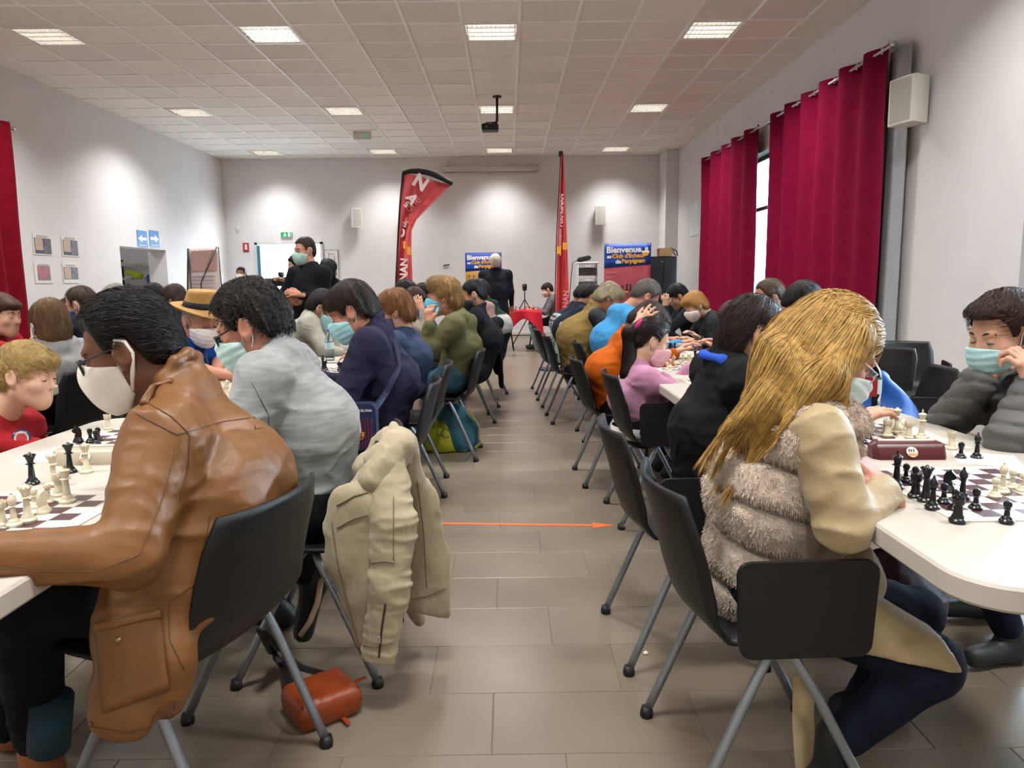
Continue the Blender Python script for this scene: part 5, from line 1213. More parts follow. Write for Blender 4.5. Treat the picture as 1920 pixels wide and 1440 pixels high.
fillb(1.10, 4.45, 'beyond the dark clock', 9, 2)
fillb(1.09, 5.5, 'in front of the light blue hoodie', 8, 3)
fillb(1.08, 6.4, 'in front of the khaki vest', 8, 4)
fillb(-1.18, 3.55, 'in front of the navy jacket', 8, 5)
fillb(-1.2, 4.45, 'in front of the auburn-haired child', 8, 6)
fillb(-1.05, 5.9, 'in front of the olive hoodie', 8, 7)
fillb(-2.78, 3.55, 'at the far left edge', 8, 8)
# water bottles
bot_m = mat('#cfe6f2', .05, var=0, trans=1.0, ior=1.12, spec=.6)
def bottle(p, h, r, cap, label, lab=None):
    e = empty('water_bottle', p, label, 'bottle'); P = np.array(p, float); k = h/.22
    prof = [(r*.9, 0), (r, .008*k), (r*.95, .03*k), (r, .045*k), (r*.95, .06*k), (r, .075*k), (r, .14*k), (r*.85, .165*k), (r*.45, .19*k), (.013, .20*k), (.013, .212*k)]
    MB().lathe(prof, P, 16).build('bottle_body', bot_m, e, smooth=True)
    MB().lathe([(.015, 0), (.015, .014), (.013, .016)], P+Za*.208*k, 12).build('cap', mat(cap, .4), e, ang=40)
    MB().lathe([(r*1.01, 0), (r*1.012, .004), (r*1.012, .045*k), (r*1.01, .05*k)], P+Za*.085*k, 16).build('bottle_label', mat(lab or '#b8d4dc', .5, var=.2, vs=20), e, ang=40); return e
p = atZ(619, 676, .74); bottle((p[0], p[1], .7402), .21, .032, '#2d62b5', 'small water bottle with blue cap in front of the light grey jacket')
p = atZ(1627, 782, .74); wb_ = bottle((p[0], p[1], .7402), .24, .042, '#d8dde0', 'large water bottle with red label beside the blonde woman', '#c9e0dd')
q = atY(1637, 728, p[1]-.045); MB().box(q, (.032, .004, .062), bev=.001).build('red_label', mat('#8f1a22', .5), wb_)
# ------------------------------------------------------------------ cream jacket over the chair back
coat_m = mat('#9c9074', .68, var=.10, vs=7, bump=.22, bs=45, sheen=.2, stretch=(1, 1, .6))
Yc = 2.38
jk = empty('jacket', (-.40, Yc, 0), 'cream cotton jacket hung over a chair behind the grey sweater', 'jacket')
pr = []
def RC(a, b, ra, rb, sq=None, k=.03): pr.append(rc(atY(a[0], a[1], a[2]-.13), atY(b[0], b[1], b[2]-.13), ra, rb, k, sq))
sqx = (unit((.25, 1, 0)), .42); cf = [folds(.007, 17, (1.5, 1.5, .5), 4), folds(.003, 40, (1.3, 1.3, .6), 8)]
def cpart(name, mods=(), vox=.006):
    global pr
    v, q = surf(pr, vox, cf+list(mods)); P = P_(); P.VQ = (v, q); P.go = mesh_np(name, v, q, coat_m, jk); pr = []; return P
# back panel with the straight hem
RC((735, 850, 2.36), (765, 960, 2.44), .075, .095, sqx); RC((765, 940, 2.44), (795, 1120, 2.47), .10, .115, sqx); RC((735, 900, 2.42), (750, 1110, 2.47), .08, .07, sqx); RC((790, 1070, 2.47), (826, 1140, 2.47), .07, .04, sqx); RC((700, 880, 2.36), (740, 870, 2.46), .06, .06)
RC((745, 838, 2.30), (745, 838, 2.66), .050, .05, None, .05); RC((725, 870, 2.27), (705, 900, 2.25), .055, .05)
bkp = cpart('jacket_back', [cutpl(atY(755, 1143, 2.3), np.array(UP)*-1+np.array(RT)*-.22), cutpl(atY(843, 1125, 2.3), np.array(RT))])
# front panel hanging on the near side
RC((700, 905, 2.27), (640, 985, 2.24), .055, .05, sqx); RC((650, 950, 2.23), (640, 1060, 2.22), .062, .055, sqx); RC((672, 950, 2.23), (672, 1110, 2.22), .07, .06, sqx); RC((645, 1050, 2.22), (678, 1200, 2.22), .045, .022, sqx); RC((680, 1090, 2.22), (690, 1200, 2.22), .05, .025, sqx)
frp = cpart('jacket_front')
# collar standing over the chair top
RC((738, 800, 2.36), (752, 830, 2.32), .006, .020); RC((738, 800, 2.36), (718, 850, 2.28), .006, .020); RC((718, 850, 2.28), (700, 888, 2.22), .020, .012); RC((752, 830, 2.32), (768, 868, 2.32), .020, .012); cpart('jacket_collar', (), .005)
# sleeves
ss = (unit((.25, 1, 0)), .62)
RC((722, 872, 2.27), (738, 985, 2.20), .066, .066, ss); RC((738, 980, 2.20), (730, 1105, 2.18), .066, .058, ss); RC((730, 1100, 2.18), (706, 1250, 2.18), .058, .050, ss)
v, q = surf(pr, .0055, [folds(.009, 19, (.45, .45, 1.5), 6), folds(.003, 42, (.6, .6, 1.3), 9), cutpl(atY(700, 1238, 2.05), np.array(UP)*-1+np.array(RT)*-.12)]); slp = P_(); slp.VQ = (v, q); slv = mesh_np('sleeve', v, q, coat_m, jk); slp.go = slv
pr = []; RC((765, 1120, 2.56), (785, 1162, 2.56), .03, .022); v, q = surf(pr, .007, [folds(.004, 30)]); mesh_np('sleeve', v, q, coat_m, jk)
sm = mat('#6f6248', .7); jkp = frp
strip('hem_seam', bkp, [atY(x, y, 2.3) for x, y in [(757, 1125), (800, 1117), (836, 1102)]], .0016, sm)
strip('front_seam', frp, [atY(x, y, 2.2) for x, y in [(622, 975), (635, 1060), (660, 1160), (672, 1205)]], .0018, sm, 30)
for yy0 in (0, -42): strip('yoke_seam', frp, [atY(x, y+yy0, 2.2) for x, y in [(632, 990), (665, 972), (690, 965)]], .0025, sm)
strip('back_seam', bkp, [atY(x, y, 2.3) for x, y in [(782, 900), (795, 1000), (800, 1100)]], .0016, sm, 30)
strip('sleeve_seam', slp, [atY(x, y, 2.1) for x, y in [(738, 930), (738, 1050)]], .0014, sm, 20)
strip('sleeve_seam', slp, [atY(x, y, 2.1) for x, y in [(694, 1056), (720, 1052), (740, 1055)]], .0016, sm, 16)
strip('zipper', slp, [atY(x, y, 2.1) for x, y in [(723, 1132), (716, 1180), (711, 1232)]], .0032, mat('#4a443a', .35, .6), 24)
strip('cuff_seam', slp, [atY(x, y, 2.1) for x, y in [(678, 1208), (705, 1214), (736, 1204)]], .0018, sm, 16)
zt = on_surf(slp, [atY(712, 1198, 2.1)], .006)[0]; MB().box(zt, (.008, .005, .022), bev=.001).build('zip_pull', steel, slv)
# dark coat on the far left chair
ck = empty('coat', (-.2, 6.7, 0), 'black coat hanging over a chair on the left of the aisle', 'coat')
cp_ = [rc(atY(928, 618, 6.72), atY(932, 680, 6.7), .10, .11, .05, (unit((1, .3, 0)), .35)), rc(atY(936, 650, 6.6), atY(940, 720, 6.6), .045, .04, .04, (unit((1, .3, 0)), .5)), rc(atY(920, 610, 6.75), atY(932, 606, 6.75), .06, .06, .04)]
mesh_np('coat_body', *surf(cp_, .011, [folds(.008, 14, (1.2, 1.2, .5))]), mat('#0d0f15', .85, spec=.2), ck)
# mint coats on the far right chairs
for (x, y, Y, c, l) in ((1052, 615, 8.35, '#8fb3a4', 'mint green coat over a chair at the far right row'), (1058, 632, 7.45, '#9aa6a2', 'pale grey coat over a chair next to the mint coat')):
    k = empty('coat', (*atY(x, y, Y)[:2], 0), l, 'coat')
    p_ = [rc(atY(x-4, y-15, Y), atY(x-3, y+45, Y), .07, .09, .05, (unit((1, .2, 0)), .5)), rc(atY(x+6, y, Y), atY(x+4, y+40, Y), .06, .07, .05, (unit((1, .2, 0)), .5))]
    mesh_np('coat_body', *surf(p_, .012, [folds(.010, 12, (1.2, 1.2, .5))]), mat(c, .85, bump=.2, bs=60), k)
# blue garment over a chair on the right, behind the bottle
k = empty('coat', (*atY(1670, 720, 3.6)[:2], 0), 'bright blue nylon coat over a chair behind the large bottle', 'coat')
p_ = [rc(atY(1650, 712, 3.75), atY(1655, 800, 3.7), .05, .16, .06, (unit((.3, 1, 0)), .5)), rc(atY(1650, 715, 3.7), atY(1695, 780, 3.7), .045, .07, .06, (unit((.3, 1, 0)), .5))]
mesh_np('coat_body', *surf(p_, .010, [folds(.008, 12, (1.4, 1.4, .5))]), mat('#0f4d9c', .5, bump=.15, bs=60), k)
# ------------------------------------------------------------------ bags
bag_l = mat('#7d3512', .36, var=.12, vs=14, bump=.12, bs=160)
e = empty('handbag', atZ(600, 1345, 0), 'small tan leather bag lying on the floor under a chair', 'bag')
a_, b_, c_ = atZ(565, 1372, 0), atZ(672, 1330, 0), atZ(600, 1275, .085)
ang = math.atan2(b_[1]-a_[1], b_[0]-a_[0]); ux, uy = np.array((math.cos(ang), math.sin(ang), 0)), np.array((-math.sin(ang), math.cos(ang), 0)); L1, W1_ = .185, .155
O = a_+ux*L1/2+uy*W1_/2-np.array((-.01, .025, 0))
def bagp(u, v):  # rounded box shell
    return None
hb = [rc(O+ux*sx*(L1/2-.02)-uy*(W1_/2-.02)+Za*z, O+ux*sx*(L1/2-.02)+uy*(W1_/2-.02)+Za*z, .02, None, .03) for sx in (-1, -.5, 0, .5, 1) for z in (.02, .045, .068)]
mesh_np('bag_body', *surf(hb, .005, [folds(.0015, 25)]), bag_l, e)
MB().tube([O+ux*sx*(L1/2-.006)+uy*sy*(W1_/2-.006)+Za*.080 for sx, sy in ((-1, -1), (1, -1), (1, 1), (-1, 1))], .003, 6, closed=True).build('piping', bag_l, e, smooth=True)
MB().tube([O+ux*sx*(L1/2+.0005)+uy*sy*(W1_/2+.0005)+Za*.045 for sx, sy in ((-1, -1), (1, -1), (1, 1), (-1, 1))], .0025, 6, closed=True).build('zip', mat('#6a2c10', .4), e, smooth=True)
MB().box(O+ux*(L1/2+.03)+Za*.06, (.05, .014, .004), np.stack([ux, uy, Za], 1), bev=.001).build('zip_tab', bag_l, e)
MB().box(O+ux*.03-uy*(W1_/2+.02)+Za*.012, (.014, .04, .004), np.stack([ux, uy, Za], 1), bev=.001).build('strap_end', bag_l, e)
MB().tube([O+ux*(L1/2+.012)-uy*.03+Za*(.045+.014*math.sin(t)) +uy*.012*math.cos(t) for t in np.linspace(0, 6.28, 10, endpoint=False)], .002, 6, closed=True).build('ring', steel, e, smooth=True)
def ribbon(name, pts, w, m, parent, nrm=None, n=30):
    pts = np.array(pts, float); t = np.linspace(0, 1, len(pts)); u = np.linspace(0, 1, n)
    X = np.stack([np.interp(u, t, pts[:, i]) for i in range(3)], 1)
    for _ in range(3): X[1:-1] = (X[:-2]+2*X[1:-1]+X[2:])/4
    tg = np.gradient(X, axis=0); nn = np.cross(tg, nrm if nrm is not None else Za); nn /= np.linalg.norm(nn, axis=1, keepdims=True)+1e-9
    return MB().grid(lambda a, b: X[round(a*(n-1))]+nn[round(a*(n-1))]*w*(b-.5), n-1, 1, .003).build(name, m, parent, smooth=True)
strap_m = mat('#15100d', .5, bump=.1, bs=200)
ribbon('strap', [O-ux*.06+uy*W1_/2+Za*.07, atZ(530, 1245, .03), atZ(512, 1225, .06), atY(490, 1180, 2.1)], .03, strap_m, e)
ribbon('strap', [O+ux*.05+uy*W1_/2+Za*.07, atZ(560, 1250, .05), atZ(530, 1225, .08), atY(490, 1178, 2.12)], .03, strap_m, e)
# backpack, lime and teal
bp = atZ(850, 850, 0); e = empty('backpack', bp, 'lime green and teal backpack on the floor by the aisle', 'backpack')
Yb = bp[1]+.13; tl = mat('#2f5f6e', .85, bump=.2, bs=120, var=.12); lm = mat('#8f9418', .8, bump=.2, bs=120, var=.1)
tp = [rc(atY(850, 785, Yb), atY(862, 826, Yb), .115, .13, .06, (Ya, .85)), rc(atY(880, 800, Yb+.02), atY(872, 832, Yb+.02), .07, .09, .05)]
mesh_np('pack_body', *surf(tp, .009, [folds(.010, 13), cutpl((0, 0, .005), (0, 0, -1))]), tl, e)
lp_ = [rc(atY(826, 810, Yb-.06), atY(830, 835, Yb-.06), .085, .10, .06, (Ya, .8)), rc(atY(812, 838, Yb-.04), atY(870, 843, Yb-.05), .045, .05, .04), rc(atY(815, 800, Yb-.03), atY(812, 835, Yb-.04), .05, .06, .05)]
v, q = surf(lp_, .007, [folds(.006, 15), cutpl((0, 0, .005), (0, 0, -1))]); lpo = mesh_np('front_pocket', v, q, lm, e); lpP = P_(); lpP.VQ = (v, q)
ribbon('pack_strap', [atY(880, 770, Yb-.05), atY(900, 800, Yb-.05), atY(903, 830, Yb-.05), atY(890, 842, Yb-.1)], .04, lm, e, Xa)
ribbon('pack_strap', [atY(890, 842, Yb-.1), atZ(880, 855, .006), atZ(872, 862, .004)], .012, tl, e)
for (cx, cy) in ((826, 809), (835, 812)):
    pts = on_surf(lpP, [atY(cx+7*math.cos(t), cy+7*math.sin(t)*(1.1), Yb-.15) for t in np.linspace(.6, 5.7, 14)], .003); MB().tube(list(pts), .0035, 5).build('logo_letter', mat('#4a5220', .7), lpo, smooth=True)
# football club bag beside the navy jacket
fb = atY(677, 803, 3.22); e = empty('sports_bag', (fb[0], fb[1], fb[2]-.13), 'navy bag with claret stripes and yellow crest beside the navy jacket', 'bag')
nvm = mat('#141d3c', .7, bump=.1, bs=150); clm = mat('#5a1430', .7)
w_, h_ = .135, .22
P2 = rrect(-w_/2, w_/2, -h_/2, h_/2, .035, 5); MB().prism(P2, .07, fb+Ya*.07, Xa, Za, -Ya).build('bag_body', nvm, e, ang=40)
MB().prism(rrect(-w_/2+.012, w_/2-.012, -h_/2+.012, h_/2-.055, .02, 4), .012, fb+Ya*.0, Xa, Za, -Ya).build('front_pocket', nvm, e, ang=40)
for i in range(8): MB().box(fb+np.array((-.048+.0137*i, -.013, -.022)), (.0062, .003, .135), bev=.0005).build('stripe', clm, e)
gold = mat('#c08a2a', .5); O2 = fb+np.array((0, -.0165, -.03))
MB().prism([(-.017, .017), (.017, .017), (.017, -.002), (.010, -.016), (0, -.021), (-.010, -.016), (-.017, -.002)], .002, O2, Xa, Za, -Ya).build('crest', gold, e)
MB().prism([(-.012, -.001), (.012, -.001), (.008, -.012), (0, -.016), (-.008, -.012)], .001, O2-Ya*.002, Xa, Za, -Ya).build('crest_field', mat('#7a2036', .5), e)
text('crest_lettering', 'FCB', .010, O2+np.array((-.012, -.0025, .004)), Xa, Za, mat('#402010', .5), e, bold=.0004)
text('lettering', 'FCBARCELONA', .0145, fb+np.array((0, -.0015, .075)), Xa, Za, mat('#c9ced8', .6), e, align='CENTER', bold=.0003)
strip2 = [atY(700, 770, 3.28), atY(722, 740, 3.28), atY(748, 690, 3.32), atY(735, 640, 3.4)]
q_ = np.array(strip2[1:]); tt_ = np.linspace(0, 2, 14); X_ = on_surf(navy, np.stack([np.interp(tt_, [0, 1, 2], q_[:, i]) for i in range(3)], 1), .006); ribbon('shoulder_strap', [strip2[0], *X_], .03, nvm, e, Ya)
# cream tape hanging below the front right chair
k = atY(1508, 1335, 1.75); ribbon_e = empty('cloth_belt', (k[0], k[1], 0), 'cream cloth belt hanging down under the front right chair', 'belt')
ribbon('belt', [atY(1507, 1265, 1.75), atY(1505, 1350, 1.75), atY(1511, 1440, 1.75), atY(1511, 1470, 1.75)], .055, mat('#c2ac84', .8, bump=.15, bs=90), ribbon_e, Ya)
# orange arrow taped on the floor
A0, A1 = atZ(808, 981, .002), atZ(1152, 985, .002); ax_ = unit(A1-A0); ay = np.array((-ax_[1], ax_[0], 0)); Ln = np.linalg.norm(A1-A0)
tag(MB().prism([(0, -.013), (Ln-.11, -.013), (Ln-.115, -.045), (Ln, 0), (Ln-.115, .045), (Ln-.11, .013), (0, .013)], .0015, A0-Za*.0015, ax_, ay, Za).build('floor_arrow', mat('#e0622a', .6, var=.06)), 'orange tape arrow stuck on the floor across the aisle', 'floor arrow')

# dark maroon coat on a lap under the near right table
mk_ = empty('coat', (*atY(1700, 1100, 2.1)[:2], 0), 'dark maroon coat bundled under the near right table', 'coat')
p_ = [rc(atY(1665, 1065, 2.15), atY(1735, 1130, 2.1), .06, .06, .05), rc(atY(1680, 1110, 2.1), atY(1730, 1160, 2.08), .05, .04, .05)]
mesh_np('coat_body', *surf(p_, .009, [folds(.010, 16)]), mat('#2c0c1a', .6, bump=.2, bs=60, fold=.5), mk_)
# ------------------------------------------------------------------ things on the left wall
XW = XL+.004
def onwall(px, py): return atX(px, py, XW)
def printed(name, corners, N, th, m, label, cat, group=None):
    P = [np.array(c) for c in corners]; N = np.array(N, float)
    V = [p for p in P]+[p+N*th for p in P]
    o = mesh_np(name, V, [(3, 2, 1, 0), (4, 5, 6, 7), (0, 1, 5, 4), (1, 2, 6, 5), (2, 3, 7, 6), (3, 0, 4, 7)], m, None, False)
    return tag(o, label, cat, group)
paper = mat('#dfddd8', .6, var=.02)
def pic_mat(a, b, c, sc_=60):
    m = bpy.data.materials.new('picture_print'); m.use_nodes = True; nt = m.node_tree; bs = nt.nodes['Principled BSDF']
    tc = nt.nodes.new('ShaderNodeTexCoord'); v = nt.nodes.new('ShaderNodeTexVoronoi'); v.inputs['Scale'].default_value = sc_; r = nt.nodes.new('ShaderNodeValToRGB')
    r.color_ramp.elements[0].color = (*lin(a), 1); r.color_ramp.elements[1].color = (*lin(b), 1); el_ = r.color_ramp.elements.new(.5); el_.color = (*lin(c), 1); r.color_ramp.interpolation = 'CONSTANT'
    nt.links.new(tc.outputs['Object'], v.inputs['Vector']); nt.links.new(v.outputs['Color'], r.inputs[0]); nt.links.new(r.outputs[0], bs.inputs['Base Color']); bs.inputs['Roughness'].default_value = .4; return m
pm_dark = pic_mat('#33262a', '#8d7468', '#584246', 26); pm_tan = mat('#b59a80', .5, var=.08, vs=20); pm_red = pic_mat('#a8423c', '#c96a52', '#6b4a4a', 14); pm_blk = mat('#2a2224', .5)
cards = [((60, 437), (95, 438), (97, 478), (62, 477), 'upper left'), ((114, 441), (145, 442), (147, 481), (116, 480), 'upper right'), ((63, 492), (97, 493), (101, 532), (66, 531), 'lower left'), ((116, 493), (146, 494), (150, 532), (118, 531), 'lower right')]
for i, (a, b, c, d, nm_) in enumerate(cards):
    A, B_, C_, D = [onwall(*q) for q in (a, b, c, d)]
    e = empty('wall_picture', (XW, (A[1]+B_[1])/2, (A[2]+D[2])/2), 'white sheet with a chess photograph, %s of four on the left wall' % nm_, 'picture', 'four sheets on the left wall')
    y0, y1, z0, z1 = A[1], B_[1], D[2], A[2]
    bx_ = lambda fy0, fy1, fz0, fz1, m, n, t: MB().box((XW+t, y0+(y1-y0)*(fy0+fy1)/2, z0+(z1-z0)*(fz0+fz1)/2), (.003, (y1-y0)*(fy1-fy0), (z1-z0)*(fz1-fz0))).build(n, m, e)
    bx_(0, 1, 0, 1, paper, 'sheet', .002)
    if nm_ == 'lower left': bx_(.15, .85, .14, .84, pm_red, 'photograph', .004)
    else: bx_(.06, .94, .06 if i < 2 else .2, .80, pm_blk, 'print_ground', .004); bx_(.08, .5, .22, .78, pm_tan, 'text_panel', .006); bx_(.52, .92, .10 if i < 2 else .22, .78, pm_dark, 'photograph', .006)
    for k in range(2): bx_(.18, .8, .90-.06*k, .925-.06*k, mat('#7a7470', .6), 'heading_line', .004)
blue_s = mat('#3a78b8', .5, var=.10, vs=20)
for x0, x1, sg, nm_ in ((256, 277, -1, 'left'), (279, 299, 1, 'right')):
    A, B_ = onwall(x0, 431), onwall(x1, 464); e = empty('arrow_sign', (XW, (A[1]+B_[1])/2, B_[2]), 'blue sign with a white arrow pointing %s above the opening' % nm_, 'sign', 'blue arrow signs')
    yc, zc, w_, h_ = (A[1]+B_[1])/2, (A[2]+B_[2])/2, B_[1]-A[1], A[2]-B_[2]
    MB().box((XW+.003, yc, zc), (.004, w_, h_)).build('panel', blue_s, e)
    k = sg; P = [(-.42*k, -.09), (.05*k, -.09), (.05*k, -.24), (.44*k, .0), (.05*k, .24), (.05*k, .09), (-.42*k, .09)]
    P = [(p[0]*w_, p[1]*h_) for p in P]; P = P if sg > 0 else P[::-1]
    MB().prism(P, .002, (XW+.005, yc, zc), Ya, Za, Xa).build('arrow', mat('#e6e9ec', .5), e)
    MB().box((XW+.0055, yc, zc-h_*.40), (.001, w_*.7, h_*.05)).build('caption_line', mat('#b9cbe0', .5), e)
# coat rack in the coat room
Yr = y1_-.12; e = empty('coat_rack', (-7.5, Yr, 0), 'black coat rack with two rows of white hooks in the side room', 'coat rack')
ra, rb2 = atY(228, 500, Yr), atY(303, 503, Yr)
for q in (ra, rb2): MB().box((q[0], Yr, .9), (.05, .05, 1.8)).build('post', blk, e)
hk = mat('#d3d2cc', .4)
for zr in (496, 523):
    a, b = atY(228, zr, Yr), atY(303, zr+1, Yr); MB().box(((a[0]+b[0])/2, Yr, a[2]), (b[0]-a[0], .03, .05)).build('rail', hk, e)
    for k in range(9):
        x = a[0]+(b[0]-a[0])*(k+.5)/9; z = a[2]
        MB().tube([(x, Yr-.02, z), (x, Yr-.06, z-.03), (x+.02, Yr-.10, z), (x+.02, Yr-.10, z+.05)], .012, 6).build('hook', hk, e, smooth=True)
def blob(name, label, cat, pts, m, vox=.014, fa=.012):
    P = [rc(a, b, r1, r2, .05) for a, b, r1, r2 in pts]; o = mesh_np(name, *surf(P, vox, [folds(fa, 11)]), m); return tag(o, label, cat)
xh = Yr-.15
blob('bag', 'lime green bag hanging from the hooks in the side room', 'bag', [(atY(241, 511, xh), atY(262, 517, xh), .06, .07)], mat('#a4b032', .7))
blob('hanging_coat', 'teal coat hanging on the rack in the side room', 'coat', [(atY(281, 520, xh), atY(290, 560, xh), .06, .12)], mat('#245a70', .85))
blob('hanging_coat', 'maroon coat hanging on the rack in the side room', 'coat', [(atY(242, 540, xh), atY(243, 560, xh), .07, .12)], mat('#6b2f38', .85))
# X-stand banner seen from behind by the left wall
Yx = 12.0; e = empty('banner_stand', (*atY(380, 560, Yx)[:2], 0), 'white banner on a black X-shaped stand near the left wall', 'banner')
bA, bB = atY(353, 466, Yx), atY(409, 463, Yx+.35); bC, bD = atY(417, 600, Yx+.35), atY(352, 600, Yx)
MB().grid(lambda u, v: bD*(1-u)*(1-v)+bC*u*(1-v)+bB*u*v+bA*(1-u)*v+np.array((0, -.01, 0))*math.sin(3*u), 8, 8, .003).build('banner_sheet', mat('#d5cbc8', .5, var=.04), e, smooth=True)
f_ = lambda u, v: bD*(1-u)*(1-v)+bC*u*(1-v)+bB*u*v+bA*(1-u)*v+np.array((.012, -.016, 0))
MB().grid(lambda u, v: f_(.08+.84*u, .68+.28*v), 6, 4, .002).build('print_block', mat('#b8938c', .5, var=.1, vs=14), e)
for k in range(4): MB().grid(lambda u, v: f_(.12+.7*u, .60-.05*k+.015*v)+np.array((0, -.002, 0)), 4, 1, .001).build('print_line', mat('#a39a9a', .5), e)
MB().tube([bA-Ya*.02, bD-Ya*.02], .010, 6).build('stand_pole', blk, e, smooth=True)
MB().tube([bB-Ya*.06, (bB+bD)/2-Ya*.08, atY(378, 545, Yx-.05)], .010, 6).build('stand_arm', blk, e, smooth=True)
MB().tube([bA, np.array([bA[0]+.05, bA[1]-.1, .02])], .010, 6).build('stand_leg', blk, e, smooth=True); MB().tube([bB, np.array([bB[0], bB[1]+.1, .02])], .010, 6).build('stand_leg', blk, e, smooth=True)
# ------------------------------------------------------------------ back wall
YW = YB-.004
def bk(px, py, d=0): return atY(px, py, YW-d)
# door frame and open leaf
dm_ = mat('#2f7286', .5); o = struct(MB().box((DX0+.03, YB-.01, DZ/2), (.06, .08, DZ)).box((DX1-.03, YB-.01, DZ/2), (.06, .08, DZ)).box(((DX0+DX1)/2, YB-.01, DZ-.025), (DX1-DX0, .08, .05)).build('door_1', mat('#d4d6d8', .4)))
MB().box((DX0+.10, YB+.12, DZ/2-.03), (.07, .42, DZ-.08), bev=.006).build('door_leaf', dm_, o)
MB().tube([(DX0+.15, YB+.0, 1.02), (DX0+.20, YB+.0, 1.02), (DX0+.20, YB+.1, 1.02)], .011, 8).build('door_handle', steel, o, smooth=True)
a = bk(537, 440); e = empty('exit_sign', a, 'green lit exit sign above the open door', 'exit sign')
MB().box(a, (.26, .06, .13), bev=.006).build('sign_case', mat('#d9dcd9', .4), e); MB().box(a-Ya*.031, (.235, .004, .105)).build('sign_face', mat('#0f8f55', .4, var=.02, emit=.5), e)
pg = mat('#eafff2', .4, var=0, emit=.6)
MB().box(a+np.array((.07, -.034, 0)), (.05, .002, .085)).build('door_symbol', pg, e)
for (x_, z_, w_, h_, rr) in ((-.02, .03, .018, .018, 0), (-.025, .0, .014, .045, .3), (-.045, .005, .03, .01, -.5), (.0, .0, .03, .01, .5), (-.045, -.03, .035, .011, .6), (-.005, -.032, .011, .03, -.5)):
    MB().box(a+np.array((x_, -.034, z_)), (w_, .002, h_), np.array([[math.cos(rr), 0, math.sin(rr)], [0, 1, 0], [-math.sin(rr), 0, math.cos(rr)]])).build('runner_symbol', pg, e)
a = bk(461, 464); e = empty('fire_sign', a, 'small red fire alarm sign beside the door', 'sign'); MB().box(a, (.14, .008, .21)).build('panel', mat('#b5323c', .5), e); MB().box(a+np.array((.005, -.006, .01)), (.05, .004, .12)).build('symbol', mat('#e9dcd8', .5), e); MB().box(a+np.array((0, -.006, -.09)), (.12, .004, .025)).build('caption_line', mat('#3a4650', .5), e)
a = bk(622, 496, .01); e = empty('evacuation_plan', a, 'framed floor plan on the wall right of the door', 'picture'); MB().box(a, (.32, .02, .68), bev=.005).build('frame', mat('#9ba3ac', .4), e); MB().box(a-Ya*.011, (.29, .004, .64)).build('sheet', paper, e)
for (dx, dz, w_, h_) in ((-.06, .18, .01, .2), (.0, .24, .12, .012), (.07, .05, .012, .3), (-.06, -.2, .02, .012), (.06, -.22, .1, .02), (.05, -.25, .1, .012), (-.1, .28, .02, .012)): MB().box(a+np.array((dx, -.014, dz)), (w_, .002, h_)).build('plan_line', mat('#4a4f57', .6), e)
a = bk(622, 520, .02); a = bk(648, 530, .02); e = empty('intercom', a, 'white wall control box right of the floor plan', 'control box'); MB().box(a, (.16, .04, .12), bev=.008).build('case', mat('#dcd9d4', .4), e); MB().box(a+np.array((-.02, -.021, .03)), (.05, .003, .015)).build('display', blk, e)
a = bk(446, 430); tag(MB().box(a, (.07, .05, .12), bev=.012).build('alarm_sounder', mat('#d4d4d2', .5)), 'small white alarm box in the back left corner', 'alarm')
a = bk(842, 307, .03); e = empty('smoke_detector', a, 'round white detector above the projection screen case', 'detector'); MB().lathe([(.06, 0), (.06, .03), (.045, .05)], a+Ya*.03, 16, np.array([[1, 0, 0], [0, 0, -1], [0, 1, 0]], float)).build('case', sp_w, e, ang=30); MB().lathe([(.02, 0), (.018, .012)], a-Ya*.02, 10, np.array([[1, 0, 0], [0, 0, -1], [0, 1, 0]], float)).build('lens', mat('#bbb5ad', .4), e)
s0, s1 = bk(827, 318, .06), bk(1009, 315, .06); e = empty('projection_screen', (s0+s1)/2, 'long white projection screen case high on the back wall', 'screen case'); MB().box((s0+s1)/2, (s1[0]-s0[0], .12, .12), bev=.02).build('screen_case', mat('#cfc4c4', .5), e); MB().box((s0+s1)/2-Za*.07, (s1[0]-s0[0]-.1, .02, .02), bev=.004).build('bottom_bar', mat('#a9a0a0', .5), e); MB().tube([(s0+s1)/2-Za*.08, (s0+s1)/2-Za*.13], .012, 8).build('pull_handle', mat('#b3a9a9', .5), e)
for k, s in enumerate((s0, s1)): MB().box(s+np.array((.02*(1-2*k), 0, 0)), (.04, .125, .125), bev=.02).build('end_cap', mat('#c3b8b8', .5), e)
a = bk(837, 497); tag(MB().tube([a+np.array((-.07, -.01, -.01)), a-Ya*.02, a+np.array((.07, -.01, .01))], .012, 6).build('wall_hook', blk, smooth=True), 'small black hook alone on the back wall', 'hook')
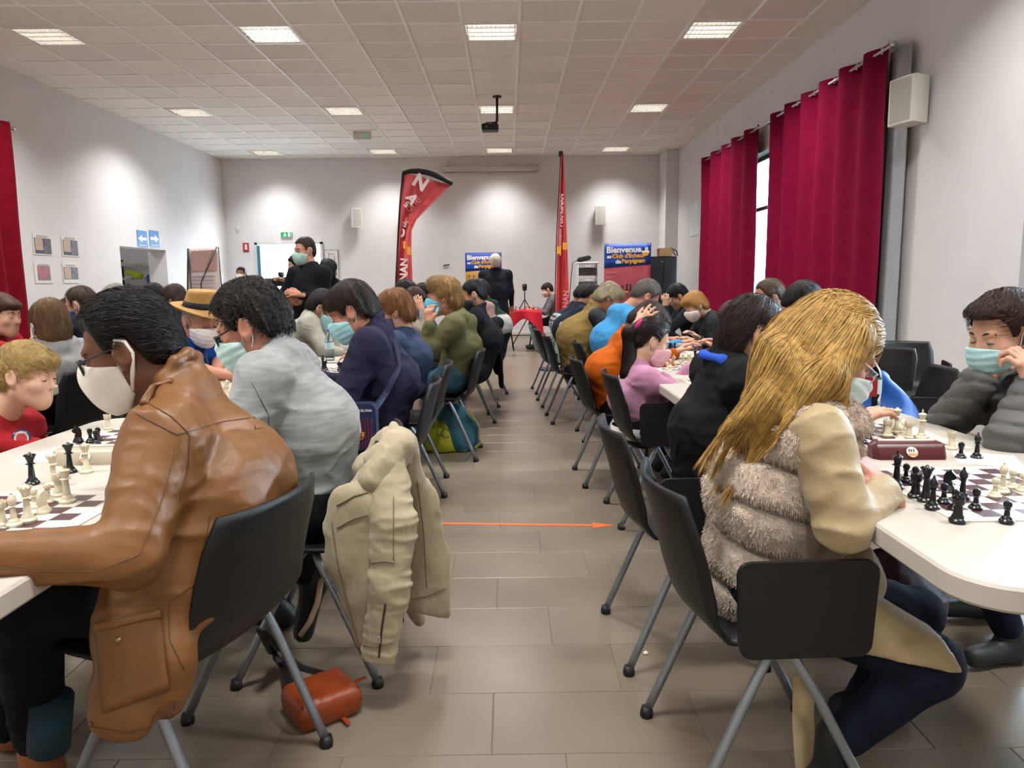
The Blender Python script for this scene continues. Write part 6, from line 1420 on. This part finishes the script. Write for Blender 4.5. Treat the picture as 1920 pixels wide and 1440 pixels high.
# welcome posters
ble = mat('#1a49a6', .5, var=.06, vs=4); wht = mat('#f0efee', .5, var=.01); org = mat('#e0a32a', .5, var=.02)
def poster(x0, x1, y0, y1, Yp, label, red):
    A, B_ = atY(x0, y0, Yp), atY(x1, y0-1, Yp); w_ = B_[0]-A[0]; ztop = A[2]; h_ = ztop-.05
    e = empty('welcome_poster', (A[0]+w_/2, Yp, 0), label, 'poster', 'welcome posters of the chess club')
    P = lambda u, v, d=0: np.array((A[0]+w_*u, Yp-d, ztop-2.05*w_*v))
    Pf = lambda u, v, d=0: np.array((A[0]+w_*u, Yp-d, ztop-h_*v))
    MB().box((A[0]+w_/2, Yp+.02, .025), (w_+.04, .14, .05), bev=.008).build('stand_base', steel, e); MB().tube([(A[0]+w_/2, Yp+.02, .05), (A[0]+w_/2, Yp+.02, ztop)], .010, 8).build('stand_pole', steel, e, smooth=True)
    def sheet_(n, u0, u1, f0, f1, m, d): MB().grid(lambda u, v: Pf(u0+(u1-u0)*u, (f0(u) if callable(f0) else f0)*(1-v)+(f1(u) if callable(f1) else f1)*v, d+.006*math.sin(5*u)), 10, 4, .002).build(n, m, e, smooth=True)
    sheet_('poster_sheet', 0, 1, .0, 1.0, pic_photo_red if red else pic_photo_tan, 0.0)
    sheet_('heading_panel', 0, 1, lambda u: .0, lambda u: (.5125-.07*u)*w_/h_, ble, .004)
    k = w_/.95
    text('lettering', 'Bienvenue', .17*k, P(.045, .095, .013), unit(Xa+Za*.02), Za, wht, e, bold=.006*k)
    text('lettering', 'au', .095*k, P(.06, .150, .013), unit(Xa+Za*.03), Za, wht, e, bold=.004*k); text('lettering', "Club d'Echecs", .115*k, P(.17, .150, .013), unit(Xa+Za*.03), Za, org, e, bold=.005*k)
    text('lettering', 'de', .11*k, P(.24, .205, .013), unit(Xa+Za*.04), Za, wht, e, bold=.004*k); text('lettering', 'Perpignan', .12*k, P(.37, .203, .013), unit(Xa+Za*.04), Za, org, e, bold=.005*k)
    # club badge
    q = P(.88, .085, .012); s_ = .07*k; MB().prism([(s_*math.cos(t), s_*math.sin(t)-.25*s_) for t in np.linspace(math.pi, 2*math.pi, 10)], .003, q, Xa, Za, -Ya).build('badge_bowl', org, e); MB().box(q, (s_*2.2, .004, s_*.5)).build('badge_band', wht, e)
    for dx, m in ((-.5, blk), (0, wht), (.5, wht)): MB().box(q+np.array((dx*s_, 0, s_*.75)), (s_*.38, .004, s_*1.0)).build('badge_rook', m, e)
    for u in (.04, .96): MB().lathe([(.012, 0), (.012, .006)], P(u, .012, .004), 8, np.array([[1, 0, 0], [0, 0, -1], [0, 1, 0]], float)).build('eyelet', steel, e)
    if red:
        for i, (t, l_) in enumerate((('Nouveau', .30), ('pour', .22), ('cadre', .26))): text('lettering', t, .06*k, P(.05, .305+.045*i, .010), Xa, Za, mat('#d99a9c', .5), e)
        for u, v, kd in ((.27, .46, 'pawn'), (.39, .46, 'rook'), (.49, .465, 'knight'), (.57, .47, 'bishop'), (.68, .475, 'king'), (.78, .475, 'queen'), (.94, .475, 'pawn')):
            sc2 = 1.6*k if kd == 'pawn' else 1.9*k; pf = PROF.get(kd, PROF['bishop']); pts = [(r*sc2*1.15, z*sc2) for r, z in pf]; pts = pts+[(-r, z) for r, z in pts[::-1]]
            MB().prism(pts, .001, P(u, v+.02, .010), Xa, Za, -Ya).build('printed_chessman', mat('#2a1216', .5), e)
        for j in range(3):
            for i in range(6): MB().prism([(0, 0), (.07*k, 0), (.06*k, .03*k), (.0, .03*k)], .0006, P(.34+.105*i-.03*j+(.05 if j % 2 else 0), .505+.022*j, .009), Xa, Za, -Ya).build('printed_square', mat('#d9b487' if (i+j) % 2 else '#8a3c30', .5), e)
    else:
        for j in range(5):
            for i in range(3): MB().prism([(.0, 0), (.05*k, 0), (.042*k, .02*k), (.05*k, .05*k), (.02*k, .07*k), (.0, .05*k)], .0006, P(.08+.13*i, .33+.055*j, .009), Xa, Za, -Ya).build('printed_mark', mat('#7a5a2c', .5), e)
        MB().prism([(0, 0), (.04*k, 0), (.04*k, .62*k), (0, .62*k)], .0006, P(.0, .60, .009), Xa, Za, -Ya).build('printed_edge', mat('#b98a1e', .5), e)
pic_photo_red = mat('#b5525c', .5, var=.28, vs=1.6); pic_photo_tan = mat('#c29354', .5, var=.15, vs=2)
poster(872, 940, 474, 0, 14.2, 'blue and tan welcome poster behind the white-haired man', False)
poster(1133, 1221, 457, 0, 13.2, 'blue and red welcome poster beside the black cabinet', True)
# ------------------------------------------------------------------ feather flags
flag_m = mat('#d2565a', .55, var=.12, vs=3, bump=.1, bs=8)
def flag(Yp, lp, rp, label, tip, words, blk_arc):
    base = atY(lp[-1][0], lp[-1][1], Yp); e = empty('feather_flag', (base[0], Yp, 0), label, 'flag', 'red feather flags')
    ly_ = np.array(lp, float); ry_ = np.array(rp, float); n = 40
    tl = np.linspace(0, 1, len(lp)); tr = np.linspace(0, 1, len(rp))
    def fn(u, v):
        a = np.array([np.interp(u, tl, ly_[:, i]) for i in (0, 1)]); b = np.array([np.interp(u, tr, ry_[:, i]) for i in (0, 1)]); q = a*(1-v)+b*v
        d = .05*math.sin(v*6+u*5)+.03*math.sin(v*13+2*u) if blk_arc else .10*abs(v-.45)*4*(.4+u)
        return atY(q[0], q[1], Yp-d+.05)
    MB().grid(fn, n, 14, .003).build('flag_cloth', flag_m, e, smooth=True)
    pole = [atY(x-1.5, y, Yp+.02) for x, y in lp]; pole.append(np.array([pole[-1][0]-.01, Yp+.02, .03]))
    MB().tube(pole, .016 if blk_arc else .007, 8).build('pole', blk, e, smooth=True)
    if blk_arc:
        MB().tube([atY(x, y, Yp+.01) for x, y in blk_arc], [.03, .035, .04, .04, .04, .035, .03], 8).build('top_sleeve', blk, e, smooth=True)
    else: MB().tube([pole[0]+Za*.03, pole[0]-Za*.04], .03, 8).build('top_cap', blk, e, smooth=True)
    MB().lathe([(.22, 0), (.22, .02), (.05, .03), (.03, .08)], (pole[-1][0], Yp+.02, 0), 16).build('flag_base', blk, e, ang=40)
    for s, u, v, sz, mm, rot, bo in words:
        O = np.array(fn(u, v))-Ya*.05; c, s_ = math.cos(math.radians(rot)), math.sin(math.radians(rot)); text('lettering', s, sz, O, np.array((c, 0, s_)), np.array((-s_, 0, c)), mm, e, bold=bo, depth=.002)
    return e, fn
fw_ = mat('#ead9d6', .5, var=.02); fp = mat('#dd8f8c', .5, var=.02)
e, fn = flag(11.0, [(757, 323), (752, 380), (749, 430), (746, 490), (743, 545), (740, 640)], [(846, 347), (806, 386), (781, 412), (772, 432), (771, 465), (774, 545), (775, 640)], 'curved red feather flag with a black arched top', None,
     [('N', .06, .22, .26, fw_, -35, .012), ('A', .16, .16, .2, fw_, -55, .008), ('an.fr', .235, .22, .10, fw_, 48, .002), ('one', .27, .42, .17, fp, 42, .0), ('r', .38, .6, .17, fp, 55, .0), ('la', .41, .45, .14, fw_, 75, .002), ('C', .50, .45, .2, fw_, 85, .006), ('PERPIGNAN', .90, .60, .15, fw_, 86, .005)],
     [(756, 324), (770, 321), (785, 321), (800, 323), (815, 328), (832, 336), (848, 345)])
ym = mat('#e09a2a', .55)
for (x0, y0, x1, y1) in ((756, 452, 761, 466), (763, 463, 771, 478)):
    a, b = atY(x0, y0, 10.9), atY(x1, y1, 10.9); MB().box((a+b)/2-Ya*.02, (b[0]-a[0], .004, a[2]-b[2])).build('yellow_panel', ym, e)
e, fn = flag(10.6, [(1053, 288), (1049, 370), (1045, 440), (1043, 520), (1041, 590), (1040, 640)], [(1057, 288), (1060, 370), (1063, 440), (1066, 520), (1068, 590), (1069, 640)], 'straight red feather flag furled narrow beside the storage drawers', None,
     [('PERPIGNAN', .36, .50, .085, fw_, 88, .003), ('la rayonnante', .50, .35, .07, fw_, 88, .0), ('PERPIGNAN', .93, .80, .11, fp, 88, .001)], None)
for (x0, y0, x1, y1) in ((1044, 462, 1052, 476), (1055, 455, 1063, 468)):
    a, b = atY(x0, y0, 10.4), atY(x1, y1, 10.4); MB().box((a+b)/2, (b[0]-a[0], .004, a[2]-b[2])).build('yellow_panel', ym, e)
# ------------------------------------------------------------------ ceiling projector, exit plate
pc = atZ(932, 180, ZC); Yp = pc[1]; pj = atY(919, 240, Yp); e = empty('ceiling_projector', (pj[0], Yp, ZC), 'black projector hanging from the ceiling on a pole', 'projector')
MB().tube([(pc[0], Yp, ZC-.005), atY(932, 228, Yp)], .02, 10).build('pole', blk, e, smooth=True); MB().lathe([(.07, 0), (.07, .02)], (pc[0], Yp, ZC-.022), 12).build('ceiling_plate', blk, e)
MB().box(pj, (.26, .24, .10), bev=.02).build('projector_body', blk, e); MB().lathe([(.04, 0), (.045, .05)], pj+np.array((-.06, -.12, 0)), 12, np.array([[1, 0, 0], [0, 0, -1], [0, 1, 0]], float)).build('lens', mat('#22242a', .1), e, smooth=True)
MB().tube([atY(932, 228, Yp), pj+np.array((.03, 0, .05))], .02, 8).build('bracket', blk, e, smooth=True); MB().tube([atY(932, 229, Yp)-Xa*.0, pj+np.array((-.06, .05, .09)), pj+np.array((-.10, .05, .04))], .008, 6).build('cable', blk, e, smooth=True)
a = atZ(679, 247, ZC); e = empty('ceiling_exit_plate', (a[0], a[1], ZC), 'clear plate with a green mark hanging under the ceiling', 'exit sign'); MB().box((a[0], a[1], ZC-.07), (.34, .02, .14), bev=.004).build('plate', mat('#cfd0c8', .3), e); MB().box((a[0]+.05, a[1]-.012, ZC-.07), (.10, .004, .06)).build('green_mark', mat('#7fc89a', .4, emit=.2), e)
# ------------------------------------------------------------------ storage drawers, projector, cabinet
Yd = 13.6; q0, q1 = atY(1084, 492, Yd), atY(1121, 492, Yd); w_ = q1[0]-q0[0]; e = empty('storage_drawers', ((q0[0]+q1[0])/2, Yd, 0), 'white plastic tower of see-through drawers by the red flag', 'drawers')
cx = (q0[0]+q1[0])/2; zt = q0[2]; dw = mat('#dcdad6', .35, var=.03); MB().box((cx, Yd+.2, zt-.01), (w_+.04, .42, .03), bev=.008).build('top_panel', dw, e)
for sx in (-1, 1): MB().box((cx+sx*(w_/2), Yd+.2, zt/2), (.02, .4, zt-.02)).build('side_post', dw, e)
fills = ['#a98d6a', '#5d6a78', '#9d8478', '#77706a', '#8a8f94']
for k in range(5):
    zc = zt-.14-.255*k; d_ = MB().box((cx, Yd, zc), (w_-.03, .012, .21), bev=.004).build('drawer', mat('#e6eaec', .06, var=.02, trans=.95, ior=1.03), e); MB().box((cx, Yd+.20, zc-.025), (w_-.05, .36, .14)).build('drawer_content', mat(fills[k], .8, var=.3, vs=9), d_); MB().box((cx, Yd-.014, zc+.07), (.12, .02, .02), bev=.004).build('handle', dw, d_)
a = atY(1094, 487, Yd+.1); e = empty('video_projector', (a[0], Yd+.1, zt+.005), 'black video projector lying on the white drawers', 'projector'); R_ = np.array([[math.cos(.2), 0, math.sin(.2)], [0, 1, 0], [-math.sin(.2), 0, math.cos(.2)]]).T
MB().box((a[0]+.01, Yd+.12, zt+.065), (.25, .2, .09), R_, bev=.03).build('projector_body', blk, e); MB().tube([(a[0]-.11, Yd+.1, zt+.04), (a[0]-.20, Yd+.05, zt+.0), (a[0]-.24, Yd, zt-.3), (a[0]-.27, Yd, zt-.75), (a[0]-.20, Yd, zt-1.0)], .007, 6).build('cable', blk, e, smooth=True)
Yk = 14.6; c0, c1 = atY(1219, 481, Yk), atY(1269, 481, Yk); e = empty('cabinet', ((c0[0]+c1[0])/2, Yk+.2, 0), 'black metal cabinet in the back right corner', 'cabinet'); w_ = c1[0]-c0[0]; zt = c0[2]; cx = (c0[0]+c1[0])/2; bm_ = mat('#0a0a0b', .45, var=.04)
MB().box((cx, Yk+.22, zt/2), (w_, .42, zt), bev=.008).build('cabinet_body', bm_, e)
for sx in (-1, 1):
    d_ = MB().box((cx+sx*w_/4, Yk, zt/2), (w_/2-.008, .018, zt-.04), bev=.004).build('door', bm_, e); MB().box((cx+sx*.035, Yk-.014, zt*.55), (.015, .015, .12), bev=.004).build('handle', steel, d_)
MB().box((cx-.02, Yk-.012, zt-.10), (.035, .006, .014)).build('badge', steel, e)
a = atY(1246, 472, Yk+.2); e = empty('cardboard_box', (a[0], Yk+.2, zt), 'small cardboard box on top of the black cabinet', 'box'); MB().box((a[0], Yk+.2, zt+.085), (.25, .25, .16), bev=.004).build('carton', mat('#b08f66', .8, var=.06), e); MB().box((a[0], Yk+.2, zt+.1665), (.05, .252, .002)).build('tape', mat('#c9b48c', .4), e)
MB().grid(lambda u, v: np.array((a[0]-.125-.07*v, Yk+.08+.25*u, zt+.165-.05*v)), 3, 3, .003).build('flap', mat('#b08f66', .8, var=.06), e)
k = empty('folded_stand', (a[0]+.2, Yk+.2, zt), 'thin black folded stand beside the cardboard box', 'stand'); MB().tube([(a[0]+.10, Yk+.1, zt+.17), (a[0]+.22, Yk+.1, zt+.10), (a[0]+.24, Yk+.1, zt+.01)], .012, 6).build('arm', blk, k, smooth=True); MB().tube([(a[0]+.13, Yk+.1, zt+.13), (a[0]+.20, Yk+.1, zt+.012)], .01, 6).build('arm', blk, k, smooth=True)
# ------------------------------------------------------------------ red table, tripod
Yt = 13.4; a, b = atY(944, 583, Yt), atY(1014, 581, Yt); x0, x1 = a[0], b[0]; zt = .755; e = empty('red_table', ((x0+x1)/2, Yt+.4, 0), 'small folding table under a red cloth at the end of the aisle', 'table')
MB().box(((x0+x1)/2, Yt+.38, zt-.02), (x1-x0, .76, .03), bev=.006).build('table_top', tab_top, e)
for sx in (x0+.08, x1-.08):
    for s in (0, 1): MB().tube([(sx, Yt+.1+.5*s, zt-.04), (sx+(.2 if sx < (x0+x1)/2 else -.2)*0+(-.12 if s else .10), Yt+.1+.5*s, .015)], .014, 8).build('leg', blk, e, smooth=True)
MB().tube([(x0+.10, Yt+.1, .30), (x1-.10, Yt+.1, .30)], .010, 6).build('crossbar', blk, e, smooth=True); MB().tube([(x0+.15, Yt+.1, .10), (x1-.2, Yt+.1, .68)], .010, 6).build('brace', blk, e, smooth=True)
ce_ = empty('tablecloth', ((x0+x1)/2, Yt+.3, zt), 'bright red cloth draped over the small back table', 'tablecloth'); rm_ = mat('#c4122c', .75, var=.08, bump=.1, bs=40)
MB().box(((x0+x1)/2, Yt+.38, zt+.003), (x1-x0+.02, .79, .006), bev=.002).build('cloth_top', rm_, ce_)
def dr(u, v):
    L_ = .20+.14*(2*abs(u-.5))**1.5+.16*max(0, (u-.8)/.2)+.05*math.sin(9*u); return ((x0-.012)+(x1-x0+.024+.05*v)*u, Yt-.015-.03*v*math.sin(11*u)-.02*v, zt-L_*v)
MB().grid(dr, 40, 8, .003).build('cloth_drop', rm_, ce_, smooth=True)
MB().grid(lambda u, v: (x1+.015+.02*v*math.sin(7*u)+.02*v, Yt+.78*u, zt-(.28+.1*math.sin(4*u+1))*v), 20, 6, .003).build('cloth_drop', rm_, ce_, smooth=True)
tp_ = atY(984, 582, Yt+.3); e = empty('camera_tripod', (tp_[0], Yt+.3, zt+.006), 'small camera on a black tripod standing on the red table', 'tripod'); zb = zt+.006; hb_ = atY(984, 545, Yt+.3)[2]; ht_ = atY(984, 532, Yt+.3)[2]
for k in range(3):
    t = 2.1*k+.5; MB().tube([(tp_[0], Yt+.3, zb+.19), (tp_[0]+.12*math.cos(t), Yt+.3+.12*math.sin(t), zb+.003)], .009, 6).build('leg', blk, e, smooth=True)
MB().tube([(tp_[0], Yt+.3, zb+.12), (tp_[0], Yt+.3, hb_)], .010, 8).build('column', blk, e, smooth=True); MB().box((tp_[0], Yt+.3, (hb_+ht_)/2+.0), (.085, .06, ht_-hb_), bev=.015).build('camera_body', blk, e); MB().lathe([(.025, 0), (.025, .05)], (tp_[0], Yt+.27, (hb_+ht_)/2+.01), 10, np.array([[1, 0, 0], [0, 0, -1], [0, 1, 0]], float)).build('lens', mat('#1a1c22', .1), e, smooth=True)
for i, (px, kd, c) in enumerate(((957, 'pawn', 'black'), (963, 'king', 'black'), (968, 'rook', 'black'), (973, 'pawn', 'black'), (990, 'bishop', 'cream'), (995, 'king', 'cream'), (1003, 'pawn', 'cream'), (1006, 'rook', 'cream'))):
    p = atY(px, 580, Yt+.2+.05*(i % 3)); piece(kd, c, (p[0], p[1], zt+.006), '%s wooden %s on the red table, number %s from the left' % (c, kd, ['one', 'two', 'three', 'four', 'five', 'six', 'seven', 'eight'][i]), 'chessmen on the red table')
p = atY(971, 581, Yt+.04); tag(MB().box((p[0], p[1], zt+.026), (.05, .03, .04), bev=.003).build('name_card', paper), 'tiny white card on the front edge of the red table', 'card')
# photographer's camera, watch
c_ = atY(524, 528, 7.75); e = empty('photo_camera', c_, 'black camera with lens held by the photographer in magenta', 'camera'); MB().box(c_, (.13, .09, .10), bev=.015).build('camera_body', blk, e); MB().lathe([(.035, 0), (.04, .12)], c_-Xa*.0+np.array((-.02, 0, .0)), 12, np.array([[0, 0, -1], [0, 1, 0], [1, 0, 0]], float)).build('lens', blk, e, smooth=True); MB().box(c_+np.array((.02, 0, .075)), (.05, .06, .05), bev=.01).build('flash', blk, e)
# patches on the boy's red hoodie
pt = on_surf(boy, [atY(40, 823, 2.5)], .003)[0]
nb_ = unit(CAM-pt); ux_ = unit(np.cross(Za, nb_)); uy_ = np.cross(nb_, ux_)
for r_, c, dd, nm_ in ((.028, '#1d3560', 0, 'patch'), (.022, '#c9b9b5', .002, 'patch_ring'), (.016, '#b33a42', .003, 'patch_centre')):
    MB().prism([(r_*math.cos(t), r_*math.sin(t)*1.15) for t in np.linspace(0, 2*math.pi, 18, endpoint=False)], .003, pt+nb_*dd, ux_, uy_, nb_).build(nm_, mat(c, .8), boy.go)
text('patch_lettering', 'ATHLETIC', .009, pt+nb_*.007-ux_*.022+uy_*.016, ux_, uy_, mat('#e4e0dc', .7), boy.go)
# sleeve tattoo is left as skin; small pebble on the floor
tag(MB().lathe([(.006, 0), (.009, .004), (.004, .009)], atZ(1211, 1226, 0), 8).build('crumb', mat('#d8d0c2', .8)), 'tiny white crumb on the floor near the right chairs', 'crumb')
